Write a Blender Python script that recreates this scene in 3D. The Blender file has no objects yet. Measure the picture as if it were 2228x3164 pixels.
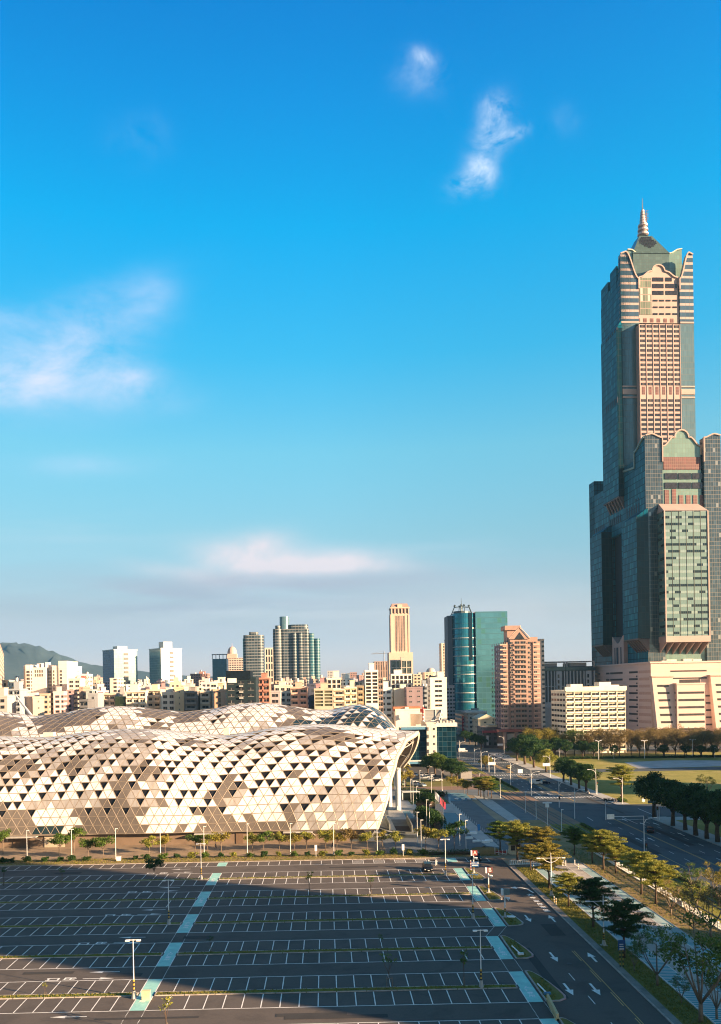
import bpy, bmesh, math, random
from mathutils import Vector, Matrix
R = math.radians
sc = bpy.context.scene
col = sc.collection
# ---------------------------------------------------------------- camera
FP, CX, HY, ROLL, YAW, CH = 2600.0, 1040.0, 2126.0, 0.0165, 0.0135, 42.0
cam_d = bpy.data.cameras.new('camera')
cam = bpy.data.objects.new('camera', cam_d); col.objects.link(cam); sc.camera = cam
cam_d.sensor_fit = 'VERTICAL'; cam_d.sensor_height = 36.0; cam_d.sensor_width = 36.0 * 2228 / 3164
cam_d.lens = 36.0 * FP / 3164
cam_d.shift_x = (1114 - CX) / 3164.0
cam_d.shift_y = (HY - 1582) / 3164.0
cam_d.clip_start = 0.5; cam_d.clip_end = 40000
_f = Vector((math.sin(YAW), math.cos(YAW), 0)); _r = Vector((math.cos(YAW), -math.sin(YAW), 0)); _u = Vector((0, 0, 1))
# image content turned so that horizontals rise to the right
r2 = _r * math.cos(ROLL) - _u * math.sin(ROLL)
u2 = _r * math.sin(ROLL) + _u * math.cos(ROLL)
cam.matrix_world = Matrix(((r2.x, u2.x, -_f.x, 0), (r2.y, u2.y, -_f.y, 0), (r2.z, u2.z, -_f.z, CH), (0, 0, 0, 1)))
# ---------------------------------------------------------------- sun, sky, exposure
SUN_AZ, SUN_EL = 116.5, 14.0          # azimuth clockwise from +Y, degrees
sd = Vector((math.sin(R(SUN_AZ)) * math.cos(R(SUN_EL)), math.cos(R(SUN_AZ)) * math.cos(R(SUN_EL)), math.sin(R(SUN_EL))))
sun_d = bpy.data.lights.new('sun', 'SUN'); sun_d.energy = 5.0; sun_d.angle = R(0.8); sun_d.color = (1.0, 0.68, 0.40)
sun = bpy.data.objects.new('sun', sun_d); col.objects.link(sun); sun.rotation_euler = sd.to_track_quat('Z', 'Y').to_euler()
vs = sc.view_settings
vs.view_transform = 'Standard'; vs.look = 'None'; vs.gamma = 1.0; vs.use_curve_mapping = False; vs.exposure = 1.82

sc.cycles.filter_width = 1.1

class NT:
    """tiny node-tree helper"""
    def __init__(s, tree): s.t = tree; s.n = tree.nodes; s.l = tree.links
    def new(s, typ, **kw):
        n = s.n.new(typ)
        for k, v in kw.items():
            if k == 'inp':
                for kk, vv in v.items():
                    if isinstance(vv, bpy.types.NodeSocket): s.l.new(vv, n.inputs[kk])
                    else: n.inputs[kk].default_value = vv
            else: setattr(n, k, v)
        return n
    def m(s, op, a, b=None, c=None, clamp=False):
        n = s.n.new('ShaderNodeMath'); n.operation = op; n.use_clamp = clamp
        for i, v in enumerate((a, b, c)):
            if v is None: continue
            if isinstance(v, bpy.types.NodeSocket): s.l.new(v, n.inputs[i])
            else: n.inputs[i].default_value = v
        return n.outputs[0]
    def mix(s, f, a, b, blend='MIX'):
        n = s.n.new('ShaderNodeMix'); n.data_type = 'RGBA'; n.blend_type = blend
        for i, v in ((0, f), (6, a), (7, b)):
            if isinstance(v, bpy.types.NodeSocket): s.l.new(v, n.inputs[i])
            else: n.inputs[i].default_value = v if i == 0 else (*v[:3], 1)
        return n.outputs[2]
    def ramp(s, f, pts, interp='LINEAR'):
        n = s.n.new('ShaderNodeValToRGB'); n.color_ramp.interpolation = interp
        e = n.color_ramp.elements
        while len(e) < len(pts): e.new(0.5)
        for el, (p, c) in zip(e, pts):
            el.position = p; el.color = (*c[:3], 1) if hasattr(c, '__len__') else (c, c, c, 1)
        s.l.new(f, n.inputs[0]); return n.outputs[0]
    def noise(s, vec, scale, detail=3.0, rough=0.55, dist=0.0, dim='3D'):
        n = s.n.new('ShaderNodeTexNoise'); n.noise_dimensions = dim
        s.l.new(vec, n.inputs['Vector']); n.inputs['Scale'].default_value = scale
        n.inputs['Detail'].default_value = detail; n.inputs['Roughness'].default_value = rough
        n.inputs['Distortion'].default_value = dist
        return n.outputs['Fac']

def uv0(px, py):
    u, v = px - CX, py - HY
    c, s = math.cos(ROLL), math.sin(ROLL)
    return c * u - s * v, s * u + c * v
def world_xy(X, Z): return (X * math.cos(YAW) + Z * math.sin(YAW), -X * math.sin(YAW) + Z * math.cos(YAW))
def gp(px, py, z=0.0):
    """point of the plane at height z seen at a photo pixel"""
    u, v = uv0(px, py); Z = FP * (CH - z) / v
    return world_xy(u * Z / FP, Z)
def ray(px, py):
    u, v = uv0(px, py); x, y = world_xy(u / FP, 1.0); return x, y, -v / FP
def at_y(px, py, Y):
    """point of the vertical plane y=Y seen at a photo pixel -> (x, z)"""
    x, y, z = ray(px, py); t = Y / y; return x * t, CH + z * t

# sky
w = bpy.data.worlds.new('World'); sc.world = w; w.use_nodes = True
def build_world():
    t = NT(w.node_tree); t.n.clear()
    out = t.new('ShaderNodeOutputWorld'); bg = t.new('ShaderNodeBackground'); t.l.new(bg.outputs[0], out.inputs[0])
    bg.inputs['Strength'].default_value = 0.05
    sky = t.new('ShaderNodeTexSky', sky_type='NISHITA', sun_disc=False, sun_elevation=R(SUN_EL), sun_rotation=R(SUN_AZ),
                altitude=0.0, air_density=1.0, dust_density=0.6, ozone_density=1.6)
    tc = t.new('ShaderNodeTexCoord'); sep = t.new('ShaderNodeSeparateXYZ'); t.l.new(tc.outputs['Generated'], sep.inputs[0])
    x, y, z = sep.outputs
    # air colour by height: deep azure overhead, paler and greyer towards the ground
    tint = t.ramp(t.m('MAXIMUM', z, 0.0), SKY_TINT, 'LINEAR')
    tint = t.mix(1.0, tint, (2.80, 2.85, 2.88), 'MULTIPLY')
    # the part of the sky behind the photographer is milkier
    back = t.new('ShaderNodeMapRange', inp={'Value': y, 'From Min': 0.45, 'From Max': -0.25}); back.clamp = True
    tint = t.mix(t.m('MULTIPLY', back.outputs[0], 0.8), tint, (0.80, 0.82, 0.84))
    base = t.mix(1.0, sky.outputs[0], tint, 'MULTIPLY')
    # clouds, placed by direction (tangent coordinates round north)
    yy = t.m('MAXIMUM', y, 0.05)
    a = t.m('DIVIDE', x, yy); b = t.m('DIVIDE', z, yy)
    comb = t.new('ShaderNodeCombineXYZ'); t.l.new(a, comb.inputs[0]); t.l.new(b, comb.inputs[1])
    P = comb.outputs[0]
    front = t.m('GREATER_THAN', y, 0.1)
    west = t.m('SUBTRACT', 1.0, t.m('MULTIPLY', t.m('MAXIMUM', t.m('MULTIPLY', x, -1.0), 0.0), 0.45))
    wv = t.new('ShaderNodeCombineXYZ', inp={0: west, 1: west, 2: west}); base = t.mix(1.0, base, wv.outputs[0], 'MULTIPLY')
    def blob(px, py, sx, sy, rot=0.0, power=1.0):
        rx, ry, rz = ray(px, py); ca, cb = rx / ry, rz / ry
        sx, sy = sx / FP, sy / FP; c, s = math.cos(rot), math.sin(rot)
        da = t.m('SUBTRACT', a, ca); db = t.m('SUBTRACT', b, cb)
        p = t.m('DIVIDE', t.m('ADD', t.m('MULTIPLY', da, c), t.m('MULTIPLY', db, s)), sx)
        q = t.m('DIVIDE', t.m('SUBTRACT', t.m('MULTIPLY', db, c), t.m('MULTIPLY', da, s)), sy)
        d2 = t.m('ADD', t.m('MULTIPLY', p, p), t.m('MULTIPLY', q, q))
        return t.m('POWER', 2.718, t.m('MULTIPLY', d2, -1.0))
    mp = t.new('ShaderNodeMapping'); t.l.new(P, mp.inputs[0]); mp.inputs['Scale'].default_value = (1, 1.8, 1)
    n1 = t.noise(mp.outputs[0], 6.5, 9, 0.62, 0.25); n2 = t.noise(mp.outputs[0], 5.0, 5, 0.5, 0.1)
    fine = t.noise(P, 20, 9, 0.66, 0.35)
    mp2 = t.new('ShaderNodeMapping'); t.l.new(P, mp2.inputs[0]); mp2.inputs['Scale'].default_value = (1, 8, 1); mp2.inputs['Rotation'].default_value = (0, 0, 0.03)
    n3 = t.noise(mp2.outputs[0], 3.2, 5, 0.55, 0.2)
    def layer(prev, blobs, nz, lo, hi, colr, amt):
        tot = None
        for bl in blobs:
            v = t.m('MULTIPLY', blob(*bl[:5]), bl[5])
            tot = v if tot is None else t.m('ADD', tot, v)
        mr = t.new('ShaderNodeMapRange', inp={'Value': nz, 'From Min': lo, 'From Max': hi}); mr.clamp = True
        k = t.m('MULTIPLY', t.m('MULTIPLY', t.m('MULTIPLY', tot, mr.outputs[0]), amt), front, clamp=True)
        return t.mix(k, prev, colr)
    c = base
    for L in CLOUDS: c = layer(c, L[0], {'n1': n1, 'n2': n2, 'f': fine, 's': n3}[L[1]], *L[2:])
    t.l.new(c, bg.inputs['Color'])
SKY_TINT = [(0.0, (0.27, 0.29, 0.50)), (0.014, (0.335, 0.32, 0.52)), (0.087, (0.295, 0.28, 0.325)), (0.180, (0.29, 0.395, 0.385)),
 (0.269, (0.260, 0.507, 0.480)), (0.367, (0.085, 0.545, 0.605)), (0.481, (0.004, 0.585, 0.735)), (0.575, (0.006, 0.486, 0.742)), (0.63, (0.004, 0.428, 0.724)), (0.75, (0.09, 0.30, 0.42)), (1.0, (0.14, 0.28, 0.35))]
# ([(px, py, sigma x, sigma y, turn, weight)...], noise, lo, hi, colour, amount)
CLOUDS = [
 ([(120, 1140, 230, 120, 0.0, .95), (400, 1185, 85, 65, 0, 1.0), (300, 1010, 150, 80, .3, .6), (40, 1190, 260, 60, 0, .6)], 'n1', .30, .66, (4.5, 4.9, 6.1), .85),
 ([(470, 930, 80, 70, .9, .7), (220, 1440, 220, 34, 0, .55), (530, 1230, 80, 45, 0, .5), (200, 960, 260, 60, .3, .5), (0, 980, 90, 40, 0, .5)], 'n1', .32, .72, (4.2, 4.9, 6.3), .6),
 ([(560, 1822, 260, 22, -.12, 1.0), (760, 1800, 300, 26, -.04, 1.0), (1300, 1780, 420, 50, 0, .7), (900, 1865, 460, 24, 0, .7), (520, 1880, 200, 14, 0, .6)], 'n2', .1, .55, (2.5, 3.0, 3.7), .7),
 ([(800, 1685, 110, 44, 0.1, 1.0), (710, 1725, 130, 46, -.2, .9), (870, 1745, 190, 38, .05, .9), (1090, 1728, 150, 34, 0, .9), (1000, 1755, 300, 24, 0, .8), (560, 1775, 150, 24, -.2, .7)], 'n1', .20, .60, (4.9, 4.65, 5.0), .85),
 ([(780, 1800, 330, 24, -.06, .9), (1150, 1790, 260, 22, 0, .6), (480, 1830, 180, 14, -.12, .8)], 's', .30, .58, (2.7, 2.9, 3.6), .7),
 ([(100, 1960, 900, 90, 0, 1.0), (900, 1970, 600, 80, 0, .7)], 'n2', .0, .5, (2.9, 3.3, 4.0), .4),
 ([(500, 1850, 800, 60, 0, .9), (1200, 1880, 600, 50, 0, .6), (100, 1760, 300, 50, 0, .4)], 's', .42, .66, (2.4, 3.0, 3.7), .6),
 ([(900, 1880, 900, 70, 0, .8), (200, 1640, 300, 60, 0, .4), (1300, 1700, 400, 40, 0, .4)], 's', .55, .36, (4.3, 4.7, 5.3), .4),
 ([(1600, 1900, 600, 110, 0, .8), (1300, 2040, 900, 50, 0, .8)], 'n2', .0, .5, (4.3, 4.25, 4.5), .55),
 ([(1490, 530, 40, 50, .3, 1.1), (1525, 400, 42, 75, -.3, 1.05), (1440, 565, 50, 30, .5, .7), (1590, 415, 50, 18, .4, .8), (1520, 320, 40, 34, 0, .4)], 'f', .38, .66, (4.6, 5.5, 6.6), .95),
 ([(1305, 175, 34, 22, -.5, .8), (1300, 225, 80, 60, 0, .3), (1750, 370, 40, 45, 0, .12), (430, 420, 80, 70, 0, .10)], 'f', .38, .70, (4.6, 5.5, 6.6), .9),
]
build_world()
# ---------------------------------------------------------------- materials
MATS = {}
def mat(name, c, rough=0.85, metal=0.0, var=0.12, scale=1.5, bump=0.0, spec=0.5, c2=None, stretch=None, emit=None):
    if name in MATS: return MATS[name]
    m = bpy.data.materials.new(name); m.use_nodes = True; t = NT(m.node_tree)
    b = t.n['Principled BSDF']; b.inputs['Roughness'].default_value = rough; b.inputs['Metallic'].default_value = metal
    b.inputs['Specular IOR Level'].default_value = spec
    tc = t.new('ShaderNodeTexCoord'); v = tc.outputs['Object']
    if stretch:
        mp = t.new('ShaderNodeMapping'); t.l.new(v, mp.inputs[0]); mp.inputs['Scale'].default_value = stretch; v = mp.outputs[0]
    n = t.noise(v, scale, 5, 0.6)
    lo = c2 if c2 else tuple(x * (1 - var * 1.6) for x in c); hi = tuple(min(1, x * (1 + var)) for x in c)
    cc = t.ramp(n, [(0.3, lo), (0.7, hi)])
    t.l.new(cc, b.inputs['Base Color'])
    if bump:
        bn = t.new('ShaderNodeBump', inp={'Strength': bump, 'Distance': 0.05}); t.l.new(t.noise(v, scale * 12, 3, 0.6), bn.inputs['Height']); t.l.new(bn.outputs[0], b.inputs['Normal'])
    if emit:
        b.inputs['Emission Color'].default_value = (*emit[:3], 1); b.inputs['Emission Strength'].default_value = emit[3]
    MATS[name] = m; return m
def ground_mat(name, c1, c2, s1=0.05, s2=1.2, rough=0.9, c3=None, amt3=0.5, s3=0.3, bump=0.3, fine=0.35):
    """two-scale mottled ground"""
    if name in MATS: return MATS[name]
    m = bpy.data.materials.new(name); m.use_nodes = True; t = NT(m.node_tree); b = t.n['Principled BSDF']
    b.inputs['Roughness'].default_value = rough; b.inputs['Specular IOR Level'].default_value = 0.3
    tc = t.new('ShaderNodeTexCoord'); v = tc.outputs['Object']
    f1 = t.noise(v, s1, 4, 0.6); f2 = t.noise(v, s2, 6, 0.7)
    f = t.m('ADD', t.m('MULTIPLY', f1, 1 - fine), t.m('MULTIPLY', f2, fine))
    c = t.ramp(f, [(0.35, c1), (0.65, c2)])
    if c3:
        k = t.ramp(t.noise(v, s3, 5, 0.65, 0.4), [(0.5, 0.0), (0.64, 1.0)]); k = t.m('MULTIPLY', k, amt3); c = t.mix(k, c, c3)
    t.l.new(c, b.inputs['Base Color'])
    if bump:
        bn = t.new('ShaderNodeBump', inp={'Strength': bump, 'Distance': 0.04}); t.l.new(t.noise(v, 9, 4, 0.7), bn.inputs['Height']); t.l.new(bn.outputs[0], b.inputs['Normal'])
    MATS[name] = m; return m
def curtain(name, glass, line, cw, ch, lw=0.06, lh=0.06, var=0.25, rough=0.12, metal=0.35, spand=None, spand_h=0.35, lit=None, lit_p=0.0, off=(0, 0), wob=0.02, spec=0.6, lrough=.5, grp=1):
    """glazed wall: panes cw x ch metres (UV in metres), thin mullions, optional spandrel band in each storey"""
    if name in MATS: return MATS[name]
    m = bpy.data.materials.new(name); m.use_nodes = True; t = NT(m.node_tree); b = t.n['Principled BSDF']
    uv = t.new('ShaderNodeUVMap'); s = t.new('ShaderNodeSeparateXYZ'); t.l.new(uv.outputs[0], s.inputs[0])
    x = t.m('DIVIDE', t.m('ADD', s.outputs[0], off[0] + 500 * cw), cw); y = t.m('DIVIDE', t.m('ADD', s.outputs[1], off[1] + 500 * ch), ch)
    fx = t.m('FRACT', x); fy = t.m('FRACT', y)
    ln = t.m('MAXIMUM', t.m('LESS_THAN', fx, lw), t.m('LESS_THAN', fy, lh))
    gx = t.m('FLOOR', x) if grp == 1 else t.m('FLOOR', t.m('DIVIDE', t.m('ADD', t.m('FLOOR', x), t.m('MULTIPLY', t.m('SINE', t.m('MULTIPLY', t.m('FLOOR', y), 12.9)), 3.0)), float(grp)))
    cb = t.new('ShaderNodeCombineXYZ', inp={0: gx, 1: t.m('FLOOR', y)})
    wn = t.new('ShaderNodeTexWhiteNoise', noise_dimensions='2D'); t.l.new(cb.outputs[0], wn.inputs[0]); rv = wn.outputs['Value']
    lo = tuple(g * (1 - var) for g in glass); hi = tuple(min(1, g * (1 + var)) for g in glass)
    c = t.ramp(rv, [(0.0, lo), (0.75, glass), (1.0, hi)])
    if lit:
        c = t.mix(t.m('GREATER_THAN', rv, 1 - lit_p), c, lit)
    if spand:
        sp = t.m('GREATER_THAN', fy, 1 - spand_h); c = t.mix(sp, c, spand)
    c = t.mix(ln, c, line); t.l.new(c, b.inputs['Base Color'])
    solid = t.m('MAXIMUM', ln, sp) if spand else ln
    t.l.new(t.m('ADD', t.m('MULTIPLY', solid, lrough - rough), rough), b.inputs['Roughness'])
    t.l.new(t.m('MULTIPLY', t.m('SUBTRACT', 1.0, solid), metal), b.inputs['Metallic'])
    b.inputs['Specular IOR Level'].default_value = spec
    # panes lean a little from each other, so each mirrors its own bit of sky
    if wob:
        bn = t.new('ShaderNodeBump', inp={'Strength': 0.25, 'Distance': wob})
        tc = t.new('ShaderNodeTexCoord'); t.l.new(t.noise(tc.outputs['Object'], 0.35, 3, 0.6), bn.inputs['Height']); t.l.new(bn.outputs[0], b.inputs['Normal'])
    MATS[name] = m; return m

# ---------------------------------------------------------------- mesh builder
class MB:
    def __init__(s): s.v = []; s.f = []; s.mi = []
    def face(s, pts, mi=0):
        i = len(s.v); s.v += [tuple(p) for p in pts]; s.f.append(tuple(range(i, i + len(pts)))); s.mi.append(mi)
    def box(s, x0, y0, z0, x1, y1, z1, mi=0, top=None):
        top = mi if top is None else top
        a = [(x0, y0, z0), (x1, y0, z0), (x1, y1, z0), (x0, y1, z0), (x0, y0, z1), (x1, y0, z1), (x1, y1, z1), (x0, y1, z1)]
        i = len(s.v); s.v += a
        for q, k in (((0, 1, 5, 4), mi), ((1, 2, 6, 5), mi), ((2, 3, 7, 6), mi), ((3, 0, 4, 7), mi), ((4, 5, 6, 7), top), ((3, 2, 1, 0), mi)):
            s.f.append(tuple(i + j for j in q)); s.mi.append(k)
    def prism(s, poly, z0, z1, mi=0, top=None, bottom=True):
        n = len(poly); i = len(s.v); top = mi if top is None else top
        s.v += [(p[0], p[1], z0) for p in poly] + [(p[0], p[1], z1) for p in poly]
        for k in range(n):
            s.f.append((i + k, i + (k + 1) % n, i + n + (k + 1) % n, i + n + k)); s.mi.append(mi)
        s.f.append(tuple(i + n + k for k in range(n))); s.mi.append(top)
        if bottom: s.f.append(tuple(i + k for k in reversed(range(n)))); s.mi.append(mi)
    def wallpoly(s, prof, x_or_y, t, axis='y', mi=0):
        """profile in the (horizontal, z) plane extruded by t along axis"""
        n = len(prof); i = len(s.v)
        P = (lambda h, z, d: (h, d, z)) if axis == 'y' else (lambda h, z, d: (d, h, z))
        s.v += [P(h, z, x_or_y) for h, z in prof] + [P(h, z, x_or_y + t) for h, z in prof]
        for k in range(n): s.f.append((i + k, i + (k + 1) % n, i + n + (k + 1) % n, i + n + k)); s.mi.append(mi)
        s.f.append(tuple(i + k for k in range(n))); s.mi.append(mi)
        s.f.append(tuple(i + n + k for k in reversed(range(n)))); s.mi.append(mi)
    def tube(s, pts, r, n=6, mi=0, caps=True):
        pts = [Vector(p) for p in pts]; m = len(pts); rr = r if hasattr(r, '__len__') else [r] * m
        i0 = len(s.v); prev = None
        for k, p in enumerate(pts):
            d = (pts[min(k + 1, m - 1)] - pts[max(k - 1, 0)]).normalized()
            if prev is None: prev = Vector((1, 0, 0)) if abs(d.x) < 0.9 else Vector((0, 1, 0))
            a = (prev - d * prev.dot(d)).normalized(); bb = d.cross(a); prev = a
            for j in range(n):
                th = 2 * math.pi * j / n; s.v.append(tuple(p + (a * math.cos(th) + bb * math.sin(th)) * rr[k]))
        for k in range(m - 1):
            for j in range(n):
                s.f.append((i0 + k * n + j, i0 + k * n + (j + 1) % n, i0 + (k + 1) * n + (j + 1) % n, i0 + (k + 1) * n + j)); s.mi.append(mi)
        if caps:
            s.f.append(tuple(i0 + j for j in reversed(range(n)))); s.mi.append(mi)
            s.f.append(tuple(i0 + (m - 1) * n + j for j in range(n))); s.mi.append(mi)
    def cyl(s, x, y, z0, z1, r0, r1=None, n=12, mi=0): s.tube([(x, y, z0), (x, y, z1)], [r0, r0 if r1 is None else r1], n, mi)
    def grid(s, P, mi=0, close=False):
        nr, nc = len(P), len(P[0]); i = len(s.v)
        for row in P: s.v += [tuple(p) for p in row]
        for a in range(nr - 1):
            for b in range(nc - 1 + (1 if close else 0)):
                b2 = (b + 1) % nc
                s.f.append((i + a * nc + b, i + a * nc + b2, i + (a + 1) * nc + b2, i + (a + 1) * nc + b))
                s.mi.append(mi(a, b) if callable(mi) else mi)
    def blob(s, c, r, n=8, m=5, mi=0, jit=0.0, rnd=None):
        P = []
        for a in range(m + 1):
            ph = math.pi * a / m - math.pi / 2; row = []
            for b in range(n):
                th = 2 * math.pi * b / n; k = 1 + (rnd.uniform(-jit, jit) if rnd else 0)
                row.append((c[0] + r[0] * k * math.cos(ph) * math.cos(th), c[1] + r[1] * k * math.cos(ph) * math.sin(th), c[2] + r[2] * k * math.sin(ph)))
            P.append(row)
        s.grid(P, mi, True)
    def build(s, name, mats, parent=None, smooth=False, **props):
        me = bpy.data.meshes.new(name); me.from_pydata(s.v, [], s.f)
        for m in (mats if isinstance(mats, (list, tuple)) else [mats]): me.materials.append(m)
        if any(s.mi): me.polygons.foreach_set('material_index', s.mi)
        uvl = me.uv_layers.new(name='UVMap'); data = [0.0] * (2 * len(me.loops)); me.calc_loop_triangles()
        for p in me.polygons:
            n = p.normal
            if abs(n.z) < 0.8:
                l = math.hypot(n.x, n.y) or 1; tx, ty = -n.y / l, n.x / l
                for li in p.loop_indices:
                    co = me.vertices[me.loops[li].vertex_index].co; data[2 * li] = co.x * tx + co.y * ty; data[2 * li + 1] = co.z
            else:
                for li in p.loop_indices:
                    co = me.vertices[me.loops[li].vertex_index].co; data[2 * li] = co.x; data[2 * li + 1] = co.y
        uvl.data.foreach_set('uv', data)
        if smooth: me.polygons.foreach_set('use_smooth', [True] * len(me.polygons))
        me.update(); o = bpy.data.objects.new(name, me); col.objects.link(o); o.parent = parent
        for k, v in props.items(): o[k] = v
        return o
def thing(name, label, cat, loc=(0, 0, 0), rz=0.0, group=None):
    o = bpy.data.objects.new(name, None); col.objects.link(o); o.empty_display_size = 0.5
    o.location = loc; o.rotation_euler = (0, 0, rz); o['label'] = label; o['category'] = cat
    if group: o['group'] = group
    return o
def tag(o, label, cat, group=None):
    o['label'] = label; o['category'] = cat
    if group: o['group'] = group
    return o
def dup(root, loc, rz=0.0, label=None, group=None, scale=1.0):
    """a copy of a thing with copies of its parts and sub-parts"""
    def rec(o, par):
        c = o.copy(); col.objects.link(c); c.parent = par
        for ch in KIDS.get(o.name, ()): rec(ch, c)
        return c
    for o in [root] + list(root.children_recursive):
        if o.name not in KIDS: KIDS[o.name] = list(o.children)
    r = rec(root, None); r.location = loc; r.rotation_euler = (0, 0, rz); r.scale = (scale,) * 3 if not hasattr(scale, '__len__') else scale
    if label: r['label'] = label
    if group: r['group'] = group
    return r
KIDS = {}
def struct(mb, name, mats, kind='structure'): return mb.build(name, mats, kind=kind)
ORD = ['first', 'second', 'third', 'fourth', 'fifth', 'sixth', 'seventh', 'eighth', 'ninth', 'tenth', 'eleventh', 'twelfth', 'thirteenth', 'fourteenth',
       'fifteenth', 'sixteenth', 'seventeenth', 'eighteenth', 'nineteenth', 'twentieth', 'twenty-first', 'twenty-second', 'twenty-third', 'twenty-fourth']
TXT_W = [0.0]
def text_mesh(txt, size, align='CENTER'):
    c = bpy.data.curves.new('writing', 'FONT'); c.body = txt; c.size = size; c.align_x = align; c.align_y = 'CENTER'; c.resolution_u = 2; c.offset = TXT_W[0]
    o = bpy.data.objects.new('writing', c); col.objects.link(o); bpy.context.view_layer.update()
    me = bpy.data.meshes.new_from_object(o.evaluated_get(bpy.context.evaluated_depsgraph_get()))
    bpy.data.objects.remove(o); return [tuple(v.co) for v in me.vertices], [tuple(p.vertices) for p in me.polygons]
def add_text(mb, txt, size, M, mi=0, sx=1.0, sy=1.0, align='CENTER'):
    v, f = text_mesh(txt, size, align); i = len(mb.v)
    mb.v += [tuple(M @ Vector((a[0] * sx, a[1] * sy, 0))) for a in v]
    for q in f: mb.f.append(tuple(i + k for k in q)); mb.mi.append(mi)
# ---------------------------------------------------------------- ground, lot, roads
LZ = 0.012
ASPH = ground_mat('asphalt', (0.094, 0.080, 0.071), (0.128, 0.108, 0.095), 0.035, 2.5, 0.95, (0.060, 0.053, 0.049), 0.5, 0.16, 0.12, 0.5)
ROADM = ground_mat('road_asphalt', (0.066, 0.082, 0.092), (0.095, 0.112, 0.122), 0.03, 1.6, 0.85, (0.036, 0.040, 0.045), 0.6, 0.12, 0.4, 0.45)
CONC = ground_mat('concrete_paving', (0.38, 0.35, 0.31), (0.50, 0.46, 0.41), 0.1, 2.0, 0.9, (0.16, 0.145, 0.13), 0.5, 0.4)
DIRT = ground_mat('dry_grass_soil', (0.22, 0.15, 0.065), (0.36, 0.25, 0.12), 0.12, 1.7, 0.95, (0.15, 0.17, 0.05), 0.7, 0.25, 0.6, 0.5)
LAWN = ground_mat('lawn', (0.12, 0.115, 0.022), (0.21, 0.19, 0.04), 0.06, 1.4, 0.95, (0.20, 0.15, 0.055), 0.6, 0.16, 0.8, 0.5)
PARKG = ground_mat('park_grass', (0.16, 0.17, 0.03), (0.36, 0.31, 0.07), 0.025, 0.5, 0.95, (0.46, 0.35, 0.12), 0.7, 0.06, 0.8, 0.4)
PAVD = ground_mat('grey_blue_pavers', (0.11, 0.125, 0.135), (0.16, 0.18, 0.19), 0.2, 2.2, 0.85, (0.07, 0.09, 0.11), 0.4, 0.3)
PAVB = ground_mat('blue_pavers', (0.10, 0.22, 0.28), (0.14, 0.28, 0.34), 0.2, 2.2, 0.8)
PAVL = ground_mat('light_pavers', (0.38, 0.38, 0.36), (0.50, 0.49, 0.46), 0.2, 2.2, 0.85, (0.2, 0.2, 0.2), 0.4, 0.4)
PAVT = ground_mat('tan_pavers', (0.26, 0.20, 0.13), (0.37, 0.29, 0.19), 0.2, 2.2, 0.85)
PAVR = ground_mat('red_brown_pavers', (0.20, 0.125, 0.085), (0.29, 0.19, 0.13), 0.2, 2.2, 0.85)
CITYG = ground_mat('city_ground', (0.13, 0.12, 0.10), (0.20, 0.185, 0.16), 0.01, 0.1, 0.95)
WHITE = mat('white_road_paint', (0.86, 0.84, 0.78), 0.7, var=0.10, scale=1.2, c2=(0.66, 0.64, 0.60))
YELP = mat('yellow_road_paint', (0.62, 0.40, 0.12), 0.7, var=0.2, scale=1.0)
TEAL = mat('teal_path_paint', (0.36, 0.70, 0.60), 0.75, var=0.08, scale=0.7, c2=(0.27, 0.56, 0.50))
KERB = mat('kerb_concrete', (0.42, 0.37, 0.33), 0.9, var=0.25, scale=0.9)
KERBR = mat('red_kerb_paint', (0.50, 0.30, 0.28), 0.8, var=0.2, scale=0.5)

SHEETS = [0]
def sheet(name, polys, m, z, kind='structure'):
    mb = MB()
    for p in polys: SHEETS[0] += 1; mb.face([(x, y, z + SHEETS[0] * 0.0004) for x, y in p])
    o = mb.build(name, m); o['kind'] = kind
    for p in o.data.polygons:
        if p.normal.z < 0: p.flip()
    return o
def rect(x0, y0, x1, y1): return [(x0, y0), (x1, y0), (x1, y1), (x0, y1)]
def slab(name, polys, m, z, side=None):
    mb = MB()
    for p in polys: mb.prism(p, 0.0 - 0.3, z, 1, 0, False)
    o = mb.build(name, [m, side or KERB]); o['kind'] = 'structure'; return o

g = MB(); N = 14
for i in range(-8, 8):
    for j in range(-2, 12): g.face([(i * 1500, j * 1500, 0), (i * 1500 + 1500, j * 1500, 0), (i * 1500 + 1500, j * 1500 + 1500, 0), (i * 1500, j * 1500 + 1500, 0)])
struct(g, 'ground', CITYG)
sheet('parking_lot', [rect(-150, 40, 42, 205.4)], ASPH, LZ)
sheet('road', [rect(76.5, 60, 100, 900), rect(100, 262, 330, 290), rect(100, 398, 420, 412), rect(-70, 522, 300, 552)], ROADM, LZ)
sheet('forecourt_path', [rect(-150, 213, 15, 229.5), rect(15, 204, 42, 216)], ground_mat('forecourt_pavers', (0.23, 0.17, 0.115), (0.36, 0.27, 0.185), 0.08, 1.2, 0.9, (0.17, 0.135, 0.105), 0.6, 0.12, 0.1), LZ)
sheet('verge', [rect(-150, 205.4, 42, 213)], DIRT, LZ)
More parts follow.
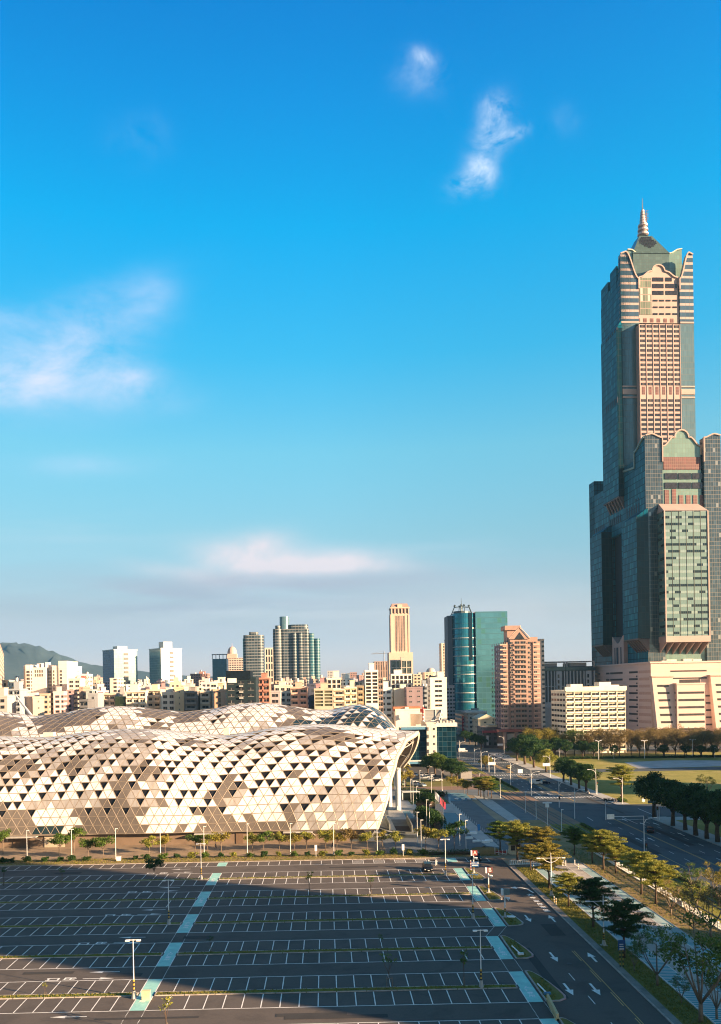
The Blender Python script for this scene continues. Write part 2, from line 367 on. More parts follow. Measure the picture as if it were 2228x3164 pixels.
# plaza
Z12 = lambda x, y: gp(1200 + x * 0.37106, 2150 + y * 0.37106)
sheet('plaza', [rect(15, 213, 66.3, 346), rect(-30, 230, 15, 330)], PAVD, LZ)
sheet('pavement', [[Z12(*p) for p in ((640, 825), (700, 828), (785, 905), (1030, 1062), (930, 1062), (720, 890))]], PAVT, 2 * LZ)
sheet('pavement', [[Z12(*p) for p in ((705, 828), (780, 838), (870, 872), (1110, 1042), (1034, 1062), (800, 905))],
                   [Z12(*p) for p in ((455, 880), (520, 882), (640, 1000), (760, 1110), (930, 1262), (820, 1250), (690, 1165), (645, 1085), (560, 975), (455, 972))],
                   [Z12(*p) for p in ((100, 880), (230, 880), (240, 960), (215, 1010), (150, 1030), (0, 1030), (0, 900))]], PAVL, 2 * LZ)
sheet('pavement', [[Z12(*p) for p in ((455, 976), (556, 976), (638, 1085), (650, 1140), (455, 1140))], [Z12(*p) for p in ((480, 805), (640, 815), (700, 868), (520, 875))],
                   [Z12(*p) for p in ((118, 962), (180, 962), (215, 1020), (150, 1022))]], PAVB, 2 * LZ)
# verges and promenade east of the lot
sheet('verge', [rect(43.2, 60, 47, 193.5)], LAWN, 5 * LZ)
sheet('verge', [rect(59.5, 60, 66.0, 260)], DIRT, 5 * LZ)
sheet('pavement', [rect(42.0, 195.5, 60, 213)], PAVT, 3 * LZ)
prom = sheet('promenade', [rect(47, 60, 59.5, 196)], CONC, 6 * LZ)
sheet('promenade_band', [rect(47.15, 60, 50.05, 195), rect(52.35, 60, 54.85, 170), rect(57.25, 60, 59.42, 194)], ground_mat('pale_band', (0.55, 0.57, 0.55), (0.70, 0.70, 0.67), 0.2, 2.0), 6.4 * LZ)
h = MB()
def hatch(x0, x1, y0, y1, step=0.62):
    y = y0
    while y < y1:
        h.face([(x0, y, 9.5 * LZ), (x1, y + 0.0, 9.5 * LZ), (x1, y + 0.31, 9.5 * LZ), (x0, y + 0.31, 9.5 * LZ)]); y += step
hatch(47.2, 50.0, 90, 193); hatch(57.3, 59.4, 90, 190); hatch(52.4, 54.8, 90, 165)
h.build('pavement_markings', mat('pale_blue_stripe', (0.10, 0.36, 0.40), 0.8, var=0.15), kind='structure')
h = MB()
for x in (47.15, 50.05, 52.35, 54.85, 57.25, 59.42): h.face([(x - 0.06, 90, 10.5 * LZ), (x + 0.06, 90, 10.5 * LZ), (x + 0.06, 195, 10.5 * LZ), (x - 0.06, 195, 10.5 * LZ)])
h.build('pavement_markings', WHITE, kind='structure')
# tramway corridor
sheet('tram_lawn', [rect(66.3, 60, 76.3, 252), rect(66.3, 330, 76.3, 386), rect(66.3, 400, 76.3, 470)], ground_mat('tram_grass', (0.17, 0.17, 0.025), (0.31, 0.28, 0.045), 0.08, 1.4, 0.95, (0.2, 0.14, 0.05), 0.6, 0.2), 4 * LZ)
sheet('tram_paving', [rect(66.3, 252, 76.5, 330), rect(66.3, 386, 76.5, 400), rect(66.3, 470, 76.5, 522)], PAVR, 4 * LZ)
tr = MB()
for x in (67.7, 69.15, 72.2, 73.65): tr.box(x - 0.09, 60, 4 * LZ, x + 0.09, 522, 4 * LZ + 0.09)
for x in (67.7, 69.15, 72.2, 73.65): tr.box(x - 0.32, 60, 3 * LZ, x - 0.09, 522, 4 * LZ + 0.03, 1)
struct(tr, 'rails', [mat('rail_steel', (0.12, 0.11, 0.10), 0.5, 0.6), mat('rail_bed', (0.07, 0.065, 0.06))])
# kerbs
k = MB()
def kerbseg(x0, y0, x1, y1, w=0.15, hh=0.13, mi=0, seg=2.4):
    L = math.hypot(x1 - x0, y1 - y0); n = max(1, int(L / seg)); dx, dy = (x1 - x0) / L, (y1 - y0) / L
    for i in range(n):
        a = i * L / n + 0.03; b = (i + 1) * L / n - 0.03
        px, py = -dy * w / 2, dx * w / 2
        k.prism([(x0 + dx * a - px, y0 + dy * a - py), (x0 + dx * b - px, y0 + dy * b - py), (x0 + dx * b + px, y0 + dy * b + py), (x0 + dx * a + px, y0 + dy * a + py)][::1], 0, hh, mi)
kerbseg(42.0, 60, 42.0, 194.5, 0.2, 0.16); kerbseg(47, 60, 47, 193.5, 0.12, 0.12); kerbseg(59.5, 60, 59.5, 196, 0.14, 0.16)
kerbseg(66.2, 60, 66.2, 330, 0.2, 0.15); kerbseg(76.4, 60, 76.4, 252, 0.2, 0.16); kerbseg(76.4, 330, 76.4, 386, .2, .16); kerbseg(76.4, 400, 76.4, 480, .2, .16)
kerbseg(100.1, 60, 100.1, 262, 0.2, 0.16); kerbseg(100.1, 290, 100.1, 398, 0.2, 0.16); kerbseg(100.1, 412, 100.1, 522, 0.2, 0.16); kerbseg(-150, 205.5, 42, 205.5, 0.2, 0.16)
struct(k, 'kerb', KERB)
sheet('gutter', [rect(42.1, 60, 43.2, 194.5)], ground_mat('gutter_concrete', (0.20, 0.185, 0.165), (0.30, 0.275, 0.245), 0.3, 1.5, 0.9, (0.12, 0.11, 0.1), 0.5, 0.5), 4 * LZ)
# pavements and park east of the road
sheet('pavement', [rect(100.2, 60, 106, 262), rect(100.2, 290, 105, 398), rect(100.2, 412, 108, 522), rect(106, 255, 135, 261)], PAVL, 5 * LZ)
sheet('park_lawn', [rect(105, 290, 420, 398), rect(106, 60, 420, 255), rect(105, 412, 420, 500)], PARKG, 4 * LZ)
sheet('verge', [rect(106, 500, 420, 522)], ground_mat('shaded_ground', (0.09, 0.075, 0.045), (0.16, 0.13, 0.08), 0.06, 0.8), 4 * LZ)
sheet('pavement', [[gp(*p) for p in ((1929, 2356), (1972, 2375), (2300, 2366), (2300, 2352), (2186, 2350), (2050, 2350))]], ground_mat('pale_slab', (0.34, 0.35, 0.36), (0.48, 0.48, 0.48), 0.08, 0.6, 0.9, (0.25, 0.25, 0.26), 0.5, 0.12), 6 * LZ)
sheet('pavement', [rect(42, 340, 66, 346), rect(-40, 345, 66, 352)], PAVR, 2 * LZ)
sheet('verge', [rect(-40, 352, 60, 380), rect(30, 300, 44, 345)], LAWN, 2 * LZ)
sheet('road', [rect(-60, 362, 56, 470)], ground_mat('car_park_asphalt', (0.05, 0.05, 0.052), (0.075, 0.073, 0.07)), LZ * 1.5)

PATCH = ground_mat('asphalt_patch', (0.042, 0.040, 0.039), (0.060, 0.056, 0.053), 0.3, 3.0)
rp_ = random.Random(21)
sheet('asphalt_patch', [rect(x, y, x + w_, y + d_) for x, y, w_, d_ in [(rp_.uniform(-80, 20), 87.8 + 17.6 * rp_.randint(1, 6) + 1.2 + rp_.uniform(0, 2.2), rp_.uniform(3, 14), rp_.uniform(.6, 1.8)) for _ in range(12)] + [(30.5, 112, 1.4, 22), (37, 140, 2.6, 7), (33, 168, 1.2, 15), (80, 205, 2, 26), (93, 215, 1.6, 30), (84, 330, 2, 18), (95, 270, 1.2, 40)]], PATCH, 1.4 * LZ)
mh = MB()
for x, y in ((36, 126), (32.5, 151), (39.5, 176), (84.5, 214), (91, 236), (82, 246), (-10, 129.5), (8, 147), (-50, 164.8), (15, 182)):
    mh.prism([(x + .4 * math.cos(q / 12 * 6.283), y + .4 * math.sin(q / 12 * 6.283)) for q in range(12)], 0, 2.6 * LZ + .012)
struct(mh, 'manhole_covers', mat('cast_iron', (.05, .045, .04), .6))
# ------------------------------------------------ parking bays
lines = MB(); teal = MB(); yel = MB(); PZ = 2.2 * LZ
def stripe(mb, x0, y0, x1, y1, w=0.16, z=PZ, mi=0):
    L = math.hypot(x1 - x0, y1 - y0) or 1; nx, ny = -(y1 - y0) / L * w / 2, (x1 - x0) / L * w / 2
    mb.face([(x0 - nx, y0 - ny, z), (x1 - nx, y1 - ny, z), (x1 + nx, y1 + ny, z), (x0 + nx, y0 + ny, z)], mi)
XL1, XL0, PITCH = -26.5, -24.4, 2.53
TOPS = [87.8 + 17.6 * i for i in range(7)]
XR = {87.8: 26.2}
for i, T in enumerate(TOPS): XR[T] = 26.2 if i <= 3 else 28.8
rnd = random.Random(4)
def bays(xa, xb, y0, y1, step):
    n = int(abs(xb - xa) / PITCH + 1.5); s = 1 if xb > xa else -1
    for j in range(n):
        x = xa + s * j * PITCH
        stripe(lines, x, y0, x, y1, 0.15)
med_g = MB(); med_k = MB(); isl_g = MB(); isl_k = MB()
def median(x0, x1, T):
    ya, yb = T - 6.85, T - 5.45
    med_g.box(x0 + 0.15, ya + 0.15, 0, x1 - 0.15, yb - 0.15, 0.11)
    n = max(1, round((x1 - x0) / 4.2)); L = (x1 - x0) / n
    for i in range(n):
        a, b = x0 + i * L + 0.06, x0 + (i + 1) * L - 0.06
        med_k.box(a, ya, 0, b, ya + 0.15, 0.14); med_k.box(a, yb - 0.15, 0, b, yb, 0.14)
    med_k.box(x0, ya + .15, 0, x0 + 0.15, yb - .15, 0.14); med_k.box(x1 - 0.15, ya + .15, 0, x1, yb - .15, 0.14)
for T in TOPS:
    xr = XR[T]
    for y in (T, T - 12.0):
        stripe(lines, -150, y, XL1, y, 0.16); stripe(lines, XL0, y, xr, y, 0.16)
    for (y0, y1) in ((T - 5.4, T), (T - 12, T - 6.9)):
        bays(XL1, -149, y0, y1, 0); bays(XL0, xr, y0, y1, 0)
    median(-150, XL1 - 0.15, T); median(XL0 + 0.15, xr - 0.2, T)
    for x0, x1 in ((XL1, XL0), (xr, xr + 2.1)):
        teal.face([(x0 + 0.08, T - 12, PZ + .002), (x1 - 0.08, T - 12, PZ + .002), (x1 - 0.08, T, PZ + .002), (x0 + 0.08, T, PZ + .002)])
    # dotted lines of the walkways over the next aisle
    nx = XR.get(T - 17.6, xr) if T - 17.6 > 80 else xr
    nx = XR[[t for t in TOPS if abs(t - (T - 17.6)) < 1][0]] if T > 100 else xr
    for (xa, xb) in ((XL1, XL1), (XL0, XL0), (xr, nx), (xr + 2.1, nx + 2.1)):
        for j in range(14):
            f0 = j / 14.0; f1 = (j + 0.45) / 14.0
            stripe(lines, xa + (xb - xa) * f0, T - 12 - 5.6 * f0, xa + (xb - xa) * f1, T - 12 - 5.6 * f1, 0.12)
    # planted island at the end of the bays
    xw = xr + 2.35
    pts = [(xw, T - 12.0), (xw + 1.9, T - 11.95), (xw + 2.9, T - 11.2), (xw + 3.15, T - 10.2), (xw + 2.9, T - 8.0), (xw + 2.35, T - 5.0), (xw + 1.6, T - 2.0), (xw + 0.9, T - 0.3), (xw + 0.4, T + 0.1), (xw, T)]
    cx, cy = xw + 1.3, T - 7
    inner = [(cx + (p[0] - cx) * 0.84, cy + (p[1] - cy) * 0.955) for p in pts]
    isl_g.prism(inner, 0, 0.13)
    n = len(pts)
    for j in range(n):
        a, b, c, d = pts[j], pts[(j + 1) % n], inner[(j + 1) % n], inner[j]
        isl_k.prism([a, b, c, d], 0, 0.15, 1 if j in (1, 2, 3, 4) and T < 150 else 0)
stripe(lines, -150, 200.6, XL1, 200.6, 0.16); stripe(lines, XL0, 200.6, 28.8, 200.6, .16); stripe(lines, 31, 200.6, 39, 200.6, .16)
bays(XL1, -149, 200.6, 204.9, 0); bays(XL0, 28.8, 200.6, 204.9, 0); bays(31, 38.6, 200.6, 204.9, 0)
for x0, x1 in ((XL1, XL0), (28.8, 30.9)):
    teal.face([(x0, 200.7, PZ + .002), (x1, 200.7, PZ + .002), (x1, 205, PZ + .002), (x0, 205, PZ + .002)])
for j in (12, 14, 16, 18):      # hatched bays beside the kerb
    xa = XL0 + j * PITCH
    for q in range(7): stripe(lines, xa + 0.2, 200.9 + q * 0.55, xa + PITCH - 0.2, 201.2 + q * 0.55, 0.12)
o = struct(med_g, 'median_grass', ground_mat('median_grass', (0.12, 0.15, 0.02), (0.22, 0.23, 0.04), 0.3, 3.0, 0.95, (0.24, 0.17, 0.06), 0.7, 0.07, 1.0, 0.5)); struct(med_k, 'median_kerb', KERB)
struct(isl_g, 'island_grass', LAWN); struct(isl_k, 'island_kerb', [KERB, KERBR])
struct(teal, 'walkway_paint', TEAL)
def arrow(mb, x, y, L, ang, hw=0.55, sw=0.12, hl=1.6, z=PZ + .004):
    """painted arrow centred on x, y; ang 0 points to +Y"""
    c, s = math.cos(ang), math.sin(ang)
    P = lambda a, b: (x + a * c - b * s, y + a * s + b * c, z)
    mb.face([P(-sw, -L / 2), P(sw, -L / 2), P(sw, L / 2 - hl), P(-sw, L / 2 - hl)])
    mb.face([P(-hw, L / 2 - hl - .1), P(hw, L / 2 - hl - .1), P(0, L / 2)])
def flat_text(mb, txt, x, y, sx, sy, ang, z=PZ + .004):
    """painted characters, ang 0: read when looking along +Y"""
    M = Matrix.Translation((x, y, z)) @ Matrix.Rotation(ang, 4, 'Z')
    add_text(mb, txt, 1.0, M, 0, sx, sy)
TXT_W[0] = 0.028
ZL = lambda x, y: gp(x * 0.49475, 2600 + y * 0.49475)
for a, b, tx, ou in (((652, 816), (615, 857), (325, 863), (430, 859)), ((825, 600), (797, 633), (515, 640), (627, 635)), ((959, 428), (935, 455), (682, 462), (782, 459)),
                     ((1058, 289), (1048, 310), (822, 317), (912, 315)), ((1130, 174), (1146, 193), (938, 200), (1020, 198))):
    (ax, ay), (bx, by), (cx, cy), (dx, dy) = ZL(*a), ZL(*b), ZL(*tx), ZL(*ou)
    arrow(lines, ax, ay, 4.6, R(90), .42, .10, 2.0); arrow(lines, bx, by, 4.6, R(-90), .42, .10, 2.0)
    flat_text(lines, '口', cx, cy, 1.35, 2.3, R(-90)); flat_text(lines, '出', dx, dy, 1.35, 2.0, R(-90))
x, y = ZL(426, 1097); arrow(lines, x, y, 4.8, R(90), .42, .10, 2.0)
ZR = lambda x, y: gp(1500 + x * 0.45022, 2600 + y * 0.45022)
for p in ((291, 529), (468, 793), (570, 1015), (752, 1015)): x, y = ZR(*p); arrow(lines, x, y, 4.6, R(180), .6, .17, 2.0)
for p in ((457, 530), (732, 795)): x, y = ZR(*p); arrow(lines, x, y, 4.6, 0, .6, .17, 2.0)
x, y = gp(1611, 2750)
lines.face([(x + 1.7, y - 2.6, PZ + .004), (x + 2.0, y - 2.6, PZ + .004), (x + 1.6, y + 0.6, PZ + .004), (x + 1.2, y + .5, PZ + .004)])
lines.face([(x + 1.6, y + 0.6, PZ + .004), (x + .7, y + 1.9, PZ + .004), (x - .6, y + 2.2, PZ + .004), (x - .6, y + 1.7, PZ + .004), (x + .4, y + 1.5, PZ + .004), (x + 1.2, y + .5, PZ + .004)])
lines.face([(x - .6, y + 2.9, PZ + .004), (x - 1.9, y + 2.0, PZ + .004), (x - .6, y + 0.9, PZ + .004)])
for i, ch in enumerate('大客車停車區'):
    flat_text(lines, ch, *gp(1638 + i * 10.3, 2766 + i * 9.6), 1.25, 1.75, 0)
for i, ch in enumerate('用專行人'):     # painted on both teal walkways
    pass
for T in TOPS[2:]:
    for xa in (-25.45, XR[T] + 1.05):
        for i, ch in enumerate('人行專用'):
            flat_text(lines, ch, xa + (i - 1.5) * 0.0, T - 5.6 - i * 1.05 - (1.0 if xa > 0 else 0), 0.95, 0.85, 0, PZ + .006)
TXT_W[0] = 0.0
for q in range(4): stripe(lines, 34.7, 121.8 - 9 * q, 34.7, 118.8 - 9 * q, 0.13)
stripe(yel, 38.5, 60, 38.5, 132, 0.12); 
for q in range(8): stripe(yel, 38.15, 132 - q * 9, 38.15, 127 - q * 9, 0.12)
# main road
for y0, y1 in ((190, 262), (300, 391), (400, 452)): stripe(yel, 88.6, y0 - 130 * (y0 == 190), 88.6, y1, 0.16); stripe(yel, 88.95, y0 - 130 * (y0 == 190), 88.95, y1, 0.16)
stripe(yel, 81.1, 150, 81.1, 222, 0.18); stripe(yel, 76.9, 100, 76.9, 250, 0.12)
for x in (84.8, 92.4, 96.2, 80.9):
    for y0, y1 in ((70, 258), (318, 388), (402, 450), (484, 520)):
        y = y0
        while y < y1 - 3:
            if not (x == 80.9 and y < 262): stripe(lines, x, y, x, y + 3.2, 0.14)
            y += 9
for y0 in (309.5, 390.5, 453, 478):
    x = 77.5
    while x < 99.5:
        stripe(lines, x, y0, x, y0 + 3.6, 0.5); x += 1.15
stripe(lines, 77, 315.5, 88.2, 315.5, .35); stripe(lines, 89.2, 258, 99.6, 258, .35); stripe(lines, 89, 387, 99.6, 387, .35)
Z16 = lambda x, y: gp(1650 + x * 0.35745, 2200 + y * 0.35745)
for p in ((785, 935), (1055, 968), (940, 968), (1150, 1057), (1270, 1057), (905, 1102), (1010, 1100), (780, 1107), (55, 655), (65, 690), (130, 712)):
    x, y = Z16(*p); arrow(lines, x, y, 5.0, 0 if p[0] not in (55, 65, 130) else R(180), .5, .14, 1.9)
for a, b in (((0, 690), (60, 722)), ((0, 660), (40, 676)), ((110, 700), (215, 735)), ((765, 910), (895, 968)), ((460, 910), (510, 940)), ((900, 835), (1020, 885))):
    stripe(lines, *Z16(*a), *Z16(*b), 0.22)
med = MB()
med.prism([(87.6, 326), (90.0, 326), (89.8, 388), (87.8, 388)], 0, 2.5 * LZ); med.prism([(86.8, 403), (90.2, 403), (89.8, 450), (87.4, 450)], 0, 2.5 * LZ)
struct(med, 'median_paving', ground_mat('ochre_paving', (0.30, 0.20, 0.10), (0.42, 0.29, 0.15), 0.2, 1.5))
struct(lines, 'road_markings', WHITE); struct(yel, 'road_markings', YELP)
# hills behind the city
hl = MB(); rnd = random.Random(8)
hp = [(-700, 2100), (-500, 2020), (-300, 1996), (-100, 1990), (0, 1989), (60, 1991), (120, 2001), (180, 2022), (230, 2042), (300, 2058), (400, 2074), (520, 2084), (640, 2092), (800, 2103), (1000, 2112)]
rows = []
for j in range(9):
    row = []
    for i, (px, py) in enumerate([(a + (hp[min(q + 1, len(hp) - 1)][0] - a) * s, b + (hp[min(q + 1, len(hp) - 1)][1] - b) * s) for q, (a, b) in enumerate(hp) for s in (0, .25, .5, .75)]):
        Y = 5200 + j * -190 - 0 * j
        x, z = at_y(px, py, 5200); k = math.cos(j / 8 * math.pi / 2)
        row.append((x * Y / 5200, Y + rnd.uniform(-40, 40) * (j > 0), max(0, z * k + rnd.uniform(-9, 9) * (0 < j < 8))))
    rows.append(row)
hl.grid(rows); o = struct(hl, 'hills', ground_mat('wooded_hill', (0.040, 0.070, 0.085), (0.075, 0.105, 0.115), 0.004, 0.03, 0.95, None, 0, 1, 0.0))
o.data.polygons.foreach_set('use_smooth', [True] * len(o.data.polygons))
# ---------------------------------------------------------------- exhibition hall
def interp(xs, ys, x):
    if x <= xs[0]: return ys[0] + (ys[1] - ys[0]) / (xs[1] - xs[0]) * (x - xs[0]) * 0.3
    for i in range(len(xs) - 1):
        if x <= xs[i + 1]:
            t = (x - xs[i]) / (xs[i + 1] - xs[i]); t2 = t * t * (3 - 2 * t); t = 0.5 * t + 0.5 * t2
            return ys[i] + (ys[i + 1] - ys[i]) * t
    return ys[-1]
HW = mat('white_cladding', (0.78, 0.76, 0.72), 0.30, 0.0, 0.05, 0.4)
HG = mat('grey_cladding', (0.36, 0.34, 0.33), 0.5, 0.0, 0.15, 0.3, stretch=(3, 3, .25))
HB = mat('brown_grey_cladding', (0.14, 0.12, 0.105), 0.5, 0.0, 0.15, 0.3)
HK = mat('dark_opening', (0.012, 0.011, 0.013), 0.4)
HT = mat('dark_glass_panel', (0.03, 0.06, 0.075), 0.12, 0.3, 0.2, 0.3)
HF = mat('tan_frame_metal', (0.26, 0.215, 0.17), 0.5, 0.2)
HU = mat('brown_under_shell', (0.10, 0.075, 0.055), 0.8)
hall = thing('exhibition_hall', 'long exhibition hall with wavy roofs clad in white, grey and black triangles', 'exhibition hall', (-40, 250, 0))
def lattice(pt, nc, nr, pick, name_pre, gap=0.88, bar=0.11, lift=0.0):
    """triangulated shell: pt(i, j) gives the node of column i (may be x.5) and row j"""
    node = {}
    for j in range(nr + 1):
        for i in range(nc + 1): node[i, j] = Vector(pt(i + (0.5 if j % 2 else 0.0), j))
    pan = MB(); fr = MB(); un = MB()
    edges = set(); cen = Vector((0, 0, 0))
    for j in range(nr):
        for i in range(nc):
            if j % 2 == 0: tris = ((((i, j), (i + 1, j), (i, j + 1)), True), (((i + 1, j), (i + 1, j + 1), (i, j + 1)), False))
            else: tris = ((((i, j), (i + 1, j), (i + 1, j + 1)), True), (((i, j), (i + 1, j + 1), (i, j + 1)), False))
            for tri, up in tris:
                a, b, c = (node[k] for k in tri); g0 = (a + b + c) / 3; n = (b - a).cross(c - a)
                if n.length < 1e-6: continue
                n.normalize(); mi = pick(i, j, up, g0)
                d = n * (0.06 if mi != 3 else -0.35)
                pan.face([g0 + (p - g0) * gap + d for p in (a, b, c)], mi)
                un.face([p - n * 0.45 for p in (a, b, c)])
                for p, q in ((0, 1), (1, 2), (2, 0)): edges.add(tuple(sorted((tri[p], tri[q]))))
    for p, q in edges:
        if (node[p] - node[q]).length > 0.05: fr.tube([node[p], node[q]], bar, 3, 0, False)
    tr = lambda m: setattr(m, 'v', [(v[0] + 40, v[1] - 250, v[2]) for v in m.v])
    for m in (pan, fr, un): tr(m)
    pan.build('cladding', [HW, HG, HB, HK, HT], hall); fr.build('frame', HF, hall); un.build('roof_shell', HU, hall)
    return node
# front shell
sil = [(-300, 2262), (-120, 2268), (0, 2277), (87, 2280), (160, 2277), (234, 2267), (303, 2257), (390, 2252), (476, 2254), (606, 2267), (690, 2273), (760, 2264), (835, 2250), (905, 2242), (975, 2238), (1044, 2240), (1160, 2253), (1230, 2259), (1290, 2261)]
YC = 257.0
sx, sz = zip(*[at_y(px, py, YC) for px, py in sil])
U0, U1, NC = -132.0, 12.7, 56
rnd = random.Random(11)
def wave(u): return math.sin((u + 34) / 55.0 * 2 * math.pi)
def fcurve(u):
    """profile (y, z) polyline from the eave over the crest to the valley, sampled evenly"""
    e = 0.0
    zb = 3.6 * (1 - e) + 0.25 * e; yb = 228.6 + 2.6 * e + 0.8 * wave(u)
    k = max(0.0, min(1.0, (u - (U1 - 45)) / 45.0)); k = k * k * (3 - 2 * k)
    zc = interp(sx, sz, u + 15.8 * k); D = YC - yb + 3.0 * k
    pts = []
    for q in range(41):
        th = q / 40 * math.pi / 2; n = 2.0 + 0.35 * (1 - k)
        pts.append((yb + D * (1 - max(0, math.cos(th)) ** (2 / n)), zb + (zc - zb) * math.sin(th) ** (2 / n)))
    return pts, zc, yb + D, k
def resample(pts, n):
    L = [0]
    for a, b in zip(pts, pts[1:]): L.append(L[-1] + math.hypot(b[0] - a[0], b[1] - a[1]))
    out = []; q = 0
    for i in range(n + 1):
        t = L[-1] * i / n
        while q < len(L) - 2 and L[q + 1] < t: q += 1
        s = (t - L[q]) / max(1e-6, L[q + 1] - L[q]); out.append(tuple(pts[q][m] + (pts[q + 1][m] - pts[q][m]) * s for m in (0, 1)))
    return out
NF, NB = 19, 6
cache = {}
def col_pts(u):
    if u in cache: return cache[u]
    pts, zc, yc, k = fcurve(u); f = resample(pts, NF); drop = 3.0 + 8.5 * k
    back = [(yc + (1 - k) * 15 * math.sin(q / NB * math.pi / 2 * 0.9) + k * 8 * q / NB, zc - (1 - k) * drop * (1 - math.cos(q / NB * math.pi / 2)) - k * 11.5 * (q / NB) ** 1.6) for q in range(1, NB + 1)]
    cache[u] = (f + back, k); return cache[u]
OVER = [(0, 0.0), (15, 4.7), (21.7, 7.1), (26.3, 10.5), (28.6, 15.8)]
def pt_front(i, j):
    u = min(U1, U0 + (U1 - U0) * i / NC)
    P, k = col_pts(round(u, 4)); y, z = P[j]
    if j <= NF: o = interp([a for a, _ in OVER], [b for _, b in OVER], z) if z < 28.6 else 15.8
    else: o = 15.8 + 0.8 * (j - NF) / NB - 5 * ((j - NF) / NB) ** 3
    if j <= NF: o = min(o, 15.8)
    if j == NF: o = 15.8
    return (u + o * k, y, z)
patches = []
for _ in range(52): patches.append((rnd.randint(0, NC), rnd.randint(2, NF - 4), rnd.choice((1, 1, 2)), 1))
for _ in range(30): patches.append((rnd.randint(0, NC), rnd.randint(3, NF - 4), rnd.choice((0, 1, 1)), 2))
whites = [(rnd.randint(0, NC), rnd.choice((1, 2, 3)), rnd.choice((1, 1, 2))) for _ in range(9)] + [(33, 1, 2), (34, 3, 2), (41, 2, 1), (49, 3, 2)]
def rh(i, j, pi, pj):
    a = (i - j * 0.5) - (pi - pj * 0.5); b = j - pj
    return max(abs(a), abs(b), abs(a + b))
off = [rnd.randint(0, 1) for _ in range(40)]
off = [((q + 1) // 2) % 2 for q in range(40)]
def pick_front(i, j, up, g0):
    m = 0
    for pi, pj, r, c in patches:
        if rh(i, j, pi, pj) <= r: m = c
    if j <= 2 and i < NC - 2:
        m = 2
        for pi, pj, r in whites:
            if rh(i, j, pi, pj) <= r: m = 0
        if i > 46: m = 1 if (i + j) % 5 else 0
        if i < 24 and j <= 2 and m == 2 and (i // 5) % 2 == 0: m = 4
    if j == 3 and m == 0 and rh(i, j, 30, 3) < 4: m = 2
    if up and m == 1 and (i * 7 + j * 3) % 4 == 0: m = 0
    if not up and 2 <= j <= 16 and i < NC - 1:
        left = i < 26 or 34 < i < 46 or 50 < i
        top = 15 if left else 12
        if i > 47: top = 13
        if j <= top and (i + off[j] + (1 if (i + j // 2) % 19 > 11 else 0)) % 2 == 0 and ((i * 13 + j * 29) % 17 > 0) and not (j <= 3 and (i // 5) % 2 == 0): m = 3
        elif j <= top and (i * 31 + j * 17) % 23 == 0: m = 3
    if i >= NC - 1: m = 0
    return m
nf = lattice(pt_front, NC, NF + NB, pick_front, 'front')
def pt_skirt(i, j):
    f = min(i, 7) / 7; t = j / 2
    a, b = (-1.5, 11.6), (-9.5, 12.9)
    P, k = col_pts(round(min(U1, b[0] + (b[1] - b[0]) * f), 4)); y0, z0 = P[0]
    x = (a[0] + (a[1] - a[0]) * f) * (1 - t) + (b[0] + (b[1] - b[0]) * f) * t
    return (x, 232.6 * (1 - t) + y0 * t, .3 * (1 - t) + z0 * t)
lattice(pt_skirt, 7, 2, lambda i, j, up, g: 1 if (i + j) % 3 else 2, 'skirt')
# rim of the open east end, soffit and trusses
loc = lambda p: (p[0] + 40, p[1] - 250, p[2])
rim = MB(); edge = [Vector(pt_front(NC, j)) for j in range(NF + NB + 1)]
cenr = Vector((18, 252, 12))
rows = []
for p in edge:
    inn = (cenr - p); inn.x = 0; inn.normalize()
    rows.append([loc(p + Vector((-0.4, 0, 0)) - inn * .1), loc(p + Vector((0.25, 0, 0)) - inn * .15), loc(p + Vector((0.5, 0, 0)) + inn * .95), loc(p + Vector((-1.6, 0, 0)) + inn * 1.2)])
rim.grid(rows); rim.build('rim', mat('rim_metal', (0.55, 0.47, 0.39), .45), hall, True)
sof = MB(); srow = []
for j in range(2, NF + NB + 1):
    row = []
    for i in range(NC - 8, NC + 1):
        p = Vector(pt_front(i, j)); inn = (cenr - p); inn.x = 0; inn.normalize(); row.append(loc(p + inn * 1.25))
    srow.append(row)
sof.grid(srow); sof.build('soffit', mat('soffit_panels', (0.045, 0.035, 0.028), .8), hall)
trs = MB()
for j in range(9, NF + NB, 2):
    p = edge[j]; q = edge[min(NF + NB, j + 2)]
    ip = (cenr - p); ip.x = 0; ip.normalize(); iq = (cenr - q); iq.x = 0; iq.normalize()
    trs.tube([loc(p + ip * 3.6 + Vector((-2, 0, 0))), loc(q + iq * 3.6 + Vector((-2, 0, 0)))], 0.14, 5)
    trs.tube([loc(p + ip * 1.4 + Vector((-1.2, 0, 0))), loc(q + iq * 3.6 + Vector((-2, 0, 0)))], 0.10, 5)
    trs.tube([loc(p + ip * 3.6 + Vector((-2, 0, 0))), loc(p + ip * 1.4 + Vector((-6, 0, 0)))], 0.10, 5)
trs.build('truss', mat('truss_steel', (0.5, 0.47, 0.42), .5), hall)
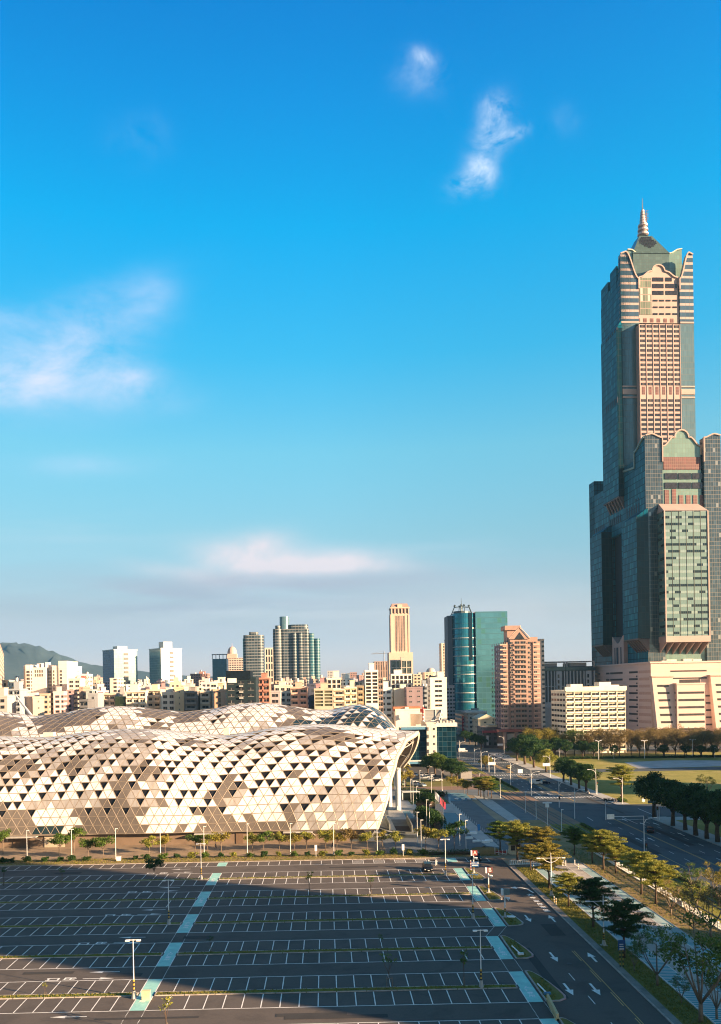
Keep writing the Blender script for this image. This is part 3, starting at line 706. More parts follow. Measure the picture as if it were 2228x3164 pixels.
# rear shell
sil2 = [(-350, 2196), (-150, 2190), (0, 2199), (60, 2207), (114, 2213), (198, 2202), (277, 2188), (346, 2182), (420, 2184), (495, 2193), (564, 2200), (643, 2192), (717, 2177), (800, 2171), (850, 2175), (905, 2183), (977, 2193), (1021, 2194), (1071, 2181), (1110, 2176), (1145, 2180), (1175, 2196), (1205, 2225), (1224, 2252), (1240, 2290)]
YR = 303.0
rx, rz = zip(*[at_y(px, py, YR) for px, py in sil2])
NC2, NR2 = 62, 17
def pt_rear(i, j):
    u = rx[0] + (rx[-1] - rx[0]) * min(i, NC2) / NC2; zc = interp(rx, rz, u); t = j / NR2
    if t <= 0.62:
        s = t / 0.62; zb = min(22.5, zc - 6)
        return (u, 273 + 30 * s ** 0.9, zb + (zc - zb) * math.sin(s * math.pi / 2) ** 0.9)
    s = (t - 0.62) / 0.38
    return (u, 303 + 20 * s, zc - 6 * s * s)
pat2 = [(rnd.randint(0, NC2), rnd.randint(1, 11), rnd.choice((0, 1, 1)), rnd.choice((1, 1, 2))) for _ in range(34)] + [(58, 4, 4, 4), (54, 3, 3, 4), (60, 6, 3, 4), (50, 2, 2, 4)] + [(rnd.randint(0, 40), rnd.randint(2, 8), 2, 2) for _ in range(8)]
def pick_rear(i, j, up, g0):
    m = 0
    for pi, pj, r, c in pat2:
        if rh(i, j, pi, pj) <= r: m = c
    if m == 4 and up and (i + j) % 3: m = 0 if (i * 5 + j) % 3 else 4
    if m == 0 and not up and j > 3 and (i * 7 + j * 5) % 6 == 0: m = 2
    if m == 0 and not up and 3 < j < 6 and (i * 11 + j * 3) % 7 == 0: m = 3
    return m
lattice(pt_rear, NC2, NR2, pick_rear, 'rear', 0.84, 0.12)
# walls under the eaves
wl = MB(); wl.box(-54, -20.0, 0, 46, -19.4, 4.6); wl.box(-110, -16, 0, -54, -15.4, 5.2, 1)
wl.box(-54.0, -21.2, 3.35, 32, -20.7, 3.62, 2); wl.box(-110, -21.2, 3.3, -54, -20.8, 3.6, 2)
wl.box(-104, -5.0, 3.4, 48, 20, 10, 1)
wl.build('wall', [mat('brown_base_wall', (0.19, 0.135, 0.095), .8, var=.15, scale=.3), mat('dark_recess', (0.03, 0.032, 0.035), .6), HF], hall)
for x0, x1, c in ((-45.5, -41, 0), (-37, -31.5, 1), (-52, -49, 0), (15, 17, 0)):
    d = MB(); d.box(x0, -20.2, 0, x1, -20.03, 3.1); d.build('gate', [mat('brown_gate', (0.15, 0.095, 0.06), .7), mat('cream_gate', (0.42, 0.36, 0.27), .7)][c], hall)
can = MB()
for x in (-46.5, 4, 28):
    can.box(x, -22.8, 3.05, x + 8, -20.1, 3.3); can.tube([(x + .3, -22.6, 3.1), (x - .6, -20.1, 1.9)], .12, 4); can.tube([(x + 7.7, -22.6, 3.1), (x + 8.6, -20.1, 1.9)], .12, 4)
can.build('canopy', mat('grey_metal', (0.45, 0.43, 0.40), .5), hall)
for n_, x in enumerate((-61.5, -66.5, -72.5, -78.5, -57)):
    d = MB(); d.tube([(x, -18.5, 5.2), (x, -19.2, 3.2), (x, -19.4, 1.2), (x - .9, -19.9, .4), (x - 1.0, -20.4, .1)], [.5, .5, .5, .5, .55], 8); d.build('duct', mat('pale_duct', (0.5, 0.49, 0.46), .5), hall, True)
for q in range(9):
    br = MB(); br.tube([(-83 + q * 3.4, -18.6, 5.3), (-84.3 + q * 3.4, -20.9, 3.5)], .16, 5); br.build('brace', HF, hall)
# entrance columns and ribbed core
wcol = mat('white_column', (0.62, 0.66, 0.66), 0.55, var=.06)
for px, py, r in ((1231, 2503, 0.95), (1205, 2492, 0.8), (1222, 2440, .6)):
    x, y = gp(px, py); d = MB(); d.cyl(x + 40, y - 250, 0, 21.5, r, r, 18); d.box(x + 40 - r * .5, y - 250 - r - .05, .2, x + 40 + r * .5, y - 250 - r + .02, 1.5, 0)
    o = d.build('column', wcol, hall)
core = MB(); cx, cy = 48.5, 14
ring = []
for q in range(72):
    a = q / 72 * 2 * math.pi; r = 4.6 + (0.28 if q % 2 else 0); ring.append((cx + r * math.cos(a), cy + r * math.sin(a) * .8))
core.prism(ring, 0, 20); core.build('core_wall', wcol, hall)
fl = MB(); fl.box(46, -14, 0, 60, 24, .35); fl.box(40, -16, 0, 46, 10, .3)
fl.build('terrace', PAVL, hall)
# sunken ramps with curved walls beside the entrance
rw = MB()
def cwall(pts, z0, z1, th=.35):
    for (a, b) in zip(pts, pts[1:]):
        dx, dy = b[0] - a[0], b[1] - a[1]; L = math.hypot(dx, dy); nx, ny = -dy / L * th, dx / L * th
        rw.prism([a, b, (b[0] + nx, b[1] + ny), (a[0] + nx, a[1] + ny)], z0, z1)
G = lambda x, y: (lambda p: (p[0] + 40, p[1] - 250))(gp(650 + x * 0.46382, 2150 + y * 0.46382))
cwall([G(1118, 900), G(1180, 925), G(1300, 945), G(1420, 952), G(1500, 940)], 0, .9)
cwall([G(1118, 880), G(1200, 905), G(1300, 918), G(1400, 920)], 0, .5)
cwall([G(1200, 905), G(1190, 880), G(1176, 850), G(1170, 830)], 0, 2.2); cwall([G(1350, 915), G(1335, 880), G(1318, 850), G(1312, 830)], 0, 2.2)
rw.build('ramp_wall', mat('ramp_concrete', (0.20, 0.21, 0.19), .85), hall)
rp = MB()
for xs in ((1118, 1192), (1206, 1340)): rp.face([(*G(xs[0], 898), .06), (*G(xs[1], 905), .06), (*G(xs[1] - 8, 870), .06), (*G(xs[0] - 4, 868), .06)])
rp.build('ramp_mouth_shade', mat('ramp_shadow', (0.03, 0.015, 0.015), .9), hall)  # flat dark sheets, the shade of the ramp mouths put into their colour
for px, py, wd in ((152, 2275, 3.2), (700, 2262, 1.7)):
    x, z = at_y(px, py, 272); d = MB(); d.box(x + 40 - wd / 2, 21, 18, x + 40 + wd / 2, 24, z + 1.3); d.build('roof_vent', mat('cream_vent', (0.6, 0.55, 0.47), .7), hall)
m1 = at_y(50, 2150, 335); m2 = at_y(118, 2214, 318)
d = MB(); d.tube([(m1[0] + 40, 85, m1[1]), (m2[0] + 40, 68, m2[1] - 3)], [.35, .6], 8); d.tube([(m1[0] + 40, 85, m1[1]), (m2[0] + 36, 80, 20)], .1, 4)
d.build('mast', mat('white_mast', (0.75, 0.73, 0.7), .5), hall)
# unseen blocks added east of the view to shade lot, plaza and park
WB = mat('shadow_block_wall', (0.4, 0.38, 0.34), .8)
def off_block(x0, y0, x1, y1, h, label, st):
    t = thing('shadow_block', label, 'building', ((x0 + x1) / 2, (y0 + y1) / 2, 0)); X, Y = (x1 - x0) / 2, (y1 - y0) / 2
    m = MB(); m.box(-X, -Y, 0, X, Y, h); m.build('wall', WB, t)
    wn = MB()
    for k in range(int(h / st) - 1):
        z = 1.5 + k * st; wn.box(-X - .06, -Y + 1, z, X + .06, Y - 1, z + 1.5); wn.box(-X + 1, -Y - .06, z, X - 1, Y + .06, z + 1.5)
    wn.build('window_band', curtain('shadow_block_glass', (0.05, 0.07, 0.09), (0.3, 0.3, 0.3), 1.6, 4, .06, .0), t)
    p = MB(); p.box(-X - .3, -Y - .3, h, X + .3, Y + .3, h + 1.0); p.box(-X * .4, -Y * .4, h + 1, X * .3, Y * .2, h + 4.5); p.build('roof', WB, t)
off_block(110, 54.5, 135, 105.5, 66, 'tall pale unseen block added east of the parking lot for its shadow', 3.6)
off_block(150, 150, 170, 256, 33, 'long pale unseen block added across the main road to shade road and plaza', 3.4)
off_block(203, 272, 222, 314, 33, 'mid-rise pale unseen block added by the park lawn to shade it', 3.4)
off_block(272, 352, 290, 446, 31, 'wide pale unseen block added east of the park to shade it', 3.4)
# ---------------------------------------------------------------- the great tower on the right
TROT = R(2.5)
TX, TYY = at_y(2004, 2046, 588)[0], 588.0
tower = thing('skyscraper', 'tallest tower, green glass and pink stone with arched gap, pyramid roof and spire', 'skyscraper', (TX, TYY, 0), TROT)
def tl(px, py, plane, val):
    """local point of the tower on its plane y=val ('y') or x=val ('x') at a photo pixel"""
    rx_, ry_, rz_ = ray(px, py); c, s = math.cos(TROT), math.sin(TROT)
    ox, oy = -TX * c - TYY * s, TX * s - TYY * c
    dx, dy = rx_ * c + ry_ * s, -rx_ * s + ry_ * c
    t = (val - oy) / dy if plane == 'y' else (val - ox) / dx
    return (ox + dx * t, CH + rz_ * t) if plane == 'y' else (oy + dy * t, CH + rz_ * t)
pA = lambda x, y: (1780 + .37024 * x, 600 + .37024 * y)
pB = lambda x, y: (1780 + .37024 * x, 1250 + .37024 * y)
PINK = mat('pink_stone', (0.42, 0.315, 0.285), 0.75, var=.08, scale=.1)
PINK2 = mat('rose_trim', (0.40, 0.28, 0.25), 0.7, var=.08, scale=.2)
TGS = curtain('teal_shade_side_glass', (0.002, 0.105, 0.175), (0.001, 0.030, 0.050), 2.6, 4.55, .15, .11, .25, .35, .05, lit=(0.01, 0.16, 0.23), lit_p=.2, spec=.06)  # shade and sky reflection of the left face put into the teal
TGF = curtain('grey_green_glass', (0.12, 0.20, 0.225), (0.060, 0.085, 0.085), 1.6, 4.55, .10, .05, .10, .2, .35)
TGD = curtain('smoky_grid_glass', (0.070, 0.100, 0.118), (0.115, 0.105, 0.09), 1.75, 3.0, .09, .08, .3, .15, .4, lit=(0.30, 0.30, 0.28), lit_p=.03)
TGB = curtain('banded_office_glass', (0.022, 0.040, 0.045), (0.05, 0.07, 0.06), 1.45, 4.7, .06, .03, .4, .15, .4, spand=(0.075, 0.165, 0.165), spand_h=.60, lit=(0.34, 0.41, 0.36), lit_p=.45, grp=3)
TGL = curtain('pale_green_glass', (0.17, 0.27, 0.23), (0.12, 0.15, 0.12), 2.0, 3.4, .08, .05, .12, .3, .25)
TGR = curtain('dark_reflection_glass', (0.001, 0.022, 0.035), (0.001, 0.012, 0.02), 2.6, 4.55, .1, .08, .3, .2, .1, spec=.2)  # dark reflection of the bay returns put into the glass colour
WINM = mat('dark_window_glass', (0.05, 0.045, 0.05), .15, .3, .3, .5)
REDG = curtain('red_louvre_panel', (0.11, 0.022, 0.02), (0.20, 0.11, 0.085), 1.5, 2.2, .12, .08, .3, .5, 0)
DARKW = mat('deep_recess', (0.008, 0.012, 0.035), .7)
W = 55.0; LEN = 102.0
zt = lambda p, plane='y', val=0: tl(*p, plane, val)[1]
xt = lambda p, val=0: tl(*p, 'y', val)[0]
# --- lower front block (leg one): glass body
z_corner = zt(pB(577, 268)); z_mid = zt(pB(735, 335)); x_b1 = xt(pB(722, 600)); x_b2 = xt(pB(1069, 600)); z_base = 50.0
x_r = x_b2 + x_b1
b = MB()
def curve(x0, x1, z0, z1, up=True, n=8):
    """ogee from (x0,z0) to (x1,z1)"""
    return [(x0 + (x1 - x0) * q / n, z0 + (z1 - z0) * (0.5 - 0.5 * math.cos(math.pi * q / n))) for q in range(n + 1)]
prof = [(0, z_base), (x_b1, z_base), (x_b1, z_mid + 1)] + [(x, z) for x, z in curve(x_b1, x_b1 * .35, z_mid + 5, z_corner + 2)] + [(0.6, z_corner + 1), (0, z_corner)]
b.wallpoly(prof, 0, 6, 'y'); b.build('pilaster', [TGD], tower)
b = MB(); b.wallpoly([(x_r - x, z) for x, z in prof], 0, 6, 'y'); b.build('pilaster', [TGD], tower)
def cornice(mb, pts, y, th=1.5, d=0.9, mi=0):
    th *= .62
    for (a, c) in zip(pts, pts[1:]):
        L = math.hypot(c[0] - a[0], c[1] - a[1])
        if L < .01: continue
        nx, nz = -(c[1] - a[1]) / L * th / 2, (c[0] - a[0]) / L * th / 2
        mb.wallpoly([(a[0] - nx, a[1] - nz), (c[0] - nx, c[1] - nz), (c[0] + nx, c[1] + nz), (a[0] + nx, a[1] + nz)], y - d, d + .6, 'y', mi)
top1 = curve(x_b1, x_b1 * .35, z_mid + 5, z_corner + 2) + [(0.3, z_corner + 1)]
c = MB(); cornice(c, top1, 0); cornice(c, [(x_b1, z_mid - 12), (x_b1, z_mid + 5)], 0, 1.2); cornice(c, [(x_r - x, z) for x, z in top1], 0); cornice(c, [(x_r - x_b1, z_mid - 12), (x_r - x_b1, z_mid + 5)], 0, 1.2)
xm = (x_b1 + x_r - x_b1) / 2; hw_ = (x_r - 2 * x_b1) / 2
arch = [(x_b1 + .5, z_mid)] + curve(x_b1 + 1.5, xm - hw_ * .38, z_mid - .5, z_mid + 6, n=6) + [(xm + hw_ * .34 * math.cos(a), z_mid + 5.5 + 5.5 * math.sin(a)) for a in [math.pi * (1 - q / 8) for q in range(9)]] + curve(xm + hw_ * .38, x_r - x_b1 - 1.5, z_mid + 6, z_mid - .5, n=6)
cornice(c, arch, 2)
c.build('cornice', PINK, tower)
b = MB(); b.wallpoly([(x_b1, z_base), (x_r - x_b1, z_base)] + [(x, z) for x, z in reversed(arch)], 2, 4, 'y'); b.build('gable_wall', [TGL], tower)
b = MB(); zg = lambda y: zt(pB(900, y), val=1.5)
b.wallpoly([(x_b1 + 1.6, zg(542)), (x_r - x_b1 - 1.6, zg(542)), (x_r - x_b1 - 1.6, zg(437)), (x_b1 + 1.6, zg(437))], 1.6, .6, 'y', 0)
b.build('louvre_panel', [REDG], tower)
for q, (xa, ya) in enumerate(((740, 710), (800, 705), (860, 755), (920, 755), (977, 755), (1035, 755))):
    x0 = xt(pB(xa, ya), 1.6); b = MB(); b.wallpoly([(x0, zg(856)), (x0 + 3.1, zg(856)), (x0 + 3.1, zg(ya)), (x0, zg(ya))], 1.6, .6, 'y', 0); b.build('louvre_panel', [REDG], tower)
for ya in (572, 650):
    for xa in (740, 855, 970):
        d = MB(); x0 = xt(pB(xa, ya), 1.6); d.wallpoly([(x0, zg(ya + 50)), (x0 + 9.0, zg(ya + 50)), (x0 + 9.0, zg(ya)), (x0, zg(ya))], 1.5, .5, 'y'); d.build('window', WINM, tower)
d = MB(); d.box(0.4, 4, z_base, x_r - .4, 38, z_mid - 6, 0); d.build('glass_body', [TGS], tower)
# left face of leg one with stepped cornice
z1 = lambda x, y, v=0: tl(*pB(x, y), 'x', v)
s1 = [(0, z_base), (0, z_corner)]; y_s = z1(490, 490)[0]; z_s = z1(490, 400)[1]; z_s2 = z1(420, 545)[1]
sd_ = curve(0.3, y_s, z_corner, z_s, n=8)
b = MB(); b.wallpoly([(0, z_base)] + [(y, z) for y, z in sd_] + [(y_s, z_s - 11), (38, z_s2), (38, z_base)], -0.02, 5, 'x'); b.build('side_wall', [TGS], tower)
c = MB()
for (a, e) in zip(sd_ + [(y_s, z_s - 11)], sd_[1:] + [(y_s, z_s - 11), (38, z_s2)]):
    L = math.hypot(e[0] - a[0], e[1] - a[1]) or 1; nx, nz = -(e[1] - a[1]) / L * .7, (e[0] - a[0]) / L * .7
    c.wallpoly([(a[0] - nx, a[1] - nz), (e[0] - nx, e[1] - nz), (e[0] + nx, e[1] + nz), (a[0] + nx, a[1] + nz)], -.9, 1.8, 'x')
c.build('cornice', mat('green_trim', (0.16, 0.24, 0.22), .6), tower)
# leg two and the bridge over the gap
z_l2 = z1(150, 640)[1]; y_g0, y_g1 = z1(381, 1300)[0], z1(284, 1300)[0]; z_g = z1(330, 1095)[1]
LEN = z1(118, 1300)[0]
b = MB()
b.box(0, y_g1, z_base, x_r, LEN, z_l2 - 12); b.box(0, LEN - 12, z_base, x_r, LEN, z_l2)
b.build('rear_wing', [TGS], tower)
b = MB(); b.box(0.1, 38.2, z_g, x_r - .1, y_g1 - .1, z_l2 - 3); b.build('bridge', [TGS], tower)
b = MB(); b.box(4, y_g0 - 1, 46, x_r - 2, y_g1 + 1, z_g); b.build('recess_wall', [DARKW], tower)
b = MB(); b.box(0.05, 37.9, z_base, 14, y_g0, z_g + 1); b.build('side_wall', [TGS], tower)
# louvre slots and corbels on the side face
for xa, ya, xb, yb, dy, n in ((428, 870, 527, 820, 75, 6), (285, 960, 372, 915, 62, 6), (157, 1040, 235, 995, 62, 6), (427, 830, 427, 830, 22, 1), (504, 785, 524, 775, 22, 2), (350, 668, 350, 668, 20, 1), (268, 725, 350, 722, 22, 2)):
    for q in range(n):
        f = q / max(1, n - 1); y0, zz = z1(xa + (xb - xa) * f, ya + (yb - ya) * f, -.1); y1 = z1(xa + (xb - xa) * f - 8, ya, -.1)[0]
        zb = z1(xa + (xb - xa) * f, ya + (yb - ya) * f + dy, -.1)[1]; sl = MB(); sl.box(-.12, y0, zb, .5, y1, zz); sl.build('louvre_slot', DARKW, tower)
def side_bay(y0, y1, zb, ztop, proj, mt, name='side_bay'):
    m = MB(); m.box(-proj, y0, zb + 4, 0.5, y1, ztop); m.mi[0] = 1
    m.prism([(-proj, y0), (0.5, y0), (0.5, y1), (-proj, y1)], ztop, ztop + .1)
    i = len(m.v); m.v += [(-proj, y0, ztop), (-proj, y1, ztop), (0.3, y1, ztop + 6), (0.3, y0, ztop + 6)]; m.f.append((i, i + 1, i + 2, i + 3)); m.mi.append(0)
    m.face([(-proj, y0, ztop), (0.3, y0, ztop + 6), (0.3, y0, ztop)]); m.build(name, [mt, TGR], tower)
    k = MB(); n = 6
    for q in range(n):
        ya = y0 + (y1 - y0) * q / n
        k.wallpoly([(0, zb - 5), (0, zb + 4), (-proj, zb + 4)], ya, (y1 - y0) / n * .4, 'y')
    k.box(-proj - .1, y0, zb + 3.4, .2, y1, zb + 4.4); k.build('corbel', mat('dark_rose_stone', (0.11, 0.075, 0.07), .7), tower)
yb0, zb_ = z1(540, 1990, -8); yb1 = z1(420, 1600, -8)[0]
side_bay(z1(510, 1400, -8)[0], z1(392, 1400, -8)[0], z1(460, 2010, -8)[1], z1(450, 960, -8)[1], 8, TGS)
side_bay(z1(216, 1400, -8)[0], z1(124, 1400, -8)[0], z1(180, 2055, -8)[1], z1(170, 1085, -8)[1], 8, TGS)
# pink pavilion under the gap
b = MB(); pv0, pvz = z1(396, 1925, -3); pv1 = z1(300, 1925, -3)[0]; pz = z1(345, 1995, -3)[1]
pr = [(pv0, 48), (pv0, pvz)] + curve(pv0, (pv0 + pv1) / 2, pvz, pz, n=5) + curve((pv0 + pv1) / 2, pv1, pz, pvz, n=5) + [(pv1, 48)]
b.wallpoly(pr, -3, 14, 'x'); b.build('pavilion', PINK2, tower)
for q in (0.2, .46, .72):
    d = MB(); ya = pv0 + (pv1 - pv0) * q; d.box(-3.15, ya, 52, -2.9, ya + (3.6 if q == .46 else 1.6), pz - 3); d.build('window', DARKW, tower)
# --- projecting bay of the lower front
x0 = xt(pB(745, 1400), -11); x1 = xt(pB(1105, 1400), -11); zb0 = zt(pB(900, 1945), val=-11); zb1 = zt(pB(900, 885), val=-11)
b = MB(); b.box(x0, -11, zb0, x1, 1.9, zb1); b.build('front_bay', [TGB], tower)
b = MB(); b.face([(x0 - .4, -11.4, zb1), (x1 + .4, -11.4, zb1), (x1 - 1, 0, zb1 + 7), (x0 + 1, 0, zb1 + 7)]); b.face([(x0 - .4, -11.4, zb1), (x0 + 1, 0, zb1 + 7), (x0 - .4, 0, zb1)]); b.face([(x1 + .4, -11.4, zb1), (x1 + .4, 0, zb1), (x1 - 1, 0, zb1 + 7)])
b.box(x0 - .5, -11.5, zb0, x0 + .3, -10.9, zb1); b.box(x1 - .3, -11.5, zb0, x1 + .5, -10.9, zb1); b.box(x0 - .5, -11.6, zb0 - 3, x1 + .5, 1.9, zb0 + 1.2)
b.build('bay_roof', PINK, tower)
for q in range(7):
    d = MB(); xa = x0 + (x1 - x0 - .8) * q / 6; d.wallpoly([(-11.4, zb0 - 3), (1.8, zb0 - 3), (1.8, zb0 - 11)], xa, .8, 'x'); d.build('bracket', PINK2, tower)
d = MB()
for q in range(1, 6): xa = x0 + (x1 - x0) * q / 6; d.box(xa - .12, -11.2, zb0, xa + .12, -11.0, zb1)
d.build('mullion', mat('dark_mullion', (0.07, 0.08, 0.06), .5), tower)
# base storeys above the mall
d = MB(); d.box(-.05, -.05, 44, x_r + .05, 3, z_base + .02); d.build('base_band', [TGD], tower)
# --- upper tower
YU = 38.0; YU2 = tl(*pA(215, 1400), 'x', 0)[0]
a = lambda x, y, v=YU: tl(*pA(x, y), 'y', v)
xl_, xr_ = 0.0, a(982, 1000)[0]; xp1 = a(524, 900)[0]; xp2 = a(866, 900)[0]
z_p = a(430, 480)[1]; z_c = a(600, 690)[1]; z_band = a(600, 1070)[1]
b = MB(); b.box(xl_ + .3, YU + 4, z_l2 - 14, xr_ - .3, YU2 - 12, z_c); b.box(xl_ + .3, YU2 - 14, z_l2 - 14, xr_ - .3, YU2, tl(*pA(260, 735), 'x', 0)[1])
b.build('glass_body', [TGS], tower)
zs1 = tl(*pA(300, 645), 'x', 0)[1]; zs0 = tl(*pA(380, 495), 'x', 0)[1]
ysb = tl(*pA(335, 600), 'x', 0)[0]
b = MB(); ys = tl(*pA(284, 700), 'x', 0)[0]
b.wallpoly([(YU, z_l2 - 14), (YU, zs0)] + curve(YU + .5, ysb, zs0, zs0 - 22, n=6) + [(ysb, zs1), (ys, zs1), (ys, zs1 - 16), (YU2, zs1 - 18), (YU2, z_l2 - 14)], 0, 8, 'x')
b.build('side_wall', [TGS], tower)
yb_a, yb_b = tl(*pA(352, 1500), 'x', -3)[0], tl(*pA(222, 1500), 'x', -3)[0]
side_bay(yb_a, yb_b, z1(310, 845, -3)[1], tl(*pA(300, 1165), 'x', -3)[1], 4, TGS)
side = MB()
for (xa, ya, xb, yb, dy) in ((258, 1770, 345, 1690, 50), (258, 1205, 340, 1110, 22)):
    for q in range(6):
        f = q / 5; y0, zz = tl(*pA(xa + (xb - xa) * f, ya + (yb - ya) * f), 'x', -4); y1 = tl(*pA(xa + (xb - xa) * f - 8, ya), 'x', -4)[0]; zb = tl(*pA(xa + (xb - xa) * f, ya + (yb - ya) * f + dy), 'x', -4)[1]
        side = MB(); side.box(-4.15, y0, zb, -3.5, y1, zz); side.build('louvre_slot', DARKW, tower)
# front pilasters of the upper tower
band = curtain('banded_upper_glass', (0.085, 0.14, 0.18), (0.05, 0.06, 0.06), 3.3, 5.12, .05, .02, .12, .15, .4, spand=(0.38, 0.29, 0.265), spand_h=.34, off=(0, 1.1))
pl = [(0, z_l2 - 14), (xp1, z_l2 - 14), (xp1, z_c - 8), (xp1, z_p - 22)] + curve(xp1, xp1 * .3, z_p - 20, z_p) + [(0.3, z_p - 1.5), (0, z_p - 4)]
def pil(pr, nm):
    lo = [p for p in pr]; m = MB()
    lower = [(min(p[0] for p in pr), z_l2 - 14), (max(p[0] for p in pr), z_l2 - 14), (max(p[0] for p in pr), z_band), (min(p[0] for p in pr), z_band)]
    m.wallpoly(lower, YU, 4, 'y', 0)
    up = [(p[0], max(p[1], z_band)) for p in pr]; m.wallpoly(up, YU, 4, 'y', 1); return m.build('pilaster', [TGF, band], tower)
pil(pl, 0); mir = [(xr_ - x * (xr_ - xp2) / xp1, z) for x, z in pl]; pil(mir, 1)
c = MB(); tp = curve(xp1, xp1 * .3, z_p - 20, z_p) + [(0.2, z_p - 1.5)]
cornice(c, tp, YU); cornice(c, [(xr_ - x * (xr_ - xp2) / xp1, z) for x, z in tp], YU); cornice(c, [(xp1, z_c - 9), (xp1, z_p - 20)], YU, 1.3); cornice(c, [(xp2, z_c - 9), (xp2, z_p - 20)], YU, 1.3)
xmu = (xp1 + xp2) / 2; hwu = (xp2 - xp1) / 2
arch2 = [(xp1 + .8, z_c - 6), (xp1 + .8, z_c)] + curve(xp1 + 2, xmu - hwu * .4, z_c + .3, z_c + 4.5, n=6) + [(xmu + hwu * .30 * math.cos(t_), z_c + 5 + 4.5 * math.sin(t_)) for t_ in [math.pi * (1 - q / 8) for q in range(9)]] + curve(xmu + hwu * .4, xp2 - 2, z_c + 4.5, z_c + .3, n=6) + [(xp2 - .8, z_c), (xp2 - .8, z_c - 6)]
cornice(c, arch2, YU + 1)
c.build('cornice', PINK, tower)
for yy in (1605, 1632, 1665, 1695):
    z_ = a(450, yy)[1]
    for x0_, x1_ in ((.2, xp1 - 1), (xp2, xr_ - .2)):
        c = MB(); c.box(x0_, YU - .5, z_ - (2.4 if yy == 1632 else .5), x1_, YU + .2, z_ + .5); c.build('stone_band', PINK, tower)
c = MB(); c.box(0, YU - .4, z_band - .6, xp1, YU + .2, z_band + .6); c.box(xp2, YU - .4, z_band - .6, xr_, YU + .2, z_band + .6)
c.build('cornice', PINK, tower)
b = MB(); b.wallpoly([(xp1, z_band)] + [(xp2, z_band)] + [(x, z) for x, z in reversed(arch2)], YU + 1, 5, 'y'); b.build('gable_wall', PINK, tower)
# second tier gables behind
b = MB(); v2 = YU + 9
g2 = [a(x, y, v2) for x, y in ((425, 700), (428, 462), (465, 465), (500, 492), (548, 505), (556, 612), (760, 612), (756, 503), (800, 490), (840, 465), (882, 458), (886, 700))]
b.wallpoly(g2, v2, 6, 'y'); b.build('gable_wall', [TGL], tower)
c = MB(); cornice(c, g2[1:11], v2, 1.1); z_ = a(650, 545, v2 + 5)[1]; c.box(a(580, 545, v2)[0], v2 + 4, z_ - .7, a(748, 545, v2)[0], v2 + 5.2, z_ + .7); c.build('cornice', mat('cream_trim', (0.62, 0.57, 0.46), .7), tower)
d = MB(); d.box(a(560, 600, v2)[0], v2 + 6, a(650, 700, v2)[1], a(752, 600, v2)[0], v2 + 20, a(650, 500, v2 + 10)[1]); d.build('roof_storey', [TGL], tower)
# centre bay and its windows
ax = lambda x, y: a(x, y, YU - 6)
xb0, xb1 = ax(532, 1500)[0], ax(868, 1300)[0]; zbt = ax(600, 1085)[1]
b = MB(); b.box(xb0, YU - 6, z_mid - 4, xb1, YU + 2, zbt); b.face([(xb0, YU - 6, zbt), (xb1, YU - 6, zbt), (xb1, YU + 1, zbt + 3), (xb0, YU + 1, zbt + 3)])
b.build('centre_bay', PINK, tower)
d = MB()
for q in range(7):
    xa = xb0 + (xb1 - xb0) * q / 6; d.box(xa - .22, YU - 6.35, z_mid, xa + .22, YU - 6, zbt)
d.build('stone_rib', PINK2, tower)
cw = (xb1 - xb0) / 6
win = MB(); win.box(-1.95, -.12, -.95, 1.95, .1, .95); win.box(-.07, -.2, -.95, .07, -.12, .95, 1); win.box(-.95, -.2, -.95, -.85, -.12, .95, 1); win.box(.85, -.2, -.95, .95, -.12, .95, 1)
w0 = win.build('window', [WINM, mat('window_frame_rose', (0.3, 0.22, 0.18), .6)], tower)
spots = []
ys_ = [1104 + q * 40.1 for q in range(13)] + [1722 + q * 40.0 for q in range(10)]
for y in ys_:
    for q in range(6): spots.append((xb0 + cw * (q + .52), ax(700, y)[1]))
for q, (x, z) in enumerate(spots[:94]):
    o = w0 if q == 0 else w0.copy()
    if q: col.objects.link(o)
    o.location = (x, YU - 6, z)
rest = MB()
for x, z in spots[94:]: rest.box(x - 1.95, YU - 6.12, z - .95, x + 1.95, YU - 5.9, z + .95)
rest.build('window_rows', WINM, tower, kind='stuff')
for q in range(6):
    lv = MB(); x = xb0 + cw * (q + .5); z0, z1_ = ax(700, 1672)[1], ax(700, 1607)[1]; lv.box(x - 1.1, YU - 6.12, z0, x + 1.1, YU - 5.9, z1_)
    lv.build('louvre_panel', REDG, tower); lv = MB(); lv.box(x - 1.3, YU + .85, a(700, 1066)[1], x + 1.3, YU + 1.1, a(700, 1033)[1]); lv.build('louvre_panel', REDG, tower)
for (xa, ya, xb, yb) in ((638, 697, 728, 728), (746, 697, 798, 728), (638, 750, 730, 784), (748, 750, 840, 784), (638, 808, 730, 840), (748, 808, 842, 840), (642, 882, 680, 895), (695, 882, 733, 895), (750, 882, 788, 895), (805, 882, 843, 895), (642, 938, 680, 950), (695, 938, 733, 950), (750, 938, 788, 950), (805, 938, 843, 950), (642, 994, 680, 1007), (695, 994, 733, 1007), (750, 994, 788, 1007), (805, 994, 843, 1007)):
    (x0_, z0_), (x1_, z1_) = a(xa, yb, YU + 1), a(xb, ya, YU + 1); d = MB(); d.box(x0_, YU + .7, z0_, x1_, YU + 1.1, z1_); d.build('window', WINM, tower)
d = MB(); (x0_, z0_), (x1_, z1_) = a(532, 1005, YU + 1), a(625, 700, YU + 1); d.box(x0_, YU + .75, z0_, x1_, YU + 1.1, z1_)
d.build('glass_strip', [curtain('strip_glass', (0.19, 0.22, 0.15), (0.3, 0.22, 0.18), 1.9, 5.2, .12, .12, .3, .3, .2, lit=(0.5, 0.5, 0.42), lit_p=.15)], tower)
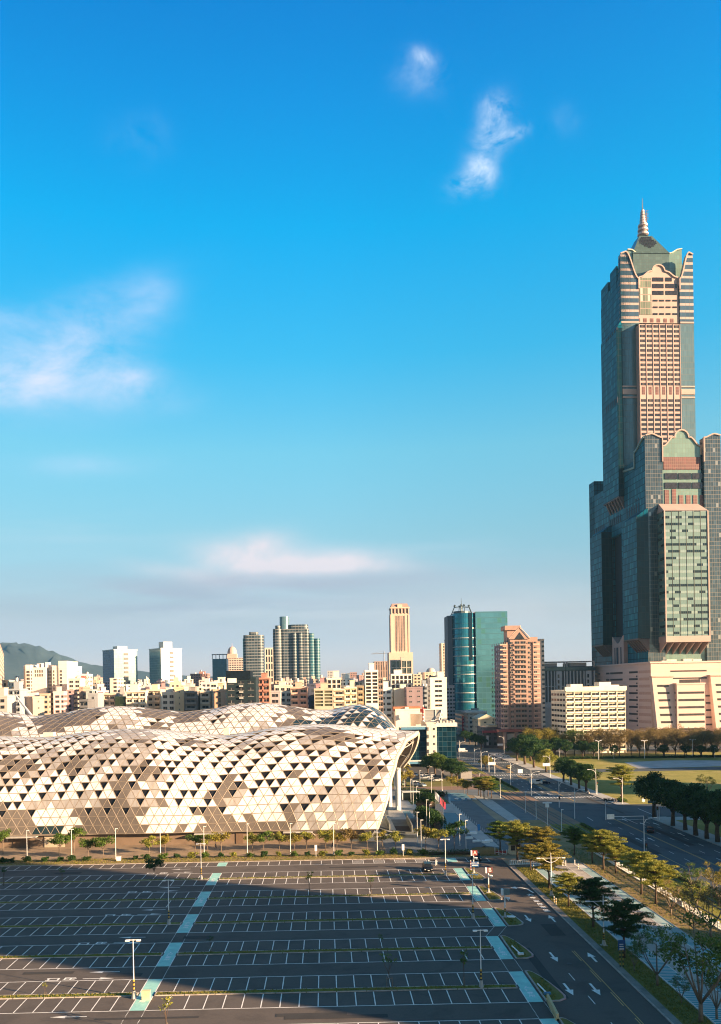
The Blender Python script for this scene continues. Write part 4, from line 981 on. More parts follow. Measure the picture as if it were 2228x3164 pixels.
# pyramid roof and spire
cxp, cyp = (xl_ + xr_) / 2 - .5, YU + 22
hb = 14.5; zr0 = tl(*pA(600, 492), 'y', cyp - hb)[1]; zr1 = tl(*pA(575, 352), 'y', cyp - 5.2)[1]
b = MB(); ht = 5.2
for q in range(4):
    an = q * math.pi / 2; rot = lambda x, y: (cxp + x * math.cos(an) - y * math.sin(an), cyp + x * math.sin(an) + y * math.cos(an))
    b.face([(*rot(-hb, -hb), zr0), (*rot(hb, -hb), zr0), (*rot(ht, -ht), zr1), (*rot(-ht, -ht), zr1)])
b.box(cxp - hb + .5, cyp - hb + .5, zr0 - 26, cxp + hb - .5, cyp + hb - .5, zr0 + .1); b.box(cxp - ht, cyp - ht, zr1 - 1, cxp + ht, cyp + ht, zr1 + .4)
b.build('pyramid_roof', [curtain('roof_glass', (0.10, 0.155, 0.14), (0.06, 0.08, 0.075), 1.8, 2.2, .07, .07, .15, .3, .3)], tower)
d = MB(); gl = lambda x, z: (x, cyp - hb + (hb - ht) * (z - zr0) / (zr1 - zr0) - .25, z)
for r_ in range(8):
    for q in range(14):
        z = zr0 + (zr1 - zr0) * (.30 + r_ * .085); x = cxp - 9.3 + q * 1.35
        if abs(x - cxp + .5) < 2.0 + r_ * 1.6 and abs(x - cxp + .9) < ht + (hb - ht) * (1 - (z - zr0) / (zr1 - zr0)) - 2: d.face([gl(x, z), gl(x + .95, z), gl(x + .95, z + 1.25), gl(x, z + 1.25)])
d.build('skylight', WINM, tower)
SP = mat('spire_metal', (0.66, 0.52, 0.48), .4, .3); SPD = mat('spire_dark', (0.2, 0.16, 0.16), .5)
za = lambda y: tl(*pA(570, y), 'y', cyp)[1]
b = MB(); b.cyl(cxp, cyp, za(352), za(255), 3.4, 2.9, 14, 1)
for y in (345, 308, 272): b.cyl(cxp, cyp, za(y), za(y - 14), 4.1 - (345 - y) * .006, None, 18, 0); b.cyl(cxp, cyp, za(y - 14), za(y - 17), 2.8, None, 14, 1)
b.build('spire_ring', [SP, SPD], tower)
b = MB(); b.cyl(cxp, cyp, za(262), za(190), 2.4, 1.9, 12); b.cyl(cxp, cyp, za(190), za(135), 1.7, 1.3, 12); b.cyl(cxp, cyp, za(135), za(36), .42, .16, 6, 1)
for y in (250, 228, 205, 180, 158): b.cyl(cxp, cyp, za(y), za(y - 3), 2.6 - (250 - y) * .009, None, 12, 1)
for q in range(5): b.tube([(cxp + 2.9, cyp - 1 + q, za(250)), (cxp + 2.6, cyp - 1 + q, za(145 + q * 12))], .18, 4, 1)
for y in (220, 205, 185, 170, 150): b.tube([(cxp + 1, cyp - 1.5, za(y)), (cxp + 4, cyp - 1.5, za(y - 4))], .25, 4, 1)
b.build('spire', [SP, SPD], tower)
# --- mall at the tower's foot
MY = 570.0
mall = thing('shopping_mall', 'huge blank pink stone mall at the foot of the tallest tower', 'shopping mall', (TX, TYY, 0), TROT)
MSTONE = mat('pink_mall_stone', (0.60, 0.46, 0.40), .8, var=.05, scale=.15, stretch=(.3, .3, 3)); MBAND = mat('rose_stone_band', (0.50, 0.34, 0.28), .8)
MW = mat('dark_strip_window', (0.055, 0.045, 0.045), .3, .1, .3, .3)
pC = lambda x, y: (1810 + .25851 * x, 2020 + .25851 * y)
fy = -14.0
m = lambda x, y, v=fy: tl(*pC(x, y), 'y', v)
mx0, mz = m(776, 115); mxr = mx0 + 150
lx = -7.0
ly = lambda x, y: tl(*pC(x, y), 'x', lx)
y_ch = ly(632, 300)[0]; y_end = ly(66, 160)[0]
b = MB(); b.prism([(mx0, fy), (mxr, fy), (mxr, 110), (lx, y_end), (lx, y_ch)], 0, mz)
b.build('wall', [MSTONE], mall)
b = MB(); b.prism([(mx0 - .8, fy - .8), (mxr, fy - .8), (mxr, fy + 2), (mx0 + 1, fy + 2)], mz, mz + 1.1); b.prism([(lx - .8, y_ch - .5), (mx0 - .8, fy - .8), (mx0 + 1, fy + 2), (lx + 1, y_ch + 1), (lx + 1, y_end), (lx - .8, y_end)], mz, mz + 1.1)
b.build('parapet', MSTONE, mall)
rows_y = [205, 283, 357, 440, 525, 607, 690, 770, 855]
bd = MB()
zrow = []
for q, yy in enumerate(rows_y):
    z = mz - 5.6 - q * 4.95; zrow.append(z)
    if z < 3: continue
    # rose bands across the chamfer and, lower, on the side
    for ya, yb in ((y_ch + .4, y_end),): pass
    L = math.hypot(mx0 - lx, y_ch - fy)
    nx, ny = -(y_ch - fy) / L * .06, -(mx0 - lx) / L * .06
    bd.face([(lx - .06, y_ch, z - 1), (mx0 + nx, fy + ny, z - 1), (mx0 + nx, fy + ny, z + 1), (lx - .06, y_ch, z + 1)])
bd.build('stone_band', MBAND, mall)
def strip(x0, x1, z, y=fy, h=1.5, n=1):
    d = MB(); d.box(x0, y - .08, z - h / 2, x1, y + .3, z + h / 2); d.build('strip_window', MW, mall)
for q, z in enumerate(zrow[:8]):
    for (xa, xb) in ((80, 172), (243, 283), (293, 440), (518, 620)):
        y0 = ly(xb, rows_y[q])[0]; y1 = ly(xa, rows_y[q])[0]
        if q > 2 and xa < 290: continue
        d = MB(); d.box(lx - .1, y0, z - .7, lx + .3, y1, z + .7); d.build('strip_window', MW, mall)
    d = MB(); y0 = ly(612, 240)[0]; d.box(lx - .1, y0 - .6, z - 3.6, lx + .3, y0 + 1.6, z - 2.4); d.build('vent', MW, mall)
# piers and centre box on the front
def pier(xa, xb, ytop, proj, batter, nm):
    x0_, z0_ = m(xa, ytop, fy - proj); x1_ = m(xb, ytop, fy - proj)[0]
    d = MB(); i = 0
    d.v += [(x0_ + batter * 0, fy - proj, z0_), (x1_, fy - proj, z0_), (x1_ + batter, fy - proj - batter, 0), (x0_ + batter, fy - proj - batter, 0), (x0_, fy + 1, z0_), (x1_, fy + 1, z0_), (x1_ + batter, fy + 1, 0), (x0_ + batter, fy + 1, 0)]
    d.f += [(3, 2, 1, 0), (0, 1, 5, 4), (0, 4, 7, 3), (1, 2, 6, 5)]; d.mi += [0] * 4
    d.build(nm, MSTONE, mall); return x0_, x1_, z0_
px0, px1, pz0 = pier(790, 1040, 283, 3, 3.0, 'pier'); qx0, qx1, qz0 = pier(1490, 2200, 270, 3, 3.0, 'pier')
d = MB(); d.box(px0 - .4, fy - 3.6, pz0, px1 + .4, fy, pz0 + 1); d.box(qx0 - .4, fy - 3.6, qz0, qx1, fy, qz0 + 1); d.build('parapet', MBAND, mall)
cx0, cz0 = m(1088, 368, fy - 7); cx1 = m(1422, 368, fy - 7)[0]
d = MB(); d.box(cx0, fy - 7, 8, cx1, fy, cz0); d.box(cx0 - .4, fy - 7.4, cz0, cx1 + .4, fy, cz0 + 1); d.build('centre_block', MSTONE, mall)
for q, z in enumerate(zrow):
    if z < 5: continue
    bt = 3.0 * (pz0 - z) / pz0
    if q >= 2: strip(px0 + 3 + bt, px1 - 3.5 + bt, z, fy - 3 - bt); strip(qx0 + 3 + bt, qx0 + 30, z, fy - 3 - bt)
    if q >= 3: strip(cx0 + 1, cx1 - .4, z, fy - 7); 
    if q >= 3:
        d = MB(); d.box(cx0 - .1, fy - 5, z - .7, cx0 + .3, fy - 1.5, z + .7); d.box(cx1 + 4, fy - .12, z - 3, cx1 + 9, fy + .3, z - 1.8); d.build('vent', MW, mall)
    if q <= 1: strip(m(1010, 180)[0], m(1445, 180)[0], z, fy, 1.0)
strip(m(1118, 340)[0], m(1368, 340)[0], m(1118, 338)[1], fy, 3.4)
for xa in ((px0 + 3.2, px1 - .5), (qx0 + 4, qx0 + 14)):
    d = MB(); d.box(xa[0] + 2, fy - 6.3, 0, xa[1], fy - 2.2, 11); d.build('portal', mat('brown_portal', (0.13, 0.085, 0.065), .7), mall)
d = MB(); d.box(cx0 - 3, fy - 12, 6.4, cx1 + 14, fy - 7, 7.4); d.build('canopy', MBAND, mall)
for q in range(9):
    d = MB(); d.box(cx0 + q * 5.5, fy - 11.5, 0, cx0 + 1 + q * 5.5, fy - 10.5, 6.4); d.build('column', MSTONE, mall)
for xa, yy in ((900, 92), (960, 78), (1160, 70), (1260, 72)):
    x, z = m(xa, yy, fy + 5); d = MB(); d.box(x, fy + 4, mz, x + 7, fy + 8, z + .5); d.build('roof_plant', mat('roof_plant', (0.6, 0.58, 0.5), .6), mall)
# ---------------------------------------------------------------- the city
def place(xs, ytop, Y, rot):
    xL, xC, xR = xs; a = lambda x: (lambda r: r[0] / r[1])(ray(x, ytop))
    c, s = math.cos(rot), math.sin(rot); X0 = a(xC) * Y
    w_ = (a(xR) * Y - X0) / (c - a(xR) * s)
    d_ = (X0 - a(xL) * Y) / (s + a(xL) * c) if xL < xC - 1 else None
    return X0, w_, d_, at_y(xC, ytop, Y)[1]
CREAM, WHT, PNK, GRY, BRN, TAN = (.62, .575, .51), (.74, .72, .69), (.50, .40, .36), (.40, .39, .38), (.30, .20, .16), (.52, .41, .29)
def wallm(c, k=0):
    n = 'wall_%d_%d_%d' % tuple(int(v * 100) for v in c); return mat(n, c, .85, var=.10, scale=.15, stretch=(1, 1, .3))
def punch(c, glass=(.05, .055, .065), cw=3.2, ch=3.2, lw=.48, lh=.52, metal=.2):
    n = 'windowed_wall_%d_%d_%d_%d_%d' % (*[int(v * 100) for v in c], int(cw * 10 + lw * 1000), int(ch * 10 + lh * 100)); return curtain(n, glass, c, cw, ch, lw, lh, .5, .25, metal, lrough=.9, wob=0)
DG = mat('window_glass_dark', (0.035, 0.04, 0.05), .12, .3, .4, .4)
FRM = mat('window_frame_pale', (0.5, 0.47, 0.42), .6)
RAIL = {}
def win_mesh(w_, h_, m=DG):
    k = (round(w_, 2), round(h_, 2), m.name)
    if k not in RAIL:
        b = MB(); b.box(-w_ / 2, -.08, -h_ / 2, w_ / 2, .05, h_ / 2); b.box(-.05, -.12, -h_ / 2, .05, -.08, h_ / 2, 1); b.box(-w_ / 2 - .08, -.12, -h_ / 2 - .1, w_ / 2 + .08, .0, -h_ / 2, 1)
        o = b.build('window', [m, FRM]); RAIL[k] = o.data; bpy.data.objects.remove(o)
    return RAIL[k]
def bal_mesh(w_, m):
    k = ('b', round(w_, 2), m.name)
    if k not in RAIL:
        b = MB(); b.box(-w_ / 2, -1.1, 0, w_ / 2, -1.0, 1.05); b.box(-w_ / 2, -1.0, 0, w_ / 2, .02, .15); b.box(-w_ / 2, -1.0, .15, -w_ / 2 + .1, .02, 1.05); b.box(w_ / 2 - .1, -1.0, .15, w_ / 2, .02, 1.05)
        o = b.build('balcony', [m]); RAIL[k] = o.data; bpy.data.objects.remove(o)
    return RAIL[k]
def put(name, me, par, loc, rz=0):
    o = bpy.data.objects.new(name, me); col.objects.link(o); o.parent = par; o.location = loc; o.rotation_euler = (0, 0, rz); return o
rc = random.Random(77)
def roofgear(t, w_, d_, h, wm, rich=1):
    b = MB(); b.box(-.15, -.15, h, w_ + .15, .15, h + 1.0); b.box(-.15, .15, h, .15, d_ + .15, h + 1.0); b.box(w_ - .15, .15, h, w_ + .15, d_ + .15, h + 1.0); b.box(.15, d_ - .15, h, w_ - .15, d_ + .15, h + 1.0)
    b.build('parapet', wm, t)
    if not rich or w_ < 6: return
    x = w_ * rc.uniform(.15, .5); ww = min(w_ * .4, rc.uniform(4, 8)); b = MB(); hh = rc.uniform(2.8, 5.0); b.box(x, d_ * .2, h, x + ww, d_ * .2 + min(6, d_ * .6), h + hh); b.box(x - .2, d_ * .2 - .2, h + hh, x + ww + .2, d_ * .2 + min(6, d_ * .6) + .2, h + hh + .25)
    b.build('stair_house', wm, t)
    for _ in range(2 if w_ < 16 else 4):
        k = ('ru', rc.randint(0, 3))
        if k not in RAIL:
            q = MB(); a_, c_, e_ = [(1.2, .8, 1.1), (2.2, 1.4, 1.8), (.5, .5, 3.2), (3.0, 1.8, 1.2)][k[1]]; q.box(-a_ / 2, -c_ / 2, .0, a_ / 2, c_ / 2, e_)
            if k[1] == 1: q = MB(); q.cyl(0, 0, .4, 2.3, .95, None, 10); q.box(-.8, -.8, 0, .8, .8, .4)
            oo = q.build('x', [mat('roof_unit_pale', (.55, .54, .50), .6), mat('steel_tank', (.5, .5, .5), .35, .6), mat('roof_pole', (.3, .3, .3), .6), mat('rusty_shed', (.35, .22, .16), .8)][k[1]]); RAIL[k] = oo.data; bpy.data.objects.remove(oo)
        put(['air_conditioner', 'water_tank', 'roof_pole', 'roof_shed'][k[1]], RAIL[k], t, (rc.uniform(.08, .92) * w_, rc.uniform(1.2, max(1.5, d_ * .5)), h))
    if rich > 1:
        b = MB(); b.cyl(x + ww * .3, d_ * .2 + 2, h + hh + .3, h + hh + 2.2, 1.0, None, 12); b.build('water_tank', mat('steel_tank', (.5, .5, .5), .35, .6), t)
def block(label, xs, ytop, Y, rot=0, style='simple', c=CREAM, st=3.2, bay=3.6, depth=None, name='apartment_building', cat='building', rich=1, mats=None, ww=.6, wh=.5, sides=True, group=None, glass=None):
    X0, w_, d_, h = place(xs, ytop, Y, R(rot)); d_ = depth or d_ or 14.0
    t = thing(name, label, cat, (X0, Y, 0), R(rot), group)
    wm = mats[0] if mats else wallm(c)
    b = MB(); b.box(0, 0, 0, w_, d_, h)
    if style == 'simple':
        b.mi = [0] * 6; b.mi[4] = 1; o = b.build('wall', [punch(c, cw=bay, ch=st, lw=1 - ww, lh=1 - wh, glass=glass or (.05, .055, .065)), wallm(tuple(v * .75 for v in c))], t)
        roofgear(t, w_, d_, h, wm, rich); return t, w_, d_, h
    if style == 'glass':
        b.mi = [0, 1, 0, 1 if len(mats) > 1 else 0, 0, 0] if mats else [0] * 6
        if mats and len(mats) > 1: b.mi = [0, 0, 0, 1, 2 if len(mats) > 2 else 0, 0]
        b.build('glass_wall', mats, t); return t, w_, d_, h
    n = max(1, round(w_ / bay)); bw = w_ / n; ns = max(1, int(h / st)); cnt = 0
    faces = [(0, n, bw, lambda i: ((i + .5) * bw, 0), 0)]
    if sides:
        ny = max(1, round(d_ / bay)); by = d_ / ny
        faces.append((1, ny, by, lambda i: (0, d_ - (i + .5) * by), -math.pi / 2))
        if xs[1] < 1040: faces[-1] = (2, ny, by, lambda i: (w_, (i + .5) * by), math.pi / 2) if xs[0] >= xs[1] - 1 else faces[-1]
    rest = MB()
    if style == 'balcony':
        for i in range(n + 1): b.box(max(0, i * bw - .25), -.5, 0, min(w_, i * bw + .25), 0, h + .4)
        b.box(0, -1.15, h, w_, 0, h + .5)
    for fi, nn, bb, pos, rz in faces:
        for s_ in range(ns):
            z = h - (s_ + 1) * st + st * .5
            for i in range(nn):
                x, y = pos(i); wd, hh_ = (bb * ww, st * wh)
                if cnt < (96 if style == 'punched' else 60) and z > 2:
                    put('window', win_mesh(wd, hh_), t, (x, y, z), rz); cnt += 1
                elif z > 2:
                    if rz == 0: rest.box(x - wd / 2, -.07, z - hh_ / 2, x + wd / 2, .02, z + hh_ / 2)
                    elif rz < 0: rest.box(-.07, y - wd / 2, z - hh_ / 2, .02, y + wd / 2, z + hh_ / 2)
                    else: rest.box(w_ - .02, y - wd / 2, z - hh_ / 2, w_ + .07, y + wd / 2, z + hh_ / 2)
                if style == 'balcony' and fi == 0 and z > 3: put('balcony', bal_mesh(bb - .6, wm if not mats or len(mats) < 2 else mats[1]), t, (x, 0, z - st * .5)) if s_ * nn + i < 96 else rest.box(x - bb / 2 + .3, -1.1, z - st * .5, x + bb / 2 - .3, -1, z - st * .5 + 1.05, 1)
    b.build('wall', wm, t)
    if rest.f: rest.build('window_rows', [DG, wm], t, kind='stuff')
    roofgear(t, w_, d_, h, wm, rich); return t, w_, d_, h
def box_part(t, nm, m, *bx, top=None):
    b = MB(); b.box(*bx); return b.build(nm, m, t)
# --- brown residential tower beside the avenue
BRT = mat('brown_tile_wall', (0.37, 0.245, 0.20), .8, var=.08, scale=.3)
BRD = mat('brown_tile_shade_side', (0.17, 0.13, 0.16), .8, var=.2, scale=.2)  # shade of the left face put into a darker copy of the tile
def brown():
    Y = 548; X0, w_, d_, h = place((1527, 1553, 1668), 1975, Y, R(1)); d_ = min(d_, 40)
    t = thing('apartment_tower', 'reddish brown apartment tower with gabled top and balconies beside the avenue', 'apartment tower', (X0, Y, 0), R(1))
    zof = lambda y: at_y(1600, y, Y)[1]; xo = lambda x: at_y(x, 2100, Y)[0] - X0
    hb = zof(2252); ht = zof(1980)
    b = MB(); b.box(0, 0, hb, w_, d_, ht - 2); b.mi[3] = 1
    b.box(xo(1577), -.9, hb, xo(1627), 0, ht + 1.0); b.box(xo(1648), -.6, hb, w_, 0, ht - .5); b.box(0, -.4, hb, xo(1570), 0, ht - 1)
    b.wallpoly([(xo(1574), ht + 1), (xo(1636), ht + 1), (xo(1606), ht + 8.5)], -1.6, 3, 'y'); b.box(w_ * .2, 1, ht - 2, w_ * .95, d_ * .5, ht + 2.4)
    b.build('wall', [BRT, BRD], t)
    b = MB(); b.box(xo(1576), 6, ht, xo(1612), 16, zof(1942)); b.prism([(xo(1568), 4.8), (xo(1616), 4.8), (xo(1622), 8), (xo(1622), 14), (xo(1612), 17), (xo(1568), 17)], zof(1945), zof(1931)); b.build('penthouse', [BRT], t)
    b = MB(); b.wallpoly([(xo(1590), ht + 1), (xo(1622), ht + 1), (xo(1606), ht + 5.5)], -1.75, .2, 'y'); b.build('gable_window', DG, t)
    b = MB(); b.tube([(xo(1572), -1.9, ht + 1.4), (xo(1606), -1.9, ht + 9.2), (xo(1638), -1.9, ht + 1.4)], .35, 4); b.build('gable_trim', mat('pale_pink_trim', (.62, .42, .33), .8), t)
    st = (ht - hb) / 18.0
    trim = mat('balcony_dark', (.30, .19, .15), .8)
    for s_ in range(18):
        z = hb + s_ * st
        for xa, xb in ((1592, 1606), (1610, 1625)):
            put('window', win_mesh(xo(xb) - xo(xa), st * .5), t, ((xo(xa) + xo(xb)) / 2, -.92, z + st * .62))
        put('balcony', bal_mesh(xo(1628) - xo(1588), BRT), t, ((xo(1588) + xo(1628)) / 2, -.9, z + .05))
        for xa, xb in ((1555, 1566), (1575, 1586), (1632, 1642), (1650, 1660)):
            yy = -.42 if xa < 1570 else (-.92 if xa < 1590 else (-.02 if xa < 1645 else -.62))
            if s_ < 24: put('window', win_mesh((xo(xb) - xo(xa)) * .8, st * .42), t, ((xo(xa) + xo(xb)) / 2, yy, z + st * .55))
    b = MB()
    for s_ in range(18):
        z = hb + s_ * st
        for q in range(5): b.box(-.1, 3 + q * 7, z + st * .3, .05, 5.5 + q * 7, z + st * .8)
        b.box(xo(1546) , -.7, z + st * .1, xo(1568), -.4, z + st * .38, 1); b.box(xo(1648), -.95, z + st * .1, w_ - .5, -.6, z + st * .38, 1)
    b.build('side_windows', [DG, mat('planter_pink', (.60, .40, .31), .8)], t, kind='stuff')
    b = MB(); b.box(-4, -3, hb - 1.8, w_ + 3, 4, hb - .2); b.build('podium_roof', mat('red_tile_roof', (.36, .12, .09), .8), t)
    b = MB(); b.box(-1, 0, 0, w_ + 1, 30, hb - 1.8); b.build('podium', mat('podium_dark', (.10, .08, .08), .8), t)
    for x in (-1, xo(1587), xo(1625), w_): 
        b = MB(); b.box(x, -2.4, 0, x + 2.0, -.2, hb - 1.8); b.build('column', BRT, t)
    b = MB(); b.box(2, -.4, hb - 7, xo(1588), -.05, hb - 3); b.box(xo(1596), -.4, hb - 7, xo(1622), -.05, hb - 3); b.build('shop_sign', mat('cream_sign', (.6, .5, .4), .7), t)
brown()
block('slim cream apartment wing showing behind the brown tower with the gable', (1664, 1665, 1681), 1978, 640, 0, 'simple', (.70, .58, .46), 3.6, 8, depth=16, rich=0, ww=.75, wh=.45)
# --- teal glass tower with a cylindrical corner and crown
def teal():
    Y = 780; zof = lambda y: at_y(1470, y, Y)[1]; xo = lambda x: at_y(x, 2050, Y)[0]
    X0 = xo(1402); t = thing('office_tower', 'blue-green glass tower with rounded corner and crown of leaning struts on top', 'office tower', (X0, Y, 0))
    lx = lambda x: xo(x) - X0
    g1 = curtain('blue_glass_smooth', (0.03, 0.24, 0.36), (0.01, 0.09, 0.13), 2.2, 5.0, .05, .10, .18, .08, .6, lit=(.03, .24, .30), lit_p=.15)
    g2 = curtain('green_glass_smooth', (0.11, 0.31, 0.38), (0.04, 0.15, 0.20), 3.8, 5.0, .04, .12, .12, .10, .55, lit=(.10, .28, .26), lit_p=.1)
    gd = mat('dark_glass_slot', (0.01, 0.03, 0.05), .15, .4)
    ht = zof(1892); r = lx(1473) * .52; b = MB(); ring = []
    for q in range(15): a_ = math.pi * (1.0 + q / 14 * .78); ring.append((r + 1 + r * 1.02 * math.cos(a_), r * .9 + r * .95 * math.sin(a_)))
    ring += [(lx(1470), .8), (lx(1473), 20), (0, 20)]
    b.prism(ring, 0, ht - 0.5); b.build('rounded_corner', [g1], t)
    b = MB(); b.box(lx(1473), 2.6, 0, lx(1572), 34, zof(1889)); b.build('glass_wall', [g2], t)
    b = MB(); b.box(lx(1389), 8, 0, .5, 30, zof(1899)); b.build('side_core', mat('slate_side', (.11, .13, .16), .7), t)
    b = MB(); b.box(lx(1450), -.75, zof(2040), lx(1461), 1.2, zof(1893)); b.build('glass_slot', gd, t)
    tr_ = mat('grey_metal_band', (.35, .40, .40), .5, .3)
    for i, yy in enumerate((1940, 1970, 1998, 2026, 2055, 2083, 2111, 2140, 2168)):
        b = MB(); z = zof(yy); rr = [(p[0] + (p[0] - r) * .02, p[1] - .35) for p in ring[:15]] + [(lx(1473 if i not in (0, 3, 6) else 1520), ring[14][1] - .3), (lx(1470), 3), (2, 6)]
        b.prism(rr, z - .45, z + .45); b.build('metal_band', tr_, t)
    b = MB(); cx_, cy_ = lx(1436), 12
    for q in range(8):
        a_ = (q + (.25 if q % 2 else -.25) + .5) / 8 * 2 * math.pi; p = lambda rad, z: (cx_ + rad * math.cos(a_), cy_ + rad * .8 * math.sin(a_), z)
        b.tube([p(10, ht - 1), p(6.8, ht + 6.9)], .36, 5); b.tube([p(7.3, ht + 6.8), p(6.4, ht + 8)], .9, 5)
    ringp = [(cx_ + 7 * math.cos(a_), cy_ + 5.5 * math.sin(a_), ht + 6) for a_ in [q / 16 * 2 * math.pi for q in range(17)]]
    b.tube(ringp, .25, 4); b.build('crown', mat('crown_metal', (.09, .13, .15), .5, .3), t)
    b = MB(); b.cyl(cx_ - .3, cy_, ht, zof(1862), 1.0, .8, 8); b.cyl(cx_ - .3, cy_, zof(1862), zof(1842), .3, .08, 6); b.cyl(cx_, cy_, ht - .5, ht + 2, 8, None, 14); b.build('mast', mat('crown_metal', (.22, .28, .30)), t)
teal()
block('dark narrow tower tucked against the blue-green glass tower', (1378, 1380, 1393), 1978, 860, 0, 'simple', (.09, .11, .12), 3.3, 3.0, depth=16, glass=(.03, .05, .07))
block('very slender beige tower left of the blue-green glass tower', (1360, 1364, 1378), 1990, 960, 5, 'simple', (.66, .56, .44), 3.4, 3.2, depth=12, rich=0, ww=.4, wh=.7)
# --- white and dark striped block
def striped(lab, xa, xb, d_):
    Y = 660; X0 = at_y(xa, 2060, Y)[0]; w_ = at_y(xb, 2060, Y)[0] - X0; zof = lambda y: at_y(1700, y, Y)[1]
    t = thing('office_building', lab, 'office building', (X0, Y, 0)); WS = mat('bluish_white_wall', (.50, .54, .56), .8)
    box_part(t, 'base', mat('grey_base_wall', (.42, .42, .42), .8), 0, 0, 0, w_, d_, zof(2185)); box_part(t, 'wall', mat('slate_recess', (.05, .055, .075), .5), .5, 1.2, zof(2185), w_ - .5, d_, zof(2060))
    b = MB(); n = int(w_ / 2.6)
    for q in range(n + 1):
        x = q * (w_ - .9) / n; b.box(x, 0, zof(2172), x + .9, 1.2, zof(2074))
    b.box(0, -.2, zof(2186), w_, 1.2, zof(2170)); b.box(0, -.1, zof(2122), w_, 1.2, zof(2120)); b.box(w_ * .68, -.05, zof(2172), w_ * .84, 1.2, zof(2074))
    b.build('facade_fins', WS, t)
    box_part(t, 'dark_storey', mat('dark_storey_glass', (.05, .09, .11), .2, .3), -.3, -.4, zof(2073), w_ + .3, d_, zof(2062))
    b = MB(); b.box(0, 0, zof(2046), w_, d_, zof(2044)); b.box(0, 0, zof(2062), 1, 1, zof(2046)); b.box(w_ - 1, 0, zof(2062), w_, 1, zof(2046)); b.box(w_ * .15, 3, zof(2062), w_ * .75, d_ - 2, zof(2049)); b.build('roof_frame', mat('grey_roof_frame', (.42, .42, .42), .7), t)
    for q in range(5):
        z = zof(2090 + q * 17); b = MB(); b.box(w_ * .73, -.15, z - 1.4, w_ * .79, 0, z + 1.4); b.build('window', DG, t)
striped('white block of tall dark stripes between the brown and the cream flats', 1660, 1746, 24); striped('white block of tall dark stripes against the pink mall', 1750, 1838, 24)
# --- cream flats
block('cream nine-storey flats with rows of loggias in front of the pink mall', (1703, 1747, 1931), 2138, 505, 4, 'balcony', (.80, .74, .60), 3.25, 5.2, rich=0, ww=.78, wh=.42, name='apartment_block')
t, w_, d_, h = bpy.data.objects['apartment_block'], *place((1703, 1747, 1931), 2138, 505, R(4))[1:]
CF = wallm((.80, .74, .60))
for a_, b_, hh in ((.12, .32, 4.6), (.50, .66, 2.6), (.60, .80, 5.6), (.80, .94, 3.8)): box_part(t, 'stair_house', CF, w_ * a_, 3, h + .4, w_ * b_, 11, h + hh)
b = MB(); b.box(-.5, -1.4, h + .5, w_ + .5, 1, h + 3.0); b.build('fascia', CF, t)
b = MB()
for q in range(7): b.box(w_ * (.25 + q * .055), -1.5, h + 1.0, w_ * (.25 + q * .055) + 1.1, -1.42, h + 2.2)
# --- dark glass office beside the avenue, with white core
def darkoffice():
    Y = 440; X0 = at_y(1246, 2300, Y)[0]; lx = lambda x, y=2300: at_y(x, y, Y)[0] - X0; zof = lambda y: at_y(1330, y, Y)[1]
    t = thing('office_building', 'low dark glass office with a white window core between the hall and the avenue', 'office building', (X0, Y, 0))
    g = curtain('navy_glass', (0.008, 0.045, 0.075), (0.03, 0.075, 0.095), 2.3, 2.6, .05, .05, .4, .08, .4)
    w1 = mat('office_cream_core', (.70, .66, .56), .8)
    z1_, z2_ = zof(2246), zof(2352)
    box_part(t, 'left_glass_wall', g, 0, .4, z2_, lx(1317), 26, z1_ - 1); box_part(t, 'right_glass_wall', g, lx(1349), .2, zof(2348), lx(1411), 26, zof(2246))
    box_part(t, 'core_wall', w1, lx(1318), -1.5, 0, lx(1349), 24, zof(2236))
    box_part(t, 'ground_storey', mat('dark_ground_storey', (.03, .02, .03), .6), 2, 2, 0, lx(1410), 25, z2_)
    bl = mat('blue_white_trim', (.10, .25, .38), .5); 
    for z in (z1_, z2_): box_part(t, 'trim', bl, -1, -1.2, z - 1.2, lx(1318), 1, z + .1); box_part(t, 'trim', mat('white_trim', (.62, .62, .6), .6), -1, -1.3, z + .1, lx(1318), 1, z + .7)
    box_part(t, 'trim', mat('white_trim', (.62, .62, .6)), lx(1347), -1, zof(2246), lx(1413), 27, zof(2234)); box_part(t, 'trim', bl, lx(1350), -.6, zof(2358), lx(1413), 1, zof(2350))
    for q in range(5):
        for x in (1321, 1341): put('window', win_mesh(1.0, 1.9 if x == 1321 else 1.1), t, (lx(x), -1.52, zof(2252 + q * 23)))
    b = MB(); b.box(lx(1316), 0, zof(2236), lx(1349), 20, zof(2232)); 
    for q in range(6): b.box(lx(1352 + q * 10), 1, zof(2234), lx(1357 + q * 10), 12, zof(2230) + (q % 2) * .6)
    b.build('roof_plant', mat('cream_vent', (0.6, 0.55, 0.47)), t)
    t2 = thing('billboard', 'large rooftop sign frame seen from behind on the dark glass office', 'billboard', (X0 + lx(1318), Y + 10, zof(2234)))
    ww_, hh_ = lx(1376) - lx(1318), zof(2193) - zof(2226)
    b = MB(); b.box(0, 0, 1, ww_, .4, 1 + hh_); b.build('panel', curtain('sign_back_sheet', (.26, .27, .27), (.40, .38, .35), ww_, .75, .01, .2, .05, .6, 0), t2)
    for x in (0, ww_ * .62, ww_ - .5):
        b = MB(); b.box(x, -.4, 0, x + .45, 0, hh_ + 1.4); b.build('post', mat('white_trim', (.62, .62, .6)), t2)
    b = MB(); b.tube([(ww_ - .3, -.3, hh_ + 1), (ww_ * .75, -2.5, .2)], .3, 4); b.tube([(ww_ - .3, -.3, hh_ * .5), (ww_ * .84, -1.8, hh_ * .45)], .2, 4); b.box(-.2, -.45, hh_ + 1, ww_ + .2, .45, hh_ + 1.5); b.build('brace', mat('white_trim', (.62, .62, .6)), t2)
darkoffice()
